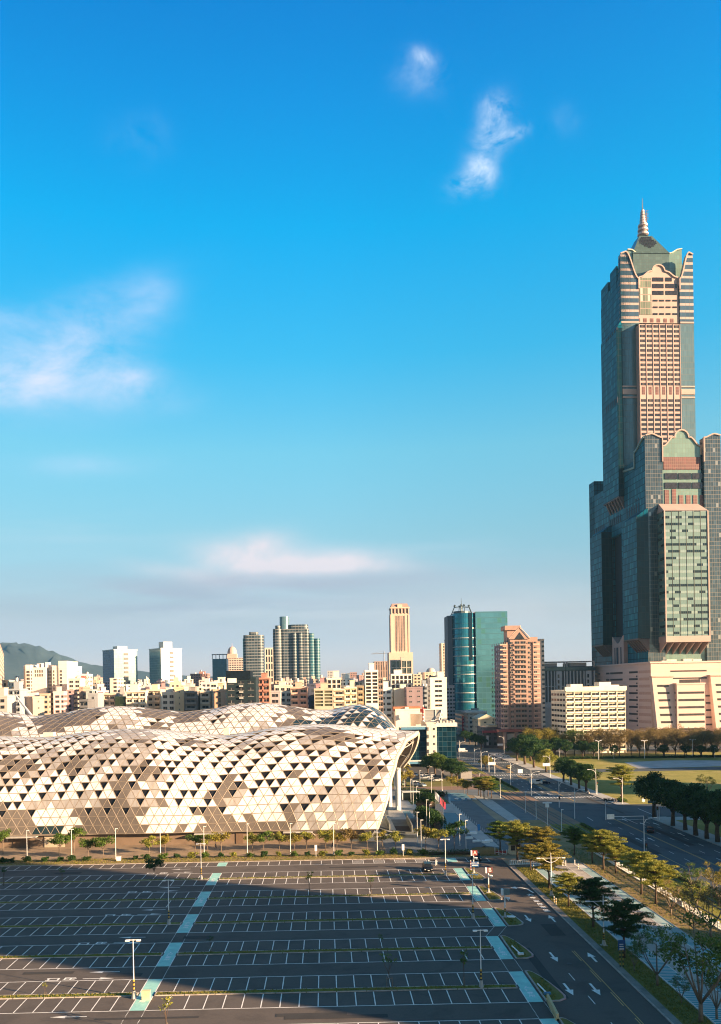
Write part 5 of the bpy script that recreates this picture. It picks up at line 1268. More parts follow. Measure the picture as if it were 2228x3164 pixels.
t, w_, d_, h = block('blank cream wall building with thin vertical slits behind the dark glass office', (1218, 1222, 1304), 2196, 478, 0, 'plain', (.80, .74, .62), 3.2, 40, depth=14, rich=0, sides=False, ww=.01, wh=.01, name='cream_building')
for q in range(11): box_part(t, 'slit', mat('brown_slit', (.30, .21, .14), .8), w_ * .58 + q * .62, -.12, h * .72 - (6 if q < 5 else 0), w_ * .58 + q * .62 + .25, .02, h * .93)
box_part(t, 'roof_shed', mat('rusty_roof', (.42, .17, .09), .9), -1, 1, h, w_ * .95, 9, h + 2.2); box_part(t, 'stair_house', wallm((.80, .74, .62)), w_ * .36, -.2, h, w_ * .5, 5, h + 2)
t = thing('lattice_mast', 'red and white banded radio mast on the roof behind the dark glass office', 'mast', (at_y(1307, 2200, 470)[0], 470, at_y(1307, 2236, 470)[1]))
for q in range(10):
    b = MB(); b.cyl(0, 0, q * 1.05, q * 1.05 + 1.05, .35, None, 4); b.build('mast_section', [mat('mast_red', (.5, .05, .04), .6), mat('mast_white', (.75, .73, .7), .6)][q % 2], t)
b = MB(); b.cyl(0, 0, 6.6, 8.4, 1.6, None, 8); b.cyl(0, 0, 6.0, 6.3, 1.9, None, 8); b.build('antenna_ring', mat('mast_red', (.5, .05, .04)), t)
# --- shop houses along the avenue
block('grey shop house with a red vertical sign on the far avenue', (1412, 1440, 1504), 2204, 690, 0, 'simple', (.36, .36, .34), 3.6, 4.0, depth=60, name='shop_house', ww=.5)
x, z = at_y(1431, 2228, 690); t = bpy.data.objects['shop_house']; lx = x - t.location.x
b = MB(); b.box(lx - 1.2, -2.0, z - 8, lx + 1.4, -1.6, z + 4); o = b.build('shop_sign', mat('red_sign', (.52, .05, .07), .6), t)
b = MB(); [b.box(lx - .6, -2.06, z + 2.0 - q * 2.6, lx + .8, -2.0, z + 3.4 - q * 2.6) for q in range(4)]; b.build('sign_emblem', mat('pink_sign_mark', (.7, .42, .42), .6), o)
t, w_, d_, h = block('grey shop house with a pale metal roof on the far avenue', (1440, 1446, 1500), 2207, 665, 0, 'simple', (.40, .40, .37), 3.5, 3.6, depth=20, name='shop_house', rich=0); box_part(t, 'roof', mat('pale_tin_roof', (.50, .54, .55), .5), -2, -1.5, h + 1, w_ + 1, 20, h + 2.4)
t, w_, d_, h = block('cream shop house with a gabled tin roof left of the brown tower', (1452, 1478, 1532), 2222, 625, 0, 'simple', (.48, .45, .34), 3.8, 6, depth=26, name='shop_house', rich=0, ww=.3, wh=.3)
b = MB(); b.wallpoly([(-1, h), (w_ + 1, h), (w_ * .45, h + 3.6)], -.5, 26, 'y'); b.build('roof', mat('cream_tin_roof', (.55, .51, .38), .6), t)
t, w_, d_, h = block('dark corner shop with a red awning and upright sign at the avenue junction', (1480, 1494, 1545), 2252, 566, 0, 'simple', (.09, .09, .11), 3.6, 5, depth=24, name='corner_shop', cat='shop', rich=0)
box_part(t, 'awning', mat('maroon_awning', (.25, .04, .06), .7), -1, -2.4, h - 2.6, w_, 0, h - 1.2); box_part(t, 'shop_sign', mat('white_sign_board', (.6, .58, .58), .6), 1.5, -2.2, h - 11, 3, -1.9, h - 4.5); box_part(t, 'roof_tent', mat('cream_tent', (.5, .48, .36), .8), w_ * .3, 2, h + 1, w_ * .85, 10, h + 2.6)
# --- landmarks of the left skyline
GP = curtain('sun_side_pale_glass', (0.30, 0.46, 0.49), (0.22, 0.32, 0.35), 2.4, 3.4, .05, .08, .12, .12, .35); GDT = curtain('deep_teal_glass', (0.002, 0.09, 0.18), (0.01, 0.10, 0.15), 2.4, 3.4, .05, .1, .15, .15, .3)  # twin towers: bright sun side and dark left side put into the glass colours
GP2 = curtain('sun_side_cream_wall', (0.66, 0.64, 0.56), (0.45, 0.45, 0.41), 2.6, 3.4, .05, .06, .05, .25, .1); GDT2 = curtain('grey_teal_glass', (0.13, 0.24, 0.29), (0.10, 0.17, 0.2), 2.4, 3.4, .05, .1, .1, .2, .3)
for lab, xs, yt, m, (pa, pb, pc, py), rt in (('blue glass tower with a paler sunlit front, left of its cream twin', (317, 352, 424), 2009, [GP, GDT], (373, 385, 407, 1994), 38), ('cream fronted glass tower, right twin of the blue glass one', (461, 497, 561), 2005, [GP2, GDT2], (488, 496, 518, 1981), 38)):
    t, w_, d_, h = block(lab, xs, yt, 1150, rt, 'glass', mats=m, name='glass_tower', cat='office tower')
    X0 = t.location.x; hh = at_y(pb, py, 1150)[1]
    box_part(t, 'penthouse', wallm((.62, .62, .56)), w_ * .30, d_ * .3, h, w_ * .72, d_ * .7, hh)
    for q in range(17):
        b = MB(); z = h - 5 - q * 6.2; b.box(w_ * .42, -.6, z - 1.6, w_ * .60, .1, z + 1.2); b.build('balcony', mat('slot_dark', (.12, .12, .11), .6), t)
    b = MB(); b.box(-.5, -.5, h, w_ + .5, d_ + .5, h + 1.4); b.build('parapet', wallm((.62, .62, .56)), t)
block('pink apartment tower at the left edge of the view', (-40, -12, 12), 2028, 760, 20, 'simple', (.64, .44, .34), 3.3, 4.2, rich=1, wh=.45)
# white slab complex
WG = curtain('white_panel_wall', (0.68, 0.65, 0.58), (0.50, 0.48, 0.44), 3.0, 3.0, .05, .05, .03, .8, 0)
def slabs():
    Y = 640; X0 = at_y(80, 2150, Y)[0]; t = thing('apartment_complex', 'white slab flats with a tall stair tower before the hills', 'apartment complex', (X0, Y, 0)); zof = lambda y: at_y(140, y, Y)[1]; lx = lambda x: at_y(x, 2150, Y)[0] - X0
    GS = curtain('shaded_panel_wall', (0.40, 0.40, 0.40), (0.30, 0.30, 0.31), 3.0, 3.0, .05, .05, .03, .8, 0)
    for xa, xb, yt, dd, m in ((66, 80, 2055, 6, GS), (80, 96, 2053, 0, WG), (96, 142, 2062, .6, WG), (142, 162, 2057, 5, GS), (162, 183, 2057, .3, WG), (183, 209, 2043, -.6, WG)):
        b = MB(); b.box(lx(xa), dd, 0, lx(xb), 24, zof(yt)); b.build('wall', m, t)
    for s_ in range(12):
        z = zof(2075 + s_ * 10.6)
        for x, w0_ in ((88, 2.4), (97, 1.0), (146, .9), (151, .9), (167, 1.0), (190, 1.6)):
            y = 0 if x < 96 else (.6 if x < 140 else (5 if x < 160 else (.3 if x < 180 else -.6)))
            put('window', win_mesh(w0_, 1.7), t, (lx(x), y, z))
    for x in (110, 117, 124, 131):
        for z in (zof(2074), zof(2086)): put('window', win_mesh(1.0, 2.0), t, (lx(x), .6, z))
    for x, hh in ((110, 3), (118, 3.4), (136, 4), (152, 2)): box_part(t, 'roof_tank', wallm(WHT), lx(x), 4, zof(2062), lx(x) + 3, 8, zof(2062) + hh)
slabs()
block('cream flats with framed balconies under a red and white painted wall', (209, 211, 248), 2100, 620, 0, 'punched', (.72, .66, .55), 3.2, 4.2, depth=12, rich=0, sides=False)
t, w_, d_, h = block('block with a red and white mural along its top left of the blue glass tower', (209, 211, 271), 2087, 660, 0, 'simple', (.70, .62, .53), 3.2, 4, depth=14, rich=1, name='mural_building')
b = MB(); b.box(w_ * .55, -.3, h - 14, w_, 0, h - .5); b.box(0, -.3, h - 4, w_ * .55, 0, h - .5); mm = bpy.data.materials.new('mural_paint'); mm.use_nodes = True; nt = NT(mm.node_tree); tc = nt.new('ShaderNodeTexCoord')
nt.l.new(nt.ramp(nt.noise(tc.outputs['Object'], .35, 3, .6, 1.0), [(.42, (.6, .56, .5)), (.5, (.45, .07, .06)), (.6, (.6, .5, .45))], 'CONSTANT'), nt.n['Principled BSDF'].inputs['Base Color']); b.build('mural', mm, t)
block('stepped white roofs right of the white slab flats', (209, 210, 236), 2062, 720, 0, 'simple', WHT, 3.3, 6, depth=16, ww=.3)
block('brown brick tower with two rooftop boxes right of the cream twin tower', (586, 588, 641), 2084, 1100, 0, 'simple', (.38, .22, .19), 3.3, 3.2, depth=26, rich=2)
def domed():
    t, w_, d_, h = block('teal glass slab with open roof frame before the domed block', (654, 656, 700), 2036, 1050, 0, 'glass', mats=[curtain('flat_teal_wall', (0.025, 0.13, 0.19), (0.02, 0.10, 0.15), 2.2, 3.2, .05, .06, .12, .3, .2), GDT2], depth=20, name='glass_slab', cat='office building')
    b = MB(); z = h + 5
    for q in range(5): b.box(w_ * q / 4 - .3, -.2, h, w_ * q / 4 + .5, .6, z)
    b.box(-.6, -.4, z, w_ + .6, 6, z + 1); b.build('roof_frame', mat('grey_roof_frame', (.42, .42, .42)), t)
    t, w_, d_, h = block('pinkish block with a pointed pale dome in the skyline', (696, 699, 752), 2035, 1250, 0, 'simple', (.58, .46, .40), 3.3, 3.6, depth=20, rich=0, name='domed_building', ww=.75)
    x = at_y(716, 2020, 1250)[0] - t.location.x; b = MB(); P_ = []
    for q in range(7):
        f = q / 6; rr = 7.2 * math.cos(f * 1.45); zz = h + 7 + 11 * math.sin(f * math.pi / 2); P_.append([(x + rr * math.cos(a_), 6 + rr * math.sin(a_), zz) for a_ in [k_ / 16 * 2 * math.pi for k_ in range(16)]])
    b.grid(P_, 0, True); b.box(x - 7.5, -1, h, x + 7.5, 13, h + 7); b.cyl(x, 6, h + 17, h + 23, .4, .1, 6); b.build('dome', mat('rose_dome', (.55, .40, .33), .6), t)
domed()
# banded round-cornered condominium towers
CON = curtain('banded_condo', (0.05, 0.08, 0.10), (0.19, 0.20, 0.205), 3.4, 3.4, .10, .34, .5, .2, .3); CON2 = curtain('banded_condo_teal', (0.03, 0.12, 0.16), (0.11, 0.20, 0.23), 3.4, 3.4, .10, .34, .4, .2, .3)
def rounded(t, nm, x0, y0, w_, d_, h, m, r=5):
    pts = []
    for cx_, cy_, a0 in ((x0 + w_ - r, y0 + r, -90), (x0 + w_ - r, y0 + d_ - r, 0), (x0 + r, y0 + d_ - r, 90), (x0 + r, y0 + r, 180)):
        for q in range(5): a_ = R(a0 + q * 22.5); pts.append((cx_ + r * math.cos(a_), cy_ + r * math.sin(a_)))
    b = MB(); b.prism(pts, 0, h); return b.build(nm, m, t)
Y = 1000; zof = lambda x, y: at_y(x, y, 1000)[1]; xo = lambda x: at_y(x, 2000, 1000)[0]
t = thing('apartment_tower', 'grey banded condominium tower, the smaller one left of the wide cluster', 'apartment tower', (xo(751), Y, 0)); w_ = xo(814) - xo(751)
rounded(t, 'wall', 0, 0, w_, 24, zof(780, 1962), CON); rounded(t, 'roof_drum', w_ * .28, 4, w_ * .45, 12, zof(780, 1952), CON, 3)
box_part(t, 'bay', CON2, -.4, 2, 0, 2, 20, zof(780, 1972))
t = thing('apartment_tower', 'wide cluster of grey banded condominium towers with a blue drum on its roof', 'apartment tower', (xo(843), Y, 0)); lx = lambda x: xo(x) - xo(843)
rounded(t, 'wall', 0, 0, lx(872), 24, zof(850, 1943), CON); rounded(t, 'wall', lx(868), 1.5, lx(955) - lx(868), 24, zof(900, 1943), CON, 3); rounded(t, 'rib', lx(902), -1.6, lx(917) - lx(902), 8, zof(900, 1955), CON, 3); rounded(t, 'rib', lx(922), -1.6, 5, 8, zof(900, 1955), CON, 2)
box_part(t, 'glass_slot', GDT, lx(914), .9, 0, lx(922), 6, zof(900, 1975))
rounded(t, 'east_wing', lx(952), 3, lx(971) - lx(952), 24, zof(960, 1956), CON2, 3); rounded(t, 'east_wing', lx(969), 5, lx(989) - lx(969), 22, zof(980, 1972), CON2, 4)
rounded(t, 'roof_drum', lx(864), 4, lx(894) - lx(864), 13, zof(880, 1904), GDT2, 5); rounded(t, 'roof_drum', lx(893), 3, lx(953) - lx(893), 16, zof(920, 1929), CON, 5); rounded(t, 'roof_pavilion', lx(850), 3, lx(868) - lx(850), 12, zof(860, 1932), CON, 4)
block('tall white framed block of narrow windows between the condominium towers', (815, 818, 844), 2004, 1120, 0, 'simple', (.66, .60, .50), 9.5, 3.4, depth=14, rich=0, ww=.6, wh=.82)
# slim pink hotel tower
def hotel():
    Y = 1050; xo = lambda x: at_y(x, 2000, Y)[0]; zof = lambda y: at_y(1238, y, Y)[1]; X0 = xo(1207)
    t = thing('hotel_tower', 'slim pink stone tower with mansard top rising alone in the skyline', 'tower', (X0, Y, 0)); lx = lambda x: xo(x) - X0
    pk = mat('salmon_stone', (.66, .47, .37), .8, var=.05, scale=.1); dk = mat('salmon_shadow_stone', (.36, .27, .26), .8)
    b = MB(); b.box(lx(1209), 0, 0, lx(1266), 26, zof(1895)); b.box(lx(1201), -2, 0, lx(1275), 24, zof(2016)); b.box(lx(1208), -.5, zof(2016), lx(1212), 24, zof(1900)); b.box(lx(1262), -.5, zof(2016), lx(1267), 24, zof(1900)); b.build('wall', pk, t)
    b = MB(); b.box(lx(1210), .4, zof(1895), lx(1266), 25, zof(1880)); b.build('belvedere', mat('belvedere_dark', (.16, .12, .11), .6), t)
    for q in range(6):
        x = lx(1210) + q * (lx(1266) - lx(1210) - 1.4) / 5; b = MB(); b.box(x, -.6, zof(1896), x + 1.4, 1, zof(1878)); b.build('column', pk, t)
    b = MB(); b.box(lx(1208), -1, zof(1880), lx(1268), 26, zof(1876)); i = len(b.v); z0, z1_ = zof(1876), zof(1864)
    b.v += [(lx(1210), 0, z0), (lx(1266), 0, z0), (lx(1266), 25, z0), (lx(1210), 25, z0), (lx(1214), 3, z1_), (lx(1261), 3, z1_), (lx(1261), 22, z1_), (lx(1214), 22, z1_)]
    for f in ((0, 1, 5, 4), (1, 2, 6, 5), (2, 3, 7, 6), (3, 0, 4, 7), (4, 5, 6, 7)): b.f.append(tuple(i + k for k in f)); b.mi.append(1)
    b.box(lx(1230), -.5, z0, lx(1244), 5, zof(1867)); b.build('mansard_roof', [pk, mat('mansard_brown', (.36, .25, .21), .7)], t)
    me = win_mesh(1.0, 1.7)
    for q in range(24):
        for x in (1226, 1234, 1241, 1249): put('window', me, t, (lx(x), -.02, zof(1905 + q * 4.6))) 
    sl_ = mat('salmon_groove', (.40, .27, .22), .8)
    for x in (1223, 1230, 1237.5, 1245, 1252): b = MB(); b.box(lx(x), -.25, zof(2010), lx(x) + .3, .05, zof(1902)); b.build('groove', sl_, t)
hotel()
def gridblock(lab, x0, x1, yt, yb, Y, nx, ny, c, glass=(.06, .07, .08), dep=14, nm='office_building'):
    X0 = at_y(x0, yt, Y)[0]; w_ = at_y(x1, yt, Y)[0] - X0; h = at_y(x0, yt, Y)[1]; zb = max(0, at_y(x0, yb, Y)[1]); t = thing(nm, lab, 'building', (X0, Y, 0)); wm = wallm(c)
    b = MB(); b.box(0, .8, 0, w_, dep, h); b.box(0, 0, 0, w_, .8, zb)
    bw, bh = w_ / nx, (h - zb) / ny
    for q in range(nx + 1): b.box(max(0, q * bw - .4), 0, zb, min(w_, q * bw + .4), .8, h)
    for q in range(ny + 1): b.box(0, .03, zb + q * bh - .3, w_, .8, zb + q * bh + .3)
    b.build('wall', wm, t)
    for i in range(nx):
        for j in range(ny):
            d = MB(); d.box(i * bw + .4, .5, zb + j * bh + .3, (i + 1) * bw - .4, .82, zb + (j + 1) * bh - .3); d.build('window', mat('glass_' + str(int(glass[2] * 100)), glass, .15, .3, .4, .3), t)
    roofgear(t, w_, dep, h, wm); return t, w_, h
gridblock('grey office with large panes at the foot of the slim pink tower', 1208, 1272, 2042, 2084, 900, 4, 2, (.62, .52, .44), (.13, .16, .15))
gridblock('white building with big square windows before the slim pink tower', 1209, 1272, 2087, 2128, 560, 5, 3, (.80, .75, .66), (.06, .05, .06))
block('blank cream wall lit by the sun below the slim pink tower', (1212, 1218, 1262), 2132, 520, 0, 'plain', (.80, .73, .58), 3.2, 30, depth=12, sides=False, ww=.02, wh=.02)
block('mauve flats in shade right of the blank cream wall', (1252, 1256, 1306), 2128, 505, 0, 'punched', (.30, .22, .23), 3.2, 5, depth=14, ww=.3, wh=.25, rich=0)
block('grey blue slab between the mauve flats and the white flats', (1298, 1300, 1330), 2124, 560, 0, 'simple', (.30, .34, .38), 3.2, 4, depth=14)
block('white flats with dark corner windows left of the blue-green tower', (1325, 1329, 1380), 2098, 540, 0, 'punched', (.82, .76, .66), 3.1, 7.5, depth=14, rich=1, ww=.42, wh=.42)
gridblock('white framed tower block of dark window bays behind the hall', 1128, 1168, 2076, 2174, 470, 2, 9, (.80, .76, .68), (.05, .045, .045))
block('brown balcony flats joined to the white framed tower block', (1166, 1167, 1183), 2099, 472, 0, 'balcony', (.30, .23, .2), 3.2, 4.5, depth=12, rich=0, sides=False)
block('concrete tower under construction left of the slim pink tower', (1153, 1157, 1205), 2046, 1100, 0, 'simple', (.36, .26, .22), 9, 3.2, depth=26, rich=0, ww=.35, wh=.9)
Y = 1100; x, z = at_y(1187, 2046, Y); t = thing('tower_crane', 'thin tower crane above the concrete tower under construction', 'crane', (x, Y, z - 6))
b = MB(); b.tube([(0, 0, 0), (0, 0, 20)], .5, 4); b.build('mast', mat('crane_grey', (.25, .27, .3), .6), t); b = MB(); b.tube([(-17, 0, 17), (9, 0, 18)], .35, 4); b.tube([(0, 0, 21), (-15, 0, 17.2)], .12, 3); b.build('jib', mat('crane_grey', (.25, .27, .3)), t)
t, w_, d_, h = block('very dark green office with a raised flat top behind the hall', (697, 699, 790), 2100, 410, 0, 'punched', (.004, .018, .026), 3.1, 4.2, depth=18, rich=0, name='dark_office', ww=.6, wh=.4, sides=False)
X0 = t.location.x; box_part(t, 'upper_block', mat('blackish_panel', (.003, .010, .018), .8, spec=.2), 0, -.3, h, at_y(774, 2090, 410)[0] - X0, 14, at_y(700, 2073, 410)[1])
for q in range(7): box_part(t, 'balcony', mat('white_balcony', (.45, .45, .42), .7), w_ * .44, -.9, h - 3.6 - q * 2.9, w_ * .57, 0, h - 2.6 - q * 2.9 - .3)
box_part(t, 'air_conditioner', wallm(WHT), w_ * .05, -.8, h - 1.6, w_ * .35, -.3, h + .6)
block('narrow red brick flats right of the very dark office', (788, 791, 832), 2100, 430, 0, 'balcony', (.40, .19, .14), 3.1, 4.0, depth=14, rich=1, sides=False)
gridblock('olive glass office with pale floor bands behind the hall', 971, 1029, 2133, 2184, 440, 2, 5, (.52, .47, .36), (.16, .15, .09))
gridblock('white house with dark gabled attic frame behind the olive glass office', 1010, 1054, 2100, 2128, 500, 3, 2, (.80, .74, .62), (.10, .08, .06))
block('beige flats with curved balconies right of the olive glass office', (1028, 1030, 1064), 2134, 455, 0, 'balcony', (.64, .53, .42), 3.1, 4.2, depth=12, sides=False)
block('cream balcony flats between the beige flats and the white framed block', (1063, 1065, 1102), 2128, 465, 0, 'balcony', (.78, .66, .48), 3.1, 4.0, depth=12, sides=False)
block('narrow white flats left of the white framed tower block', (1101, 1103, 1124), 2122, 475, 0, 'balcony', (.80, .72, .58), 3.1, 4.0, depth=12, sides=False)
block('dark navy slab left of the olive glass office', (951, 953, 972), 2118, 470, 0, 'simple', (.06, .07, .11), 3.2, 4, depth=14)
block('tan slab in front of the white slab flats', (76, 101, 137), 2158, 430, 30, 'punched', (.46, .38, .31), 3.3, 11, rich=1, ww=.12, wh=.3, sides=False)
block('blue grey flats in shade left of the white slab flats', (18, 20, 62), 2134, 460, 0, 'balcony', (.34, .37, .40), 3.1, 4.6, depth=12, rich=2, sides=False)
block('pale low flats at the left edge behind the hall', (-30, -20, 22), 2156, 430, 0, 'punched', (.50, .44, .40), 3.2, 5, depth=12, rich=1, sides=False)
block('grey concrete block right of the mural building', (270, 272, 302), 2148, 440, 0, 'punched', (.33, .34, .36), 3.2, 6, depth=12, sides=False, ww=.2)
block('stepped dark house with white ledges behind the hall', (244, 246, 272), 2168, 420, 0, 'balcony', (.15, .15, .16), 3.0, 5, depth=12, sides=False)
block('green glass front between two beige flats', (353, 355, 386), 2152, 450, 0, 'glass', mats=[curtain('olive_green_glass', (.035, .055, .03), (.02, .03, .02), 2.4, 3.2, .06, .06, .4, .2, .3)], depth=12, name='glass_building')
block('orange beige balcony flats below the blue glass tower', (318, 322, 355), 2148, 455, 0, 'balcony', (.60, .46, .36), 3.1, 3.8, depth=12, sides=False)
block('cream balcony flats below the cream twin tower', (385, 389, 450), 2140, 450, 6, 'balcony', (.74, .63, .50), 3.1, 4.0, depth=14, sides=False)
block('ochre striped flats right of the cream balcony flats', (450, 452, 496), 2136, 470, 0, 'balcony', (.68, .56, .42), 3.1, 5.0, depth=14, sides=False)
block('pale flats with wide white roof right of the two glass towers', (496, 500, 540), 2144, 455, 0, 'punched', (.70, .66, .58), 3.1, 4, depth=14, sides=False)
block('yellowish slab end wall left of the brown banded flats', (538, 540, 568), 2128, 450, 0, 'plain', (.72, .58, .38), 3.2, 5, depth=14, sides=False, ww=.1, wh=.3)
block('dark banded flats with long white balconies', (566, 570, 609), 2141, 440, 0, 'balcony', (.27, .24, .22), 3.0, 9, depth=14, sides=False)
block('cream flats with pairs of oval balconies left of the very dark office', (616, 618, 650), 2140, 445, 0, 'balcony', (.70, .62, .50), 3.1, 4.4, depth=14, sides=False)
block('orange striped flats touching the very dark office', (655, 659, 697), 2136, 440, 0, 'punched', (.70, .47, .32), 3.1, 9, depth=14, sides=False, ww=.15, wh=.8)
block('white gabled houses above the orange striped flats', (646, 648, 697), 2112, 560, 0, 'punched', (.80, .73, .60), 3.1, 5, depth=14, sides=False)
block('reddish flats behind the dark navy slab', (895, 898, 950), 2128, 450, 0, 'balcony', (.58, .40, .32), 3.1, 3.8, depth=12, rich=2, sides=False)
block('low cream blocks below the wide condominium cluster', (845, 848, 900), 2122, 480, 0, 'punched', (.72, .64, .52), 3.1, 3.8, depth=12, rich=2, sides=False)
block('grey office with small windows right of the red brick flats', (831, 834, 866), 2140, 440, 0, 'punched', (.34, .34, .36), 3.1, 3.8, depth=12, sides=False)
# --- far and in-between blocks
pal = [(CREAM, 'cream'), (WHT, 'white'), (PNK, 'pinkish'), (GRY, 'grey'), (TAN, 'tan'), ((.62, .57, .48), 'yellowish'), ((.38, .27, .23), 'brown')]
rows = [(540, -10, 1240, 2136, 12, 26, 'second', 32), (700, -10, 1370, 2116, 12, 26, 'third', 30), (950, -10, 1370, 2110, 10, 24, 'fourth', 28), (1400, 200, 1370, 2102, 12, 22, 'fifth', 26), (2100, 560, 1370, 2100, 12, 18, 'sixth', 20), (3200, 640, 1370, 2099, 12, 14, 'farthest', 16)]
for Y, xa, xb, yt, jit, wd, rown, n_ in rows:
    x = xa + rc.uniform(0, 10); i = 0; cnts = {}
    while x < xb:
        w_ = rc.uniform(wd * .8, wd * 1.7); cc, cn = rc.choice(pal); yy = yt + rc.uniform(-jit, jit)
        if rc.random() < .12: yy -= jit
        cnts[cn] = cnts.get(cn, 0) + 1; k = cnts[cn] - 1
        lab = '%s %s block from the left in the %s row of city blocks' % (ORD[k] if k < len(ORD) else 'last', cn, rown)
        block(lab, (x, x + rc.uniform(3, 12), x + w_), yy, Y + rc.uniform(-30, 30) * Y / 700, rc.choice((0, 4, 10, 22)), 'simple', tuple(v * rc.uniform(.85, 1.08) for v in cc), rc.choice((3.1, 3.3, 3.6)), rc.choice((3.0, 3.6, 4.4, 5.5)), depth=rc.uniform(12, 20) * (1 + Y / 3000), rich=rc.choice((1, 1, 2)) if Y < 1500 else 0, ww=rc.uniform(.45, .8), wh=rc.uniform(.4, .6), name='city_block', group='%s row of city blocks' % rown)
        x += w_ + rc.uniform(-3, 10); i += 1
Y = 1500; x, z = at_y(1331, 2072, Y); t = thing('domed_hall', 'pale onion dome over low roofs far behind, right of the slim pink tower', 'domed building', (x, Y, 0))
b = MB(); P_ = [[(8.5 * math.cos(q / 6 * math.pi / 2) * math.cos(a_), 8.5 * math.cos(q / 6 * math.pi / 2) * math.sin(a_), z - 3 + 8 * math.sin(q / 6 * math.pi / 2)) for a_ in [k_ / 16 * 2 * math.pi for k_ in range(16)]] for q in range(7)]
b.grid(P_, 0, True); b.build('dome', mat('dome_stone', (.5, .44, .40), .7), t); box_part(t, 'wall', wallm(CREAM), -22, 0, 0, 22, 18, z - 3)
for lab, xs, yt, Y, c in (('rust brown distant tower right of the wide condominium cluster', (1080, 1082, 1103), 2079, 1700, (.36, .22, .19)), ('blue grey distant tower paired with the rust brown one', (1072, 1073, 1082), 2081, 1900, (.30, .34, .38)), ('pale distant tower with a crane-like roof frame', (1010, 1012, 1046), 2074, 1900, (.46, .44, .42)), ('slim grey distant tower', (1052, 1054, 1068), 2082, 2000, (.36, .37, .40)), ('beige flats with dark bays right of the slim pink tower', (1310, 1312, 1338), 2080, 900, (.64, .52, .40)), ('tan flats leaning against the slim pink tower', (1273, 1276, 1302), 2086, 860, (.60, .49, .38))):
    block(lab, xs, yt, Y, 0, 'simple', c, 3.4, 3.6, depth=24, rich=0)
# ---------------------------------------------------------------- trees and shrubs
def leaf(name, c1, c2, c3):
    m = bpy.data.materials.new(name); m.use_nodes = True; t = NT(m.node_tree); b = t.n['Principled BSDF']; out = t.n['Material Output']
    tc = t.new('ShaderNodeTexCoord'); oi = t.new('ShaderNodeObjectInfo'); ad = t.new('ShaderNodeVectorMath', operation='ADD'); t.l.new(tc.outputs['Object'], ad.inputs[0])
    cb = t.new('ShaderNodeCombineXYZ', inp={0: t.m('MULTIPLY', oi.outputs['Random'], 50.0)}); t.l.new(cb.outputs[0], ad.inputs[1])
    n = t.noise(ad.outputs[0], 1.1, 4, .7); c = t.ramp(n, [(.32, c1), (.5, c2), (.68, c3)]); t.l.new(c, b.inputs['Base Color'])
    b.inputs['Roughness'].default_value = .6; b.inputs['Specular IOR Level'].default_value = .25
    tr_ = t.new('ShaderNodeBsdfTranslucent'); t.l.new(c, tr_.inputs[0]); mx = t.new('ShaderNodeMixShader'); mx.inputs[0].default_value = .3
    t.l.new(b.outputs[0], mx.inputs[1]); t.l.new(tr_.outputs[0], mx.inputs[2]); t.l.new(mx.outputs[0], out.inputs[0]); return m
LG = leaf('green_leaves', (.028, .060, .012), (.075, .135, .020), (.17, .23, .035))
LD = leaf('dark_leaves', (.010, .034, .010), (.026, .070, .015), (.07, .13, .025))
LY = leaf('yellow_green_leaves', (.10, .12, .02), (.24, .25, .04), (.42, .38, .07))
LO = leaf('olive_gold_leaves', (.10, .09, .02), (.22, .19, .03), (.42, .34, .06))
LB = leaf('rusty_leaves', (.10, .07, .03), (.20, .145, .05), (.34, .25, .09))
BARK = mat('bark', (.10, .065, .045), .9, var=.25, scale=3); BARKG = mat('grey_bark', (.20, .15, .11), .9, var=.2, scale=3)
def leaves(b, rg, c, r, n, size, flat=.5):
    for _ in range(n):
        while True:
            p = (rg.uniform(-1, 1), rg.uniform(-1, 1), rg.uniform(-1, 1))
            if p[0] ** 2 + p[1] ** 2 + p[2] ** 2 < 1: break
        q = Vector((c[0] + p[0] * r[0], c[1] + p[1] * r[1], c[2] + p[2] * r[2]))
        a = Vector((rg.gauss(0, 1), rg.gauss(0, 1), rg.gauss(0, flat))).normalized(); t_ = Vector((rg.gauss(0, 1), rg.gauss(0, 1), rg.gauss(0, flat)))
        bb = a.cross(t_)
        if bb.length < .1: continue
        bb.normalize(); s_ = size * rg.uniform(.6, 1.3); a, bb = a * s_, bb * s_ * .6
        b.face([q - a, q - bb, q + a, q + bb])
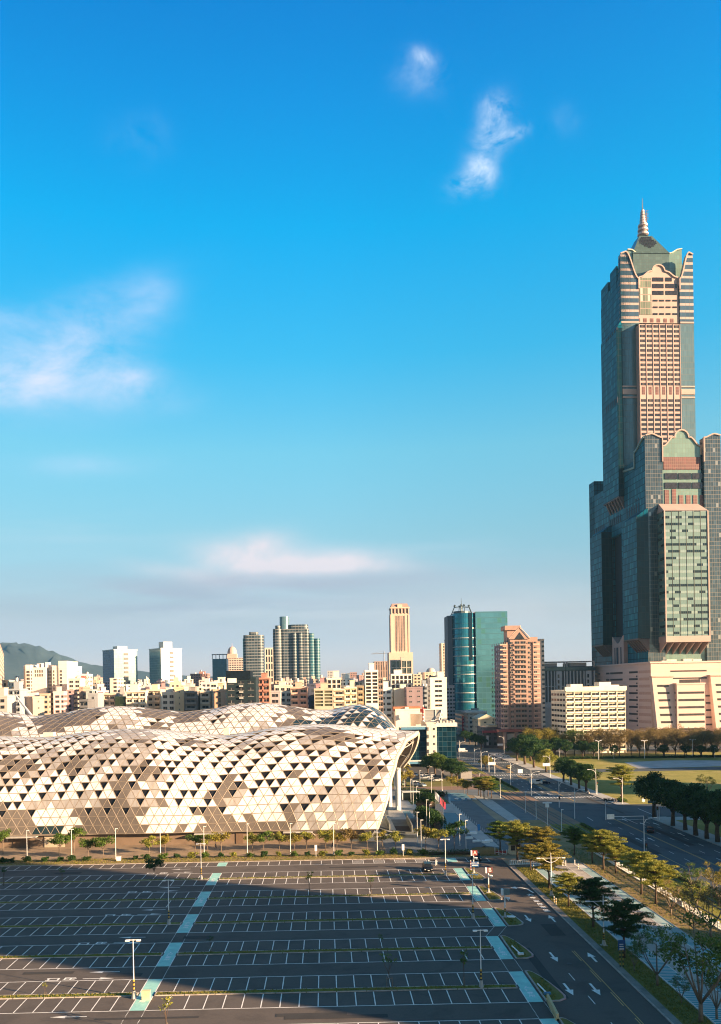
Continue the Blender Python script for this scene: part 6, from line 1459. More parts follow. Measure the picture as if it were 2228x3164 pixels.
def tree_proto(kind, seed, name, lm):
    rg = random.Random(seed); root = thing(name, 'x', 'tree'); tk = MB(); cr = MB()
    if kind == 'spread':       # layered, wide: height 1 = 9 m
        H = 9.0; tk.tube([(0, 0, 0), (.1, .05, 2.2), (-.1, 0, 4.5), (.05, .1, 6.5), (0, 0, 8.2)], [.26, .2, .15, .1, .05], 8)
        for z, rad, k in ((3.9, 2.6, 5), (5.0, 3.5, 7), (6.0, 4.1, 9), (6.9, 3.9, 9), (7.6, 2.9, 7), (8.1, 1.5, 4)):
            a0 = rg.uniform(0, 6)
            for i in range(k):
                a_ = a0 + i / k * 6.28 + rg.uniform(-.25, .25); rr = rad * rg.uniform(.45, 1.2); dz = rg.uniform(-.1, .9)
                e = (rr * math.cos(a_), rr * math.sin(a_), z + dz); tk.tube([(0, 0, z - .7), (e[0] * .5, e[1] * .5, z + dz * .3), e], [.09, .055, .02], 5)
                for f in (.38, .62, .84, 1.0):
                    q = (e[0] * f + rg.uniform(-.3, .3), e[1] * f + rg.uniform(-.3, .3), z - .1 + dz * f + .15); leaves(cr, rg, q, (.9, .9, .22), 100, .12, .5)
    elif kind == 'round':      # dense evergreen, 8.5 m
        tk.tube([(0, 0, 0), (.1, 0, 1.6), (0, .1, 3.2)], [.42, .34, .3], 9)
        for i in range(7):
            a_ = i / 7 * 6.28 + rg.uniform(-.3, .3); e = (2.5 * math.cos(a_), 2.5 * math.sin(a_), 5.2 + rg.uniform(-.6, .8)); tk.tube([(0, 0, 2.4), (e[0] * .45, e[1] * .45, 4.1), e], [.2, .12, .05], 6)
        for i in range(46):
            a_ = rg.uniform(0, 6.28); ph = rg.uniform(-.35, 1.5); rr = rg.uniform(.72, 1.0)
            c = (4.0 * rr * math.cos(a_) * math.cos(ph), 4.0 * rr * math.sin(a_) * math.cos(ph), 5.1 + 3.0 * rr * math.sin(ph)); leaves(cr, rg, c, (rg.uniform(.8, 1.3), rg.uniform(.8, 1.3), rg.uniform(.5, .85)), 130, .16, .8)
        leaves(cr, rg, (0, 0, 5.4), (3.3, 3.3, 2.2), 700, .3, .8)
    elif kind == 'open':       # thin, half-bare upright tree, 13 m
        tk.tube([(0, 0, 0), (.1, 0, 1.8), (0, .1, 3.6)], [.26, .2, .17], 7)
        tips = []
        for i in range(12):
            a_ = rg.uniform(0, 6.28); sp = rg.uniform(1.2, 4.6); hh = rg.uniform(8.5, 12.8) - sp * .5; m_ = (sp * .45 * math.cos(a_), sp * .45 * math.sin(a_), 3.2 + (hh - 3.2) * .5); e = (sp * math.cos(a_), sp * math.sin(a_), hh)
            tk.tube([(0, 0, rg.uniform(2.2, 3.6)), m_, e], [.13, .08, .03], 5); tips += [m_, e, tuple((m_[k] + e[k]) / 2 for k in range(3))]
            for _ in range(4):
                a2 = rg.uniform(0, 6.28); f = rg.uniform(.3, 1); s_ = tuple(m_[k] + (e[k] - m_[k]) * f for k in range(3)); t2 = (s_[0] + 1.4 * math.cos(a2), s_[1] + 1.4 * math.sin(a2), s_[2] + rg.uniform(.5, 1.6)); tk.tube([s_, t2], [.04, .015], 3); tips.append(t2)
        for q in tips: leaves(cr, rg, q, (1.45, 1.45, 1.1), 52, .19, .9)
    elif kind == 'sparse':     # winter-thin small tree, 6.5 m
        tk.tube([(0, 0, 0), (.05, 0, 1.4)], [.17, .13], 7)
        for i in range(6):
            a_ = i / 6 * 6.28 + rg.uniform(-.4, .4); e = (rg.uniform(1.2, 2.6) * math.cos(a_), rg.uniform(1.2, 2.6) * math.sin(a_), rg.uniform(4.6, 6.3)); m_ = (e[0] * .5, e[1] * .5, 2.9)
            tk.tube([(0, 0, 1.2), m_, e], [.09, .06, .02], 5)
            for _ in range(6):
                a2 = rg.uniform(0, 6.28); f = rg.uniform(.3, 1); s_ = tuple(m_[k] + (e[k] - m_[k]) * f for k in range(3)); t2 = (s_[0] + .9 * math.cos(a2), s_[1] + .9 * math.sin(a2), s_[2] + rg.uniform(.1, .9)); tk.tube([s_, t2], [.03, .012], 3); leaves(cr, rg, t2, (.65, .65, .38), 70, .10, .8)
    elif kind == 'young':      # young street tree, 4.6 m
        tk.tube([(0, 0, 0), (.08, .02, 1.1), (-.05, 0, 2.2), (0, .04, 3.4)], [.08, .06, .05, .03], 6)
        for i in range(9):
            a_ = rg.uniform(0, 6.28); rr = rg.uniform(.7, 1.75); z = rg.uniform(2.5, 4.1); e = (rr * math.cos(a_), rr * math.sin(a_), z); tk.tube([(0, 0, rg.uniform(1.5, 2.4)), (e[0] * .5, e[1] * .5, z - .35), e], [.04, .03, .012], 4)
            leaves(cr, rg, e, (.85, .85, .5), 90, .15, .8); leaves(cr, rg, (e[0] * .5, e[1] * .5, z), (.7, .7, .4), 50, .15, .8)
    elif kind == 'sapling':
        tk.tube([(0, 0, 0), (.1, 0, 1.4), (.0, 0, 2.6), (.15, 0, 3.9)], [.06, .05, .04, .015], 5); tk.tube([(.03, 0, 1.6), (.55, .1, 2.8), (.7, 0, 3.9)], [.04, .025, .012], 5); tk.tube([(0, 0, 2.2), (-.5, -.1, 3.2)], [.03, .012], 4)
        for q in ((.15, 0, 3.9), (.7, 0, 3.9), (-.5, -.1, 3.2), (0, 0, 3.3), (.5, 0, 3.4)): leaves(cr, rg, q, (.5, .5, .28), 26, .13, .8)
        st = MB(); st.tube([(-.35, 0, 0), (-.32, 0, 1.3)], .04, 5); st.tube([(.35, 0, 0), (.32, 0, 1.3)], .04, 5); st.tube([(-.36, 0, 1.1), (.36, 0, 1.1)], .035, 5); st.build('stake', BARKG, root)
    elif kind == 'shrub':
        tk.tube([(0, 0, 0), (0, 0, .5)], [.05, .03], 5)
        for i in range(12): a_ = rg.uniform(0, 6.28); rr = rg.uniform(.1, .95); leaves(cr, rg, (1.3 * rr * math.cos(a_), rr * .7 * math.sin(a_), rg.uniform(.3, 1.0)), (.5, .4, .34), 50, .14, .8)
    elif kind == 'palm':
        tk.tube([(0, 0, 0), (.1, 0, 2.5), (0, 0, 5)], [.22, .18, .16], 8)
        for i in range(16):
            a_ = i / 16 * 6.28 + rg.uniform(-.1, .1); up = rg.uniform(.1, 1.0)
            for k_ in range(9):
                f = (k_ + .5) / 9; rr = 2.8 * f; z = 5 + up * 2.0 * f - 2.3 * f * f; c, s_ = math.cos(a_), math.sin(a_); w_ = .5 * (1 - abs(f - .4))
                for sg in (-1, 1): cr.face([(rr * c, rr * s_, z), (rr * c + .35 * c, rr * s_ + .35 * s_, z), ((rr + .4) * c - sg * w_ * s_, (rr + .4) * s_ + sg * w_ * c, z - .25), ((rr + .2) * c - sg * w_ * s_, (rr + .2) * s_ + sg * w_ * c, z - .3)])
    tk.build('trunk', BARK if kind not in ('young', 'sparse') else BARKG, root, True); cr.build('crown', lm, root)
    return root
PRO = {}
def plant(kind, px, py, lab, lm, scale=1.0, grp=None, cat='tree', name=None, xy=None, seed=None):
    nm = {'spread': 'layered_tree', 'round': 'evergreen_tree', 'open': 'park_tree', 'sparse': 'bare_tree', 'young': 'young_tree', 'shrub': 'shrub', 'sapling': 'sapling', 'palm': 'palm_tree'}[kind]
    v = (seed if seed is not None else plant.n) % 3; plant.n += 1
    x, y = xy or gp(px, py); scale *= {'spread': 1.05, 'round': 1.38, 'young': 1.18, 'sparse': 1.15}.get(kind, 1.0)
    rz = rc.uniform(0, 6.28)
    if (kind, v) not in PRO:
        r = PRO[kind, v] = tree_proto(kind, 100 + v * 7 + len(kind), nm, lm); r['label'] = lab; r.location = (x, y, .05); r.rotation_euler[2] = rz; r.scale = (scale,) * 3
    else: r = dup(PRO[kind, v], (x, y, .05), rz, lab, None, scale)
    r['category'] = cat
    if 'group' in r.keys(): del r['group']
    if grp: r['group'] = grp
    cr = [c for c in r.children if c.name.startswith('crown')][0]
    cr.material_slots[0].link = 'OBJECT'; cr.material_slots[0].material = lm
    return r
plant.n = 0
# row of young trees before the hall
xs = [(10, 2640), (184, 2654), (229, 2634), (273, 2654), (320, 2655), (462, 2648), (511, 2640), (604, 2634), (641, 2640), (684, 2638), (780, 2632), (815, 2635), (863, 2632), (910, 2632), (947, 2629), (1007, 2629), (1042, 2631), (1086, 2629), (1135, 2629), (1181, 2624), (1223, 2629)]
cl = [LG, LG, LG, LG, LG, LY, LO, LG, LY, LO, LY, LG, LY, LO, LY, LY, LO, LB, LY, LO, LY]
for i, p in enumerate(xs): plant('young', *p, '%s young tree from the left in the row before the hall' % ORD[i], cl[i], rc.uniform(.85, 1.12) * (1.15 if i < 5 else 1), 'young trees before the hall')
for i, (p, l, s_) in enumerate((((1315, 2627), LO, 1.2), ((1356, 2630), LY, 1.1), ((1404, 2625), LD, 1.35))): plant('young', *p, ['gold leaved young tree between two tall lamps by the ramp wall', 'yellow green young tree beside the flag poles', 'dark green young tree at the foot of the flag poles'][i], l, s_)
sh = [(9, 2666), (33, 2667), (87, 2665), (139, 2663), (186, 2662), (225, 2662), (268, 2660), (418, 2656), (455, 2656), (504, 2654), (548, 2652), (593, 2651), (634, 2650), (684, 2650), (724, 2648), (773, 2648), (815, 2647), (861, 2646), (910, 2646), (951, 2645), (996, 2645), (1047, 2644), (1086, 2644), (1132, 2643), (1174, 2643), (1218, 2642), (1265, 2642), (1309, 2642)]
for i, p in enumerate(sh): plant('shrub', *p, ('%s shrub from the left in the verge along the parking lot' % ORD[i]) if i < 24 else ['low shrub at the foot of the small white sign post', 'wide shrub right of the small white sign post', 'shrub between the white sign post and the clipped hedge', 'last shrub of the verge, touching the clipped hedge'][i - 24], [LG, LD, LY][i % 3] if i > 8 else LD, rc.uniform(.8, 1.25), 'shrubs along the parking lot', 'shrub')
def hedge(lab, pts, w_, h_, lm, dens=70, size=.14):
    t = thing('hedge', lab, 'hedge', (pts[0][0], pts[0][1], 0)); rg = random.Random(len(lab)); cr = MB(); co = MB()
    for a_, b_ in zip(pts, pts[1:]):
        L = math.hypot(b_[0] - a_[0], b_[1] - a_[1]); n = max(1, int(L / .8))
        for q in range(n):
            f = (q + .5) / n; c = (a_[0] + (b_[0] - a_[0]) * f - pts[0][0], a_[1] + (b_[1] - a_[1]) * f - pts[0][1], h_ * .55)
            leaves(cr, rg, c, (.75 if abs(b_[0] - a_[0]) > abs(b_[1] - a_[1]) else w_ / 2, w_ / 2 if abs(b_[0] - a_[0]) > abs(b_[1] - a_[1]) else .75, h_ * .5), dens, size, .8)
    co.tube([(p[0] - pts[0][0], p[1] - pts[0][1], h_ * .3) for p in pts], h_ * .28, 6)
    cr.build('foliage', lm, t); co.build('stem', BARK, t); return t
hedge('short dark clipped hedge left of the letter A sign', [gp(1325, 2642), gp(1372, 2641)], 1.6, 1.3, LG); hedge('long dark clipped hedge behind the letter A sign', [gp(1382, 2641), gp(1450, 2640)], 1.6, 1.4, LD)
hedge('low hedge between the tramway and the avenue near the crossing', [(75.6, 205), (75.6, 250)], 1.3, .9, LG, 60); hedge('rough hedge along the avenue by the white railing', [(75.3, 120), (75.3, 204)], 1.4, 1.2, LG, 60); hedge('hedge beside the tramway beyond the first zebra crossing', [(75.6, 332), (75.6, 384)], 1.3, .9, LD, 60)
hedge('broad dark hedge mound right of the dark canopy frame', [gp(1300, 2455), gp(1372, 2462)], 6, 2.2, LD, 160, .2); hedge('low dark hedge left of the car park entrance', [gp(1236, 2444), gp(1290, 2446)], 3, 1.4, LD, 100, .18)
hedge('tangle of dark bushes behind the flag poles', [gp(1300, 2530), gp(1345, 2548), gp(1352, 2565)], 5.5, 4.2, LD, 300, .24); hedge('tall dark bush between two lamps left of the flag poles', [gp(1296, 2500), gp(1338, 2506)], 4, 6.0, LD, 420, .24)
# promenade trees
for k_, px, py, lm, s_, lab in (('spread', 1696, 2746, LO, 1.0, 'gold and rust tree at the head of the promenade, beside a two armed lamp'), ('spread', 1757, 2803, LY, .68, 'small light green tree right of the gold one on the promenade edge'),
    ('spread', 1833, 2866, LD, .9, 'dark flat topped tree hiding a two armed lamp on the promenade'), ('spread', 1928, 2960, LD, .92, 'darkest flat topped tree beside the blue sign on the promenade'),
    ('sparse', 2031, 3046, LG, 1.05, 'thin half bare tree below the blue sign on the promenade'), ('sparse', 2166, 3158, LG, 1.6, 'large loose tree at the bottom right corner of the promenade'), ('sparse', 2215, 3150, LG, .9, 'leafy tree cut by the right edge at the bottom'),
    ('sparse', 1960, 3002, LG, .5, 'tiny staked tree left of the thin half bare one'), ('sparse', 2106, 3100, LG, .45, 'tiny leaning tree above the large loose one'),
    ('spread', 1831, 2667, LG, .75, 'green tree at the upper end of the white railing'), ('spread', 1865, 2688, LY, .95, 'tall light tree second along the white railing'), ('spread', 1903, 2699, LY, .72, 'yellow green tree third along the white railing'),
    ('spread', 1982, 2764, LY, .9, 'broad yellow green tree fourth along the white railing'), ('spread', 2027, 2794, LY, .88, 'broad yellow tree fifth along the white railing'), ('sparse', 2074, 2827, LB, .75, 'bare tree before the red notice on the white railing'),
    ('sparse', 2133, 2863, LY, 1.05, 'forked bare tree right of the red notice on the railing'), ('sparse', 2196, 2902, LB, 1.15, 'tall bare tree near the right edge by the railing'), ('sparse', 2140, 2756, LG, .7, 'small leafy tree between the tramway and the avenue'),
    ('sparse', 2222, 2800, LO, 1.0, 'tree at the right edge between tramway and avenue'),
    ('spread', 1545, 2629, LG, .8, 'green tree left of the guard hut'), ('spread', 1599, 2658, LY, .98, 'wide yellow green tree shading the guard hut'), ('spread', 1672, 2668, LO, .9, 'golden tree right of the guard hut'), ('spread', 1640, 2690, LO, .62, 'small rust gold tree before the golden one by the guard hut'),
    ('spread', 1775, 2643, LG, .72, 'green tree standing alone left of the railing start')): plant(k_, px, py, lab, lm, s_)
# plaza trees
for px, py, lm, s_, k_ in ((1415, 2448, LO, .9, 'young'), (1434, 2454, LO, 1.15, 'young'), (1445, 2457, LO, 1.1, 'young'), (1479, 2458, LB, .75, 'spread'), (1486, 2463, LG, .8, 'spread'), (1496, 2470, LO, .8, 'spread'), (1508, 2461, LY, .8, 'spread'), (1519, 2467, LG, .75, 'spread'), (1395, 2440, LO, 1.1, 'young'), (1252, 2432, LO, 1.3, 'young'), (1268, 2428, LB, 1.2, 'young'), (1243, 2438, LO, 1.2, 'young')):
    plant.c = getattr(plant, 'c', 0) + 1; plant(k_, px, py, ['smallest golden tree left of the plaza grove', 'golden tree with slanting trunk on the plaza edge', 'golden tree with straight trunk on the plaza edge', 'rust coloured tree at the left of the plaza grove', 'green tree second from left in the plaza grove', 'front tree of the plaza grove', 'light tree in the middle of the plaza grove', 'rightmost tree of the plaza grove', 'golden tree left of the plaza corner lamp', 'golden tree under the canopy edge of the hall', 'rusty tree beside the car park', 'golden bush tree by the hall columns'][plant.c - 1], lm, s_)
plant('palm', 1240, 2420, 'golden palm under the lip of the hall canopy', LO, 1.5)
for px, py, s_, lm in ((1322, 2396, .8, LG), (1345, 2398, .95, LG), (1368, 2402, .85, LG), (1396, 2412, .85, LD), (1412, 2418, .8, LD)):
    plant.d = getattr(plant, 'd', 0) + 1; plant('round', px, py, '%s round tree from the left before the dark glass office' % ORD[plant.d - 1], lm, s_)
# dark evergreens along the avenue
for i, (px, py) in enumerate(((2022, 2528), (2079, 2552), (2118, 2565), (2150, 2582), (2184, 2592), (2218, 2602), (2250, 2618))): plant('round', px, py, ['evergreen at the crossing beside the traffic light', 'second dark evergreen right of the crossing', 'third dark evergreen right of the crossing', 'fourth dark evergreen right of the crossing', 'fifth dark evergreen right of the crossing', 'sixth dark evergreen, at the right edge of the view', 'last dark evergreen, cut by the right edge'][i], LD, rc.uniform(1.08, 1.22), 'dark evergreens right of the crossing')
for i, (px, py) in enumerate(((1742, 2418), (1765, 2426), (1790, 2437), (1812, 2446))): plant('round', px, py, '%s dark evergreen from the left in the clump along the middle of the avenue' % ORD[i], LD, rc.uniform(.85, 1.0), 'evergreen clump along the avenue')
for i, (px, py) in enumerate(((1598, 2352), (1622, 2362), (1650, 2372), (1612, 2340), (1640, 2352))): plant('round', px, py, '%s dark evergreen from the left in the far clump beside the junction' % ORD[i], LD, rc.uniform(1.05, 1.3), 'evergreen clump at the far junction')
plant('round', 1688, 2386, 'yellow green tree between the two evergreen clumps', LY, .95); plant('round', 1500, 2378, 'golden round bush tree by the far tram stop', LO, .6)
plant('spread', 1920, 2468, 'wide layered tree alone at the near corner of the park lawn', LY, 1.28); plant('sparse', 2185, 2462, 'small yellow tree alone on the park lawn', LY, 1.0)
hedge('round bush at the foot of the lone tree on the park corner', [gp(1912, 2476), gp(1930, 2480)], 3, 1.4, LG, 200, .2)
# line of park trees before the mall
px = 1652; i = 0
while px < 2250:
    s_ = rc.uniform(1.1, 1.35); lm = LB if px > 1790 else rc.choice((LO, LG, LO))
    if 1690 < px < 1760: lm = LO
    plant('open', px, 2337 + rc.uniform(-5, 4), '%s tall half bare tree from the left in the front line before the mall' % ORD[i], lm, s_, 'front line of park trees'); px += rc.uniform(22, 36); i += 1
px = 1640; i = 0
while px < 2245:
    plant('open', px, 2322 + rc.uniform(-3, 3), '%s thin tree from the left in the rear line before the mall' % ORD[i], rc.choice((LB, LB, LO)) if px > 1780 else rc.choice((LO, LG)), rc.uniform(1.1, 1.3), 'rear line of park trees'); px += rc.uniform(24, 40); i += 1
for i, (px, py, s_) in enumerate(((1680, 2345, .95), (1715, 2342, 1.0), (1748, 2343, .9), (1800, 2342, .85), (1835, 2344, .8), (1900, 2340, .6), (2050, 2340, .6), (2120, 2340, .65), (2165, 2341, .6), (2205, 2341, .6))): plant('round', px, py, '%s low dark tree from the left under the tall park trees' % ORD[i], LD, s_, 'low dark park trees')
hedge('low dark hedge line under the park trees', [gp(1640, 2347), gp(2240, 2340)], 3.0, 1.3, LD, 60, .3)
for px, py, q in ((1440, 2345, 0), (1450, 2330, 1), (1462, 2322, 2), (1475, 2318, 3), (1430, 2312, 4)): plant('round', px, py, ['dark street tree nearest the glass office corner', 'dark street tree second down the far avenue', 'dark street tree third down the far avenue', 'dark street tree fourth down the far avenue', 'dark street tree on the left of the far avenue'][q], LD, .75, xy=((103.5 if q < 4 else 86), 560 + q * 22))
for k_, px, py, lab, lm, s_ in (('sapling', 1204, 3052, 'staked sapling in the lowest grass strip', LG, 1.15), ('sapling', 1434, 3050, 'two stemmed sapling beside the right lot lamp', LG, 1.15), ('young', 477, 2722, 'small round tree in the upper lot left of a lamp', LD, .95), ('sapling', 12, 2738, 'thin dark sapling at the left edge of the lot', LD, 1.0), ('sapling', 193, 2730, 'bare thin sapling in the upper left of the lot', LG, .8), ('sapling', 512, 3200, 'yellow leaved sapling at the bottom edge', LY, 1.1), ('sapling', 955, 2770, 'thin bare sapling in the middle lot strip', LO, 1.2), ('sapling', 1145, 2768, 'thin bare sapling right of the middle of the lot', LG, .9), ('sapling', 140, 3079, 'tiny yellow sapling in the sunlit grass strip', LY, .45), ('sapling', 650, 2941, 'dark small sapling near the teal walkway', LD, .6), ('sapling', 1178, 2937, 'small dark sapling in the middle strip', LG, .6)):
    plant(k_, px, py, lab, lm, s_)
# a far wood on the hill foot

# rough grass of the verges
gr = MB(); rg = random.Random(5)
def tufts(x0, x1, y0, y1, n, z):
    for _ in range(n):
        x, y = rg.uniform(x0, x1), rg.uniform(y0, y1); a = rg.uniform(0, 6.28); h = rg.uniform(.06, .2); w_ = rg.uniform(.05, .14); c, s_ = math.cos(a) * w_, math.sin(a) * w_
        gr.face([(x - c, y - s_, z), (x + c, y + s_, z), (x + rg.uniform(-.08, .08), y + rg.uniform(-.08, .08), z + h)])
tufts(43.3, 46.9, 95, 193, 9000, .08); tufts(59.6, 65.8, 110, 215, 5000, .08); tufts(-100, 42, 206, 212.5, 9000, .03); tufts(66.5, 76, 150, 250, 5000, .07)
for T in TOPS[1:]:
    tufts(-85, -26.8, T - 6.7, T - 5.6, 1500, .11); tufts(-24, XR[T] - .3, T - 6.7, T - 5.6, 1500, .11); tufts(XR[T] + 2.6, XR[T] + 4.3, T - 11.5, T - 3, 260, .13)
o = gr.build('grass', leaf('grass_blades', (.10, .11, .02), (.19, .18, .03), (.32, .27, .06)), kind='stuff')
# ---------------------------------------------------------------- lamps, signs, fences, cars, people
LW = mat('lamp_white', (.86, .85, .82), .5, var=.05); LGY = mat('lamp_grey', (.55, .58, .60), .5, var=.05); BLK = mat('black_paint', (.02, .02, .02), .6); YEL = mat('yellow_paint', (.55, .33, .05), .7); CON_ = mat('lamp_base_concrete', (.45, .43, .40), .9)
GLOW = mat('lamp_lens', (.8, .8, .78), .3)
def stripes(t, r, z0, z1, n=6):
    b = MB(); h = (z1 - z0) / n
    for q in range(n): b.cyl(0, 0, z0 + q * h, z0 + (q + 1) * h, r, None, 8, q % 2)
    b.build('warning_stripes', [BLK, YEL], t)
def lamp_pro(kind, m=None):
    m = m or LW
    t = thing({'lot': 'parking_lamp', 'hall': 'lamp_post', 'street': 'street_lamp', 'path': 'path_lamp', 'park': 'park_lamp'}[kind], 'x', 'street lamp'); b = MB()
    if kind == 'lot':
        b.cyl(0, 0, 1.0, 8.1, .085, .055, 8); b.tube([(-.75, 0, 8.0), (.75, 0, 8.0)], .06, 6); b.build('pole', m, t); stripes(t, .135, 1.0, 2.6)
        b = MB(); b.tube([(0, 0, 0), (0, 0, 1.05)], [.38, .2], 8); b.build('base', CON_, t)
        for s_ in (-1, 1): b = MB(); b.box(s_ * .75 - .28, -.22, 7.85, s_ * .75 + .28, .22, 8.02); b.build('lamp_head', m, t)
    elif kind == 'hall':
        b.cyl(0, 0, 0, 7.9, .08, .05, 8); b.build('pole', m, t); b = MB(); b.tube([(0, 0, 0), (0, 0, .5)], [.3, .16], 8); b.build('base', CON_, t)
        b = MB(); b.box(-.08, -.14, 7.78, .6, .14, 7.92); b.build('lamp_head', GLOW, t)
    elif kind == 'street':
        b.cyl(0, 0, 0, 7.6, .12, .08, 8); b.tube([(0, 0, 7.4), (.5, 0, 8.4), (1.6, 0, 8.9), (2.6, 0, 9.0)], [.07, .06, .05, .05], 6); b.tube([(0, 0, 7.4), (0, 0, 9.4)], [.08, .05], 6); b.build('pole', m, t)
        b = MB(); b.box(2.4, -.14, 8.9, 3.2, .14, 9.06); b.build('lamp_head', GLOW, t)
    elif kind == 'path':
        b.cyl(0, 0, 1.0, 8.4, .12, .08, 8)
        for s_ in (-1, 1): b.tube([(0, 0, 7.0), (s_ * .9, 0, 7.35), (s_ * 1.6, 0, 8.0), (s_ * 2.4, 0, 8.05)], .05, 5); b.tube([(0, 0, 8.0), (s_ * 2.4, 0, 8.05)], .04, 5)
        b.tube([(0, 0, 8.2), (0, 0, 9.2)], [.06, .03], 5); b.build('pole', m, t); stripes(t, .14, 1.0, 2.4)
        b = MB(); b.tube([(0, 0, 0), (0, 0, 1.05)], [.42, .2], 6); b.box(-.5, -.5, 0, .5, .5, .12); b.build('base', CON_, t)
        for s_ in (-1, 1): b = MB(); b.box(s_ * 2.5 - .35, -.15, 7.95, s_ * 2.5 + .35, .15, 8.12); b.build('lamp_head', GLOW, t)
    else:
        b.cyl(0, 0, 0, 10.4, .13, .1, 7); b.build('pole', m, t)
        for s_ in (-1, 1): b = MB(); b.tube([(0, 0, 10.0), (s_ * 1.1, 0, 10.6), (s_ * 1.8, 0, 10.4)], .16, 5); b.build('lamp_head', GLOW, t)
    return t
LP = {}
def lamp(kind, px, py, lab, sc_=1.0, rz=0, grp=None, m=None):
    x, y = gp(px, py)
    if kind not in LP: r = LP[kind] = lamp_pro(kind); r.location = (x, y, 0); r.rotation_euler[2] = rz; r['label'] = lab; r.scale = (1, 1, sc_)
    else: r = dup(LP[kind], (x, y, 0), rz, lab, None, (1, 1, sc_))
    if grp: r['group'] = grp
    return r
def top_scale(px, py, pt, h0):
    x, y = gp(px, py); return max(.3, at_y(px, pt, y)[1] / h0)
for i, (px, py, pt) in enumerate(((84, 2661, 2566), (222, 2658, 2562), (358, 2655, 2560), (496, 2652, 2556), (631, 2649, 2553), (764.6, 2641, 2545), (898, 2639, 2544), (1031.7, 2640, 2544), (1166, 2639, 2536))): lamp('hall', px, py, '%s white lamp post from the left along the hall front' % ORD[i], top_scale(px, py, pt, 7.9), grp='lamp posts before the hall')
for px, py, pt, lab in ((1290, 2609, 2509, 'tall lamp post left of a shorter one behind the verge trees'), (1302, 2640, 2533, 'lamp post with splayed foot in the verge'), (1328, 2564, 2485, 'lamp post in front of the dark bushes'), (1421, 2614, 2515, 'left lamp post of the pair on the blue paving'), (1440, 2624, 2534, 'right lamp post of the pair, near the blue paving edge'),
    (1270, 2478, 2407, 'left lamp post of the trio by the entrance columns'), (1277, 2487, 2414, 'middle lamp post of the trio by the entrance columns'), (1288, 2486, 2429, 'right lamp post of the trio by the entrance columns'), (1319, 2556, 2471, 'short lamp post rising out of the dark bushes'), (1311, 2484, 2460, 'smallest lamp post behind the dark bushes'), (1334, 2468, 2399, 'lamp post right of the dark canopy frame'), (1366, 2443, 2385, 'lamp post at the corner of the plaza hedge'), (1298, 2430, 2380, 'lamp post among the parked cars'), (1249, 2436, 2382, 'lamp post beside the golden trees near the hall end'), (1546, 2466, 2405, 'lamp post on the plaza tip beside the tramway'), (1482, 2410, 2390, 'little lamp post hidden in the rust coloured tree'),
    (1624, 2512, 2445, 'first tall lamp post along the tramway edge'), (1657, 2533, 2462, 'second tall lamp post along the tramway edge'), (1736, 2580, 2501, 'fourth lamp post along the tramway, with a double head'), (1302, 2500, 2450, 'short lamp post at the left of the bushes')):
    lamp('hall', px, py, lab, top_scale(px, py, pt, 7.9))
t = lamp('hall', 1692, 2554, 'third lamp post along the tramway, with a broad white top', top_scale(1692, 2554, 2478, 7.9)); x, y = gp(1692, 2554); zz = t.scale[2] * 7.9
b = MB(); b.box(-1.3, -.3, 7.5, 1.3, .3, 7.75); b.box(-.5, -.25, 6.2, .5, .25, 7.4); b.build('camera_box', LW, t)
for px, py, lab in ((414, 3085, 'parking lamp nearest the bottom left, between the arrows'), (522, 2857, 'parking lamp left of the teal walkway, fourth strip down'), (622, 2718, 'parking lamp left of the teal walkway, farthest strip'), (1487, 3052, 'parking lamp nearest the bottom right of the lot'), (1462, 2839, 'parking lamp beside the island left of the B sign'), (1377, 2704, 'parking lamp right of the black car')): lamp('lot', px, py, lab, 1.0, grp='parking lamps')
SLs = [(1421, 2347, 2291), (1466, 2360, 2314), (1487, 2383, 2322), (1511, 2386, 2332), (1529, 2390, 2341), (1578, 2428, 2360), (1642, 2460, 2384), (1728, 2495, 2415), (1776, 2530, 2439), (1872, 2534, 2475), (1991, 2630, 2526)]
for i, (px, py, pt) in enumerate(SLs): lamp('street', px, py, '%s street lamp from the far end on the tramway side of the avenue' % ORD[i], top_scale(px, py, pt, 9.0), R(-8), 'street lamps on the tramway side')
SRs = [(1558, 2328, 2276), (1700, 2402, 2336), (1760, 2420, 2354), (1842, 2455, 2377), (1924, 2484, 2404), (2037, 2535, 2441), (2075, 2530, 2438)]
for i, (px, py, pt) in enumerate(SRs): lamp('street', px, py, '%s street lamp from the far end on the park side of the avenue' % ORD[i], top_scale(px, py, pt, 9.0), R(180 if i not in (6,) else 160), 'street lamps on the park side')
for i, (px, py, pt) in enumerate(((1676, 2337, 2293), (1850, 2348, 2289), (1992, 2344, 2288), (2141, 2341, 2285))): lamp('park', px, py, '%s two headed park lamp from the left before the park trees' % ORD[i], top_scale(px, py, pt, 10.4), 0, 'two headed park lamps')
for i, (px, py, pt) in enumerate(((1944, 2322, 2269), (2045, 2316, 2264), (2090, 2318, 2271))): lamp('park', px, py, '%s two headed lamp from the left among the rear park trees' % ORD[i], top_scale(px, py, pt, 10.4), .4, 'rear park lamps')
for i, (px, py) in enumerate(((1897, 2345), (1729, 2345), (2209, 2342), (2115, 2340))): lamp('hall', px, py, '%s small post lamp in the shade of the park trees' % ORD[i], .75, grp='small park lamps')
for px, py, lab in ((1704, 2767, 'two armed lamp in front of the gold and rust tree'), (1866, 2922, 'two armed lamp in front of the dark flat topped tree')): lamp('path', px, py, lab, top_scale(px, py, py - 133 if px < 1800 else 2764, 9.2))
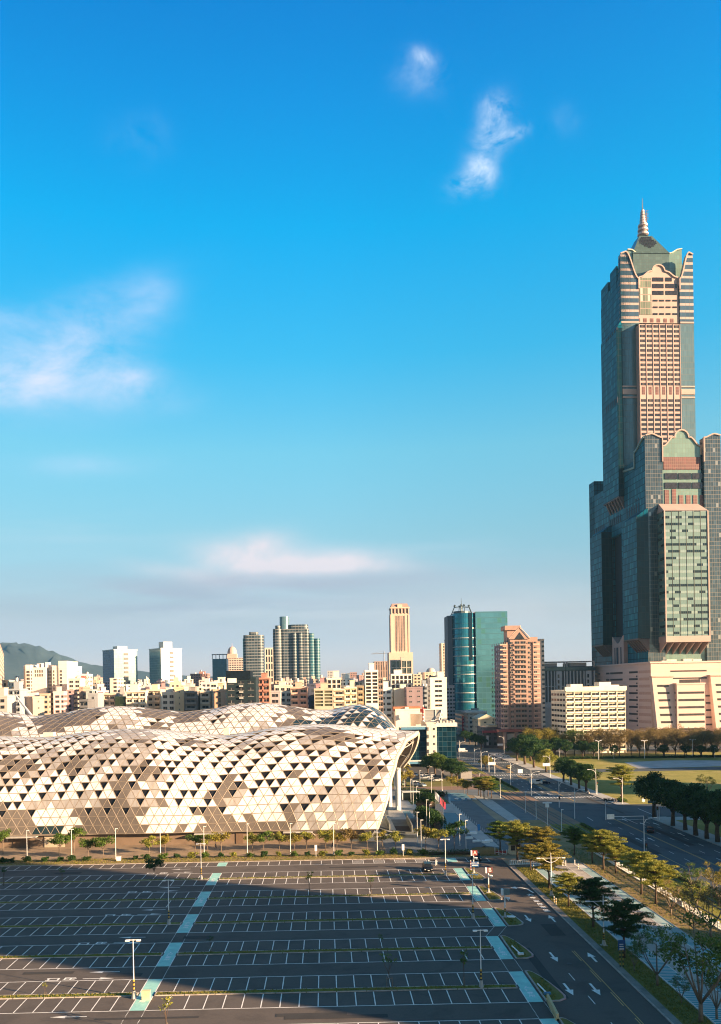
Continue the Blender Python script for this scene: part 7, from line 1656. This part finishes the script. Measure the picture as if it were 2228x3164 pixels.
# --- signs
BRS = mat('brown_sign', (.16, .05, .04), .6); BLS = mat('blue_sign', (.015, .09, .26), .6); SW = mat('sign_white', (.86, .85, .81), .6); RDS = mat('red_brown_sign', (.30, .05, .04), .6)
def vtext(par, nm, txt, x, y, z, s_, m=SW, sx=1):
    b = MB(); add_text(b, txt, s_, Matrix.Translation((x, y, z)) @ Matrix.Rotation(math.pi / 2, 4, 'X'), 0, sx); return b.build(nm, m, par)
def lot_sign(px, py, lab, kind):
    x, y = gp(px, py); t = thing('sign_post', lab, 'sign', (x, y, .1)); b = MB(); b.cyl(0, 0, 0, 5.0, .11, None, 8); b.build('pole', LW, t); stripes(t, .125, .9, 1.7, 4); b = MB(); b.box(-.5, -.4, 0, .5, .4, .15); b.tube([(0, 0, .1), (0, 0, .8)], [.25, .14], 6); b.build('base', CON_, t)
    b = MB(); b.box(-.6, -.18, 4.0, -.25, .5, 5.1); b.build('side_box', LW, t)
    m = {'A': RDS, 'B': BRS, 'C': LGY}[kind]; b = MB(); b.box(-.25, -.2, 4.05, .85, .1, 5.15); p = b.build('panel', m if kind != 'C' else mat('grey_green_panel', (.20, .26, .26), .5), t)
    if kind != 'C': vtext(p, 'writing', kind, .3, -.215, 4.6, 1.15)
    b = MB(); b.tube([(.12, -.1, 3.6), (.75, -.2, 3.3)], [.08, .33], 4); b.build('loudspeaker', LW, t); return t
lot_sign(1510, 2760, 'brown sign with a white letter B on a striped post', 'B'); lot_sign(1561, 2836, 'grey green panel sign on a striped post beyond the turning arrow', 'C')
t = lot_sign(1464, 2700, 'dark red sign with the letter A above the blue direction sign', 'A')
b = MB(); b.box(-.55, -.22, 1.55, 1.15, -.12, 2.65); p = b.build('direction_panel', BLS, t); vtext(p, 'writing', '出口 A 區', .3, -.235, 2.32, .40); b = MB(); b.box(-.1, -.235, 1.80, .95, -.225, 1.95); b.face([(-.1, -.235, 1.68), (-.45, -.235, 1.875), (-.1, -.235, 2.07)]); b.build('arrow', SW, p)
x, y = gp(1455, 2690); t = thing('marker_post', 'thin red and white striped post left of the blue direction sign', 'post', (x, y, .1)); b = MB()
for q in range(7): b.cyl(0, 0, q * .33, q * .33 + .33, .07, None, 6, q % 2)
b.build('pole', [SW, mat('post_red', (.5, .06, .05), .6)], t); b = MB(); b.cyl(0, 0, 0, .12, .2, None, 8); b.build('base', CON_, t)
x, y = gp(1921, 2990); t = thing('direction_sign', 'blue direction sign on two striped posts beside the darkest tree', 'sign', (x, y, .1)); b = MB()
for s_ in (-.22, .22):
    b = MB()
    for q in range(8): b.cyl(s_, 0, q * .33, q * .33 + .33, .08, None, 6, q % 2)
    b.build('post', [BLK, YEL], t)
b = MB(); b.box(-.5, -.12, 2.5, .5, .0, 4.0); p = b.build('panel', BLS, t); b = MB(); b.box(-.35, -.14, 3.0, .35, -.125, 3.12); b.box(-.35, -.14, 3.35, .25, -.125, 3.45); b.face([(-.35, -.14, 2.62), (.35, -.14, 2.62), (.35, -.14, 2.8), (-.35, -.14, 2.8)]); b.build('marking', SW, p)
for px, py, lab in ((976.5, 2648, 'small white notice board post in the verge, left one'), (1246, 2646, 'small white notice board post in the verge, right one'), (367, 2660, 'short white cabinet on the verge at the left')):
    x, y = gp(px, py)
    if px < 900:
        t = thing('cabinet', lab, 'cabinet', (x, y, 0)); b = MB(); b.box(-.5, -.3, .1, .5, .3, 1.0); b.build('body', LW, t); b = MB(); b.box(-.55, -.35, 1.0, .55, .35, 1.08); b.build('lid', LW, t); continue
    t = thing('notice_board', lab, 'sign', (x, y, 0)); b = MB(); b.cyl(0, 0, 0, 1.7, .05, None, 6); b.build('pole', LW, t); b = MB(); b.box(-.3, -.05, 1.5, .3, .05, 3.0); b.build('panel', LW, t)
def board(lab, pxa, pxb, ya, yb, Y, pole=None, col_=None, nm='road_sign'):
    xa, z1_ = at_y(pxa, ya, Y); xb, z0 = at_y(pxb, yb, Y); t = thing(nm, lab, 'sign', (xa, Y, 0)); b = MB(); b.box(0, -.06, z0, xb - xa, .06, z1_); b.build('panel', col_ or SW, t)
    b = MB(); 
    if pole: xp, zp = at_y(pole[0], pole[1], Y); b.tube([(0, .1, (z0 + z1_) / 2), (xp - xa, .1, max(.2, (z0 + z1_) / 2 if pole[2] else 0))], .09, 5)
    if not pole or not pole[2]: b.tube([((xb - xa) / 2, .1, 0), ((xb - xa) / 2, .1, z1_)], .1, 5)
    b.build('arm', LGY, t); return t
board('white panel hung from a long arm over the near lanes', 1875, 1898, 2516, 2531, gp(1991, 2630)[1], (1990, 2526, 1))
board('grey green panel beside the evergreen at the crossing', 2002, 2034, 2473, 2482, gp(2037, 2535)[1], (2037, 2478, 1), mat('grey_green_panel', (.20, .26, .26)))
board('white road panel in front of the yellow green tree', 1677, 1699, 2358, 2367, gp(1700, 2402)[1], (1700, 2362, 1)); board('white square panel standing in the middle of the avenue', 1600, 1615, 2377, 2389, 400); board('white panel on an arm before the dark corner shop', 1537, 1554, 2298, 2304, 545, (1558, 2301, 1))
board('cream panel bridging two poles at the far tram stop', 1508, 1531, 2355, 2363, 408, (1531, 2359, 1)); board('bright blue upright panel on the light paving', 1475, 1484, 2547, 2566, gp(1480, 2567)[1] , None, mat('bright_blue_panel', (.03, .22, .50), .5), 'info_panel'); board('pale blue upright panel among the bollards', 1386, 1392, 2462, 2478, gp(1389, 2482)[1], None, mat('pale_blue_panel', (.35, .55, .68), .5), 'info_panel')
board('small white sign on the sidewalk of the park corner', 1984, 1993, 2467, 2477, gp(1989, 2480)[1])
# red notice on the railing
# --- white lattice railing along the tramway
fx = 66.0; ft = thing('railing', 'long white lattice railing along the tramway', 'railing', (fx, 60, 0))
pm = MB()
for z in (.18, .62, 1.12): pm.box(-.05, .1, z - .05, .05, 2.1, z + .05)
for q in range(6): pm.box(-.035, .28 + q * .33, .2, .035, .38 + q * .33, 1.1)
pm_o = pm.build('panel', SW, ft); po = MB(); po.box(-.11, -.11, 0, .11, .11, 1.3); po.box(-.14, -.14, 1.3, .14, .14, 1.38); po_o = po.build('post', SW, ft); pm_o.location = (0, 40, 0); po_o.location = (0, 40, 0)
for q in range(1, 51):
    for o in (pm_o, po_o): c = o.copy(); col.objects.link(c); c.location = (0, 40 + q * 2.2, 0)
t = tag(MB().build('tmp', SW), 'x', 'x'); bpy.data.objects.remove(t)
x, y = gp(2092, 2800); b = MB(); b.box(-.08, -1.2, .25, -.02, 1.2, 1.15); r_ = b.build('notice', SW); r_.location = (65.9, y, 0); tag(r_, 'white notice with red characters hung on the lattice railing', 'notice')
b = MB(); add_text(b, '注意', .8, Matrix.Translation((-.09, 0, .7)) @ Matrix.Rotation(-math.pi / 2, 4, 'Z') @ Matrix.Rotation(math.pi / 2, 4, 'X'), 0, 1.2); b.build('writing', mat('notice_red', (.5, .04, .04), .6), r_)
# white guard rail at the head of the promenade
t = thing('guard_rail', 'short white rail of close posts at the head of the promenade', 'railing', (42.6, 196.5, 0)); n = 17
for q in range(n): b = MB(); b.tube([(q * .42, 0, 0), (q * .42, 0, .95)], .075, 6); b.build('post', SW, t)
b = MB(); b.box(-.1, -.06, .92, n * .42, .06, 1.02); b.box(-.2, -.25, 0, n * .42 + .1, .25, .12); b.build('rail', SW, t)
for i, (px, py) in enumerate(((1738, 2676), (1742, 2676), (1748, 2676), (1776, 2674), (1712, 2790), (1718, 2796), (1649, 2690), (1787, 2686))):
    x, y = gp(px, py); t = thing('bollard', '%s striped or white bollard from the left beside the promenade' % ORD[i], 'bollard', (x, y, 0), 0, 'bollards beside the promenade'); b = MB()
    for q in range(5): b.cyl(0, 0, q * .26, q * .26 + .26, .09, None, 8, (q % 2) if i > 3 else 0)
    b.build('pole', [SW, YEL], t)
for i in range(26):
    f = i / 25; x, y = gp(1392 + (1545 - 1392) * f, 2482 + (2612 - 2482) * f); t = thing('bollard', '%s' % ('%s bollard from the far end of the line on the light paving' % (ORD[i] if i < 24 else ['next to last', 'last'][i - 24])), 'bollard', (x, y, 0), 0, 'bollards on the light paving'); b = MB(); b.cyl(0, 0, 0, .75, .10, .08, 8); b.build('pole', LGY, t)
for i, px in enumerate((1411, 1431, 1449, 1466)):
    x, y = gp(px, 2471 + i * .3); t = thing('stone_seat', '%s white stone seat from the left on the far plaza' % ORD[i], 'seat', (x, y, 0), 0, 'stone seats on the far plaza'); b = MB(); b.blob((0, 0, .35), (.8, .5, .35), 10, 6); b.build('seat', SW, t, True)
for i, (px, py) in enumerate(((1444, 2577), (1462, 2576), (1449, 2592), (1472, 2602), (1510, 2601), (1500, 2604))):
    x, y = gp(px, py); t = thing('planter', '%s low pale planter from the left below the bright blue panel' % ORD[i], 'planter', (x, y, 0), 0, 'planters below the blue panel'); b = MB(); b.prism([(-1.1, -.5), (1.1, -.5), (.9, .5), (-.9, .5)], 0, .55); b.build('trough', LW, t)
# flag poles
(xa, ya), (xb, yb) = gp(1370, 2567), gp(1344, 2445, 9.0)
for i in range(9):
    f = i / 8; t = thing('flag_pole', '%s flag pole from the front, with a %s flag' % (ORD[i], 'red' if i < 4 else ('dark' if i == 4 else 'white')), 'flag pole', (xa + (xb - xa) * f, ya + (yb - ya) * f, 0), 0, 'flag poles on the plaza'); b = MB(); b.cyl(0, 0, 0, 9.2, .03, .022, 5); b.build('pole', LGY, t)
    b = MB(); P_ = [[(.05 + u_ * .16 + .05 * math.sin(u_ * 2 + i), .10 * math.sin(u_ * 1.7 + v_ * .5 + i), 9.0 - v_ * .42 - u_ * .2) for u_ in range(5)] for v_ in range(6)]
    b.grid(P_); b.build('flag', mat('flag_red', (.50, .02, .05), .7) if i < 4 else (mat('flag_dark', (.03, .05, .12), .7) if i == 4 else mat('flag_white', (.70, .70, .72), .7)), t, True)
# --- guard hut
x, y = gp(1573, 2643); t = thing('guard_hut', 'small cream guard hut with flat roof under the wide yellow green tree', 'guard hut', (x, y + .6, 0)); HC = mat('hut_cream', (.66, .58, .42), .8)
b = MB(); b.box(.4, 0, 0, 3.3, 2.4, 1.0); b.box(.4, 0, 1.0, .6, .2, 2.4); b.box(1.75, 0, 1.0, 1.9, .2, 2.4); b.box(3.1, 0, 1.0, 3.3, .2, 2.4); b.box(.5, .5, 1.0, 3.2, 2.3, 2.4); b.build('wall', HC, t)
b = MB(); b.box(-.2, -.5, 2.4, 3.8, 2.9, 2.62); b.build('roof', mat('hut_roof', (.4, .33, .26), .8), t)
for xa in (.62, 1.92): b = MB(); b.box(xa, .1, 1.05, xa + 1.1, .14, 2.3); b.build('window', DG, t)
t = thing('barrier', 'red and white barrier stand left of the guard hut', 'barrier', (x - 3.4, y + .6, 0)); RW = mat('barrier_red', (.33, .05, .05), .6)
for q in range(4): b = MB(); b.box(q * .95, 0, .1, q * .95 + .12, .12, 1.3 if q else 1.9); b.build('post', SW, t)
b = MB(); b.box(0, .03, .45, 3.0, .09, 1.05); b.build('board', RW, t); b = MB(); b.tube([(.2, -.1, .75), (2.9, -.1, .2)], .06, 5); b.build('arm', SW, t)
x, y = gp(1465, 2668 + 28); 
t = thing('rubble_mound', 'low beige earth mound behind the black car', 'mound', (*gp(1500, 2640), 0)); b = MB(); b.blob((0, 1, .1), (4.2, 1.6, 1.6), 14, 8, 0, .12, rc); b.build('heap', DIRT, t, True)
(xa, ya), (xb, yb) = gp(1692, 3090), gp(1724, 3154); t = thing('barrier_wall', 'narrow cream barrier lying across the lane end at the lowest island', 'barrier', (xa, ya, 0)); b = MB(); dx, dy = xb - xa, yb - ya
b.prism([(-.12, 0), (.12, 0), (dx + .15, dy), (dx - .15, dy)], 0, .85); b.prism([(-.22, 0), (.22, 0), (dx + .28, dy), (dx - .28, dy)], 0, .25); b.build('block', mat('barrier_cream', (.62, .46, .24), .8), t)
x, y = gp(452, 3088); t = thing('yellow_box', 'square pale yellow box standing on the teal walkway', 'box', (x, y, 0)); b = MB(); b.box(-.55, -.3, 0, .55, .3, 1.15); b.build('body', mat('box_yellow', (.80, .68, .34), .7), t); b = MB(); b.box(-.6, -.35, 1.15, .6, .35, 1.22); b.build('lid', mat('box_yellow', (.72, .55, .16)), t)
for p0, p1, lab in (((1582, 2928), (1608, 2952), 'white post lying on the grass of the fourth island'), ((1661, 3045), (1690, 3075), 'white post with a blue head lying on the lowest island')):
    (xa, ya), (xb, yb) = gp(*p0), gp(*p1); t = thing('fallen_post', lab, 'post', (xa, ya, .15)); b = MB(); b.tube([(0, 0, .12), (xb - xa, yb - ya, .12)], .11, 6); b.build('pole', LW, t); b = MB(); b.box(xb - xa - .4, yb - ya - .3, 0, xb - xa + .5, yb - ya + .2, .25); b.build('foot', LW if 'blue' not in lab else mat('blue_foot', (.05, .18, .32), .6), t)
x, y = gp(1571, 2836); t = thing('stone_slab', 'pale flat stone beside the foot of the grey green panel sign', 'stone', (x, y, .1)); b = MB(); b.prism([(-.3, -.3), (.9, -.5), (1.3, -.1), (.8, .5), (-.2, .5)], 0, .2); b.build('slab', LW, t)
# dark canopy frame in the plaza
x, y = gp(1244, 2472); t = thing('canopy_frame', 'dark glass box with a pale frame near the entrance columns', 'pavilion', (x, y, 0)); w_ = gp(1299, 2474)[0] - x; b = MB(); b.box(0, 0, 0, w_, 8, 2.8); b.build('glass_box', mat('canopy_glass', (.015, .02, .02), .2, .2), t)
b = MB(); b.box(-.2, -.2, 0, .2, .2, 3.0); b.box(w_ - .2, -.2, 0, w_ + .2, .2, 3.0); b.box(-.2, -.2, 2.8, w_ + .2, .3, 3.2); b.build('frame', LGY, t)
x, y = gp(1424, 2406); t = thing('utility_building', 'plain grey block half hidden by golden trees beside the tramway', 'building', (x, y, 0)); w_ = gp(1460, 2406)[0] - x; b = MB(); b.box(0, 0, 0, w_, 10, 3.4); b.build('wall', mat('utility_grey', (.30, .29, .28), .85), t); b = MB(); b.box(-.3, -.3, 3.4, w_ + .3, 10.3, 3.7); b.build('roof', mat('dark_recess', (.03, .03, .03)), t)
# --- vehicles
TYRE = mat('tyre_rubber', (.02, .02, .02), .8); RIM = mat('wheel_rim', (.4, .4, .4), .4, .6); CG = mat('car_glass', (.02, .025, .03), .08, .2, .2, .3); HL = mat('headlight_lens', (.75, .75, .72), .2); TLT = mat('tail_light', (.4, .02, .02), .4); PLT = mat('number_plate', (.7, .7, .7), .6)
def car(lab, px, py, rz, c, kind='sedan', metal=.3, grp=None, xy=None):
    x, y = xy or gp(px, py); t = thing({'sedan': 'car', 'suv': 'car', 'van': 'van', 'truck': 'truck'}[kind], lab, 'car' if kind in ('sedan', 'suv') else kind, (x, y, .02), rz, grp)
    m = mat('car_paint_%d_%d_%d' % tuple(int(v * 100) for v in c), c, .25, metal, .03)
    W_, L_, pr, gl = {'sedan': (.88, 2.25, [(-2.25, .3), (2.25, .3), (2.27, .62), (2.1, .78), (1.1, .95), (-1.75, .98), (-2.22, .88)], [(.95, .95), (.35, 1.42), (-.95, 1.44), (-1.65, .98)]),
        'suv': (.93, 2.3, [(-2.3, .35), (2.3, .35), (2.32, .75), (2.15, .98), (1.2, 1.08), (-2.2, 1.12), (-2.32, .95)], [(1.1, 1.08), (.55, 1.66), (-1.9, 1.70), (-2.2, 1.12)]),
        'van': (.95, 2.5, [(-2.5, .35), (2.5, .35), (2.5, .95), (2.2, 1.1), (1.7, 1.2), (-2.5, 1.2)], [(1.75, 1.2), (1.2, 1.95), (-2.4, 2.0), (-2.5, 1.2)]),
        'truck': (1.0, 2.9, [(-2.9, .5), (2.9, .5), (2.9, 1.2), (1.4, 1.2), (1.4, .8), (-2.9, .8)], [(2.8, 1.2), (2.5, 2.0), (1.5, 2.05), (1.4, 1.2)])}[kind]
    b = MB(); b.wallpoly([(-p[0], p[1]) for p in pr], -W_, 2 * W_, 'x'); o = b.build('body', m, t)
    bev = o.modifiers.new('bevel', 'BEVEL'); bev.width = .07; bev.segments = 2
    b = MB(); k = .82; i = 0
    lo, hi = [gl[0], gl[3]], [gl[1], gl[2]]
    Q = [(-W_ * .96, -gl[0][0], gl[0][1]), (W_ * .96, -gl[0][0], gl[0][1]), (W_ * .96, -gl[3][0], gl[3][1]), (-W_ * .96, -gl[3][0], gl[3][1]), (-W_ * k, -gl[1][0], gl[1][1]), (W_ * k, -gl[1][0], gl[1][1]), (W_ * k, -gl[2][0], gl[2][1]), (-W_ * k, -gl[2][0], gl[2][1])]
    b.v += Q
    for f in ((0, 1, 5, 4), (1, 2, 6, 5), (2, 3, 7, 6), (3, 0, 4, 7)): b.f.append(f); b.mi.append(0)
    b.build('windows', CG if kind != 'van' or c[0] < .3 else CG, t)
    b = MB(); b.prism([(-W_ * k, -gl[1][0] - .03), (W_ * k, -gl[1][0] - .03), (W_ * k, -gl[2][0] + .03), (-W_ * k, -gl[2][0] + .03)], gl[1][1] - .02, gl[1][1] + .05); b.build('roof', m, t)
    if kind == 'van': b = MB(); b.box(-W_ * .97, .2, 1.15, W_ * .97, 2.5, 2.02); b.build('cargo_body', m, t)
    if kind == 'truck': b = MB(); b.box(-W_ * 1.02, -1.2, .85, W_ * 1.02, 2.9, 2.5); b.build('cargo_box', mat('cargo_white', (.7, .7, .68), .6), t)
    for sx in (-1, 1):
        for sy in (-1.35, 1.35):
            b = MB(); b.tube([(sx * (W_ - .1), sy, .33), (sx * (W_ + .06), sy, .33)], .34, 14); w_ = b.build('wheel', TYRE, t); b = MB(); b.tube([(sx * (W_ + .02), sy, .33), (sx * (W_ + .08), sy, .33)], .2, 8); b.build('rim', RIM, w_)
        b = MB(); b.box(sx * W_ * .9 - .18, -L_ - .03, .62, sx * W_ * .9 + .1 if sx > 0 else sx * W_ * .9 + .18, -L_ + .12, .80); b.build('headlight', HL, t)
        b = MB(); b.box(sx * W_ * .85 - .12, L_ - .1, .7, sx * W_ * .85 + .12, L_ + .03, .9); b.build('tail_light', TLT, t)
        b = MB(); b.box(sx * (W_ + .12) - .1, -.85, .95, sx * (W_ + .12) + .1, -.7, 1.1); b.build('mirror', m, t)
    b = MB(); b.box(-.2, -L_ - .06, .42, .2, -L_ - .02, .55); b.build('number_plate', PLT, t)
    return t
car('black sport utility car parked nose out beside striped barriers', 1321, 2690, 0, (.012, .015, .02), 'suv')
car('black car parked in shade under the letter A sign', 1471, 2657, 0, (.015, .012, .015), 'suv'); car('black saloon on the avenue left of the evergreens', 2009, 2571, R(82) + 1.4, (.01, .012, .02))
car('white van crossing the middle of the avenue', 1656, 2423, R(95), (.75, .74, .70), 'van', 0); car('dark car beside the white van on the avenue', 1683, 2422, R(90), (.02, .03, .06)); car('yellow taxi on the far avenue', 1572, 2374, 0, (.62, .40, .05)); car('white car at the far junction, upper one', 1547, 2333, R(80), (.7, .7, .7), 'sedan', 0); car('white car at the far junction, lower one', 1562, 2339, R(85), (.7, .7, .68), 'sedan', 0)
car('white box truck by the glass office corner', 1431, 2324, R(90), (.7, .7, .7), 'truck', 0); car('pale blue car between the far crossings', 1516, 2346, R(10), (.50, .60, .66), 'sedan', 0); car('silver car waiting at the near zebra crossing', 1631, 2404, R(80), (.45, .45, .46), 'sedan', .5)
car('white van in the tree shaded car park', 1285, 2428, R(30), (.75, .73, .72), 'van', 0, 'cars in the shaded car park'); car('silver blue car facing out of the shaded car park', 1305, 2430, R(20), (.40, .48, .50), 'sedan', .3, 'cars in the shaded car park')
for i, (px, py, c, l) in enumerate(((1314, 2406, (.55, .58, .6), 'silver car left of the hidden rear row'), (1322, 2404, (.2, .25, .3), 'slate car next to the silver one'), (1338, 2412, (.65, .65, .62), 'white car near the low green bed'), (1352, 2414, (.62, .62, .6), 'pale car right of the low green bed'), (1284, 2398, (.7, .7, .68), 'first white car of the back row'), (1303, 2398, (.7, .7, .7), 'second white car of the back row'), (1318, 2397, (.6, .6, .6), 'third white car of the back row'), (1336, 2398, (.7, .7, .7), 'fourth white car of the back row'), (1248, 2426, (.35, .5, .3), 'green car under the golden trees'))): car(l + ' in the shaded car park', px, py, R(90) if i < 4 else R(0), c, 'sedan', .2, 'cars in the shaded car park')
t = thing('striped_barrier', 'stack of white and dark striped barriers behind the black sport utility car', 'barrier', (*gp(1334, 2674), 0), R(-25))
for q in range(4): b = MB(); b.box(-.9, q * .35, .25 + q * .22, .9, q * .35 + .08, .42 + q * .22); b.build('striped_board', SW if q % 2 == 0 else BLK, t); b = MB(); b.box(-.95, q * .35, 0, -.85, q * .35 + .1, 1.3 - q * .1); b.box(.85, q * .35, 0, .95, q * .35 + .1, 1.3 - q * .1); b.build('leg', SW, t)
# --- people and riders
def skin(name, edges, rad, m, parent):
    me = bpy.data.meshes.new(name); names = list(rad); bm = bmesh.new(); lay = bm.verts.layers.skin.verify(); vs_ = {}
    for n_ in names: p, r_ = rad[n_]; v = bm.verts.new(p); v[lay].radius = (r_, r_); vs_[n_] = v
    for a_, b_ in edges: bm.edges.new((vs_[a_], vs_[b_]))
    vs_[names[0]][lay].use_root = True; bm.to_mesh(me); bm.free(); me.materials.append(m); o = bpy.data.objects.new(name, me); col.objects.link(o); o.parent = parent
    o.modifiers.new('skin', 'SKIN'); s_ = o.modifiers.new('sub', 'SUBSURF'); s_.levels = 1; s_.render_levels = 1; return o
SKN = mat('skin_tone', (.42, .26, .18), .6); HAIR = mat('black_hair', (.015, .012, .01), .5)
def person(lab, px, py, rz, top, legs, sit=False, par=None, xy=None, z=0.02, extra=None):
    x, y = xy or gp(px, py); t = thing('person', lab, 'person', (x, y, z), rz); st = .16
    hp = .92 if not sit else .82; kn = ((.1, -st, .5), (-.1, st, .5)) if not sit else ((.16, -.42, .72), (-.16, -.42, .72)); an = ((.1, -.26, .08), (-.1, .24, .1)) if not sit else ((.16, -.35, .3), (-.16, -.35, .3))
    J = {'pelvis': ((0, 0, hp), .13), 'chest': ((0, -.02, hp + .42), .15), 'neck': ((0, -.03, hp + .56), .055), 'head': ((0, -.05, hp + .68), .085), 'crown': ((0, -.04, hp + .79), .07)}
    E = [('pelvis', 'chest'), ('chest', 'neck'), ('neck', 'head'), ('head', 'crown')]
    for s_, sg in (('r', 1), ('l', -1)):
        k_ = kn[0 if sg > 0 else 1]; a_ = an[0 if sg > 0 else 1]
        J['hip' + s_] = ((sg * .1, 0, hp - .04), .1); J['knee' + s_] = (k_, .06); J['ank' + s_] = (a_, .04); J['toe' + s_] = ((a_[0], a_[1] - .16, a_[2] - .04), .035)
        E += [('pelvis', 'hip' + s_), ('hip' + s_, 'knee' + s_), ('knee' + s_, 'ank' + s_), ('ank' + s_, 'toe' + s_)]
        J['sh' + s_] = ((sg * .2, -.02, hp + .48), .06); el = (sg * .27, -.05 + sg * .08, hp + .2) if not sit else (sg * .27, -.22, hp + .28); ha = (sg * .26, -.16 + sg * .1, hp - .04) if not sit else (sg * .25, -.5, hp + .3)
        J['el' + s_] = (el, .045); J['ha' + s_] = (ha, .03); E += [('chest', 'sh' + s_), ('sh' + s_, 'el' + s_), ('el' + s_, 'ha' + s_)]
    skin('body', E, J, SKN, t)
    G_ = lambda ks, k: {n_: (J[n_][0], J[n_][1] * k + .012) for n_ in ks}
    skin('top', [('pelvis', 'chest'), ('chest', 'shr'), ('chest', 'shl'), ('shr', 'elr'), ('shl', 'ell')], G_(['pelvis', 'chest', 'shr', 'shl', 'elr', 'ell'], 1.08), top, t)
    skin('trousers', [('pelvis', 'hipr'), ('pelvis', 'hipl'), ('hipr', 'kneer'), ('hipl', 'kneel'), ('kneer', 'ankr'), ('kneel', 'ankl')], G_(['pelvis', 'hipr', 'hipl', 'kneer', 'kneel', 'ankr', 'ankl'], 1.06), legs, t)
    b = MB(); hz = hp + .73; b.blob((0, .0, hz + .03), (.10, .12, .11), 10, 6); b.build('hair' if not sit else 'helmet', HAIR if not sit else mat('helmet_shell', (.05, .05, .06), .3), t, True)
    b = MB(); [b.blob((sx * .033, -.135, hz - .03), (.012, .01, .01), 5, 3) for sx in (-1, 1)]; b.blob((0, -.142, hz - .06), (.012, .02, .02), 5, 4); b.box(-.025, -.138, hz - .105, .025, -.128, hz - .095); b.build('face', mat('face_dark', (.12, .06, .05), .6), t)
    return t
NV = mat('navy_cloth', (.02, .025, .045), .85); GC = mat('grey_cloth', (.12, .12, .13), .85); WC = mat('white_cloth', (.6, .58, .55), .85); RC = mat('red_cloth', (.35, .05, .05), .85)
person('person in dark clothes walking before the hall wall', 1028, 2622, R(60), NV, NV); person('person in grey walking at the middle of the hall path', 667, 2624, R(-80), GC, NV); person('person in dark clothes beside the big entrance column', 1189, 2486, R(20), NV, GC)
person('person in white waiting at the park corner', 1917, 2468, R(40), WC, NV); person('person in grey waiting under the evergreen clump', 1745, 2422, R(10), WC, GC); person('person in dark clothes on the far crossing', 1548, 2350, R(80), NV, NV)
def scooter(lab, px, py, rz, c, top):
    x, y = gp(px, py); t = thing('scooter', lab, 'scooter', (x, y, .02), rz); m = mat('scooter_paint_%d' % int(c[0] * 100), c, .3, .1)
    b = MB(); b.wallpoly([(-.75, .45), (-.2, .32), (.3, .32), (.35, .5), (.85, .62), (.85, .8), (.1, .78), (.0, .42), (-.35, .42), (-.5, 1.0), (-.62, 1.0), (-.7, .6)], -.15, .3, 'x'); b.build('body', m, t)
    for yy in (-.72, .62): b = MB(); b.tube([(-.05, yy, .24), (.05, yy, .24)], .24, 12); b.build('wheel', TYRE, t)
    b = MB(); b.tube([(-.32, -.5, 1.05), (.32, -.5, 1.05)], .02, 5); b.build('handlebar', BLK, t); b = MB(); b.box(-.13, .0, .78, .13, .75, .86); b.build('seat', BLK, t); b = MB(); b.box(-.08, -.72, .8, .08, -.62, .92); b.build('headlight', HL, t)
    person('rider on ' + lab, 0, 0, rz, top, NV, True, xy=(x - .25 * math.sin(rz) * -1 * -1, y + .25 * math.cos(rz)), z=.04); return t
scooter('the white scooter before the near zebra crossing', 1818, 2455, R(10), (.6, .6, .6), WC); scooter('the dark scooter turning at the park corner', 1902, 2481, R(-60), (.05, .05, .06), NV); scooter('the black scooter near the railing on the avenue', 2157, 2712, R(170), (.03, .03, .03), NV); scooter('the grey scooter under the far evergreen clump', 1552, 2352, R(70), (.1, .1, .12), GC)
for i in range(7):
    x, y = gp(1872 + i * 3.8, 2474 + i * .5); t = thing('parked_scooter', '%s scooter from the left parked at the park corner' % ORD[i], 'scooter', (x, y, .02), R(80), 'scooters parked at the park corner'); b = MB(); b.wallpoly([(-.75, .45), (-.2, .32), (.3, .32), (.85, .62), (.85, .85), (.1, .82), (-.35, .42), (-.5, 1.05), (-.66, 1.0)], -.15, .3, 'x'); b.build('body', [SW, BLK, LGY][i % 3] if i % 2 else BLK, t)
    for yy in (-.72, .62): b = MB(); b.tube([(-.05, yy, .24), (.05, yy, .24)], .24, 10); b.build('wheel', TYRE, t)
# traffic lights
for px, py, pt, lab in ((1729, 2496, 2460, 'traffic light on the tramway side of the near crossing'), (1997, 2634, 2605, 'traffic light at the foot of the long arm'), (2032, 2537, 2492, 'traffic light beside the evergreen at the crossing'), (1846, 2456, 2416, 'traffic light box on the lamp left of the lone park tree'), (1820, 2642, 2612, 'dark signal cabinet at the start of the white railing')):
    x, y = gp(px, py); z = at_y(px, pt, y)[1]; t = thing('traffic_light', lab, 'traffic light', (x, y, 0)); b = MB(); b.cyl(0, 0, 0, z, .07, None, 6); b.build('pole', LGY, t); b = MB(); b.box(-.25, -.2, z - 1.1, .25, .15, z); b.build('signal_head', BLK, t)
    for q in range(3): b = MB(); b.tube([(0, -.21, z - .2 - q * .35), (0, -.26, z - .2 - q * .35)], .11, 8); b.build('lens', [mat('lens_red', (.3, .02, .02), .3), mat('lens_amber', (.3, .15, .02), .3), mat('lens_green', (.02, .2, .08), .3)][q], t)
# ---------------------------------------------------------------- air
hz = MB(); hz.box(-5200, -60, -1, 5200, 5900, 388); hz_m = bpy.data.materials.new('haze'); hz_m.use_nodes = True; _t = NT(hz_m.node_tree); _t.n.clear()
_o = _t.new('ShaderNodeOutputMaterial'); _v = _t.new('ShaderNodeVolumePrincipled'); _v.inputs['Color'].default_value = (.30, .68, 1, 1); _v.inputs['Density'].default_value = 0.00005; _v.inputs['Anisotropy'].default_value = 0.2
_t.l.new(_v.outputs[0], _o.inputs['Volume']); o = hz.build('haze', hz_m, kind='stuff')
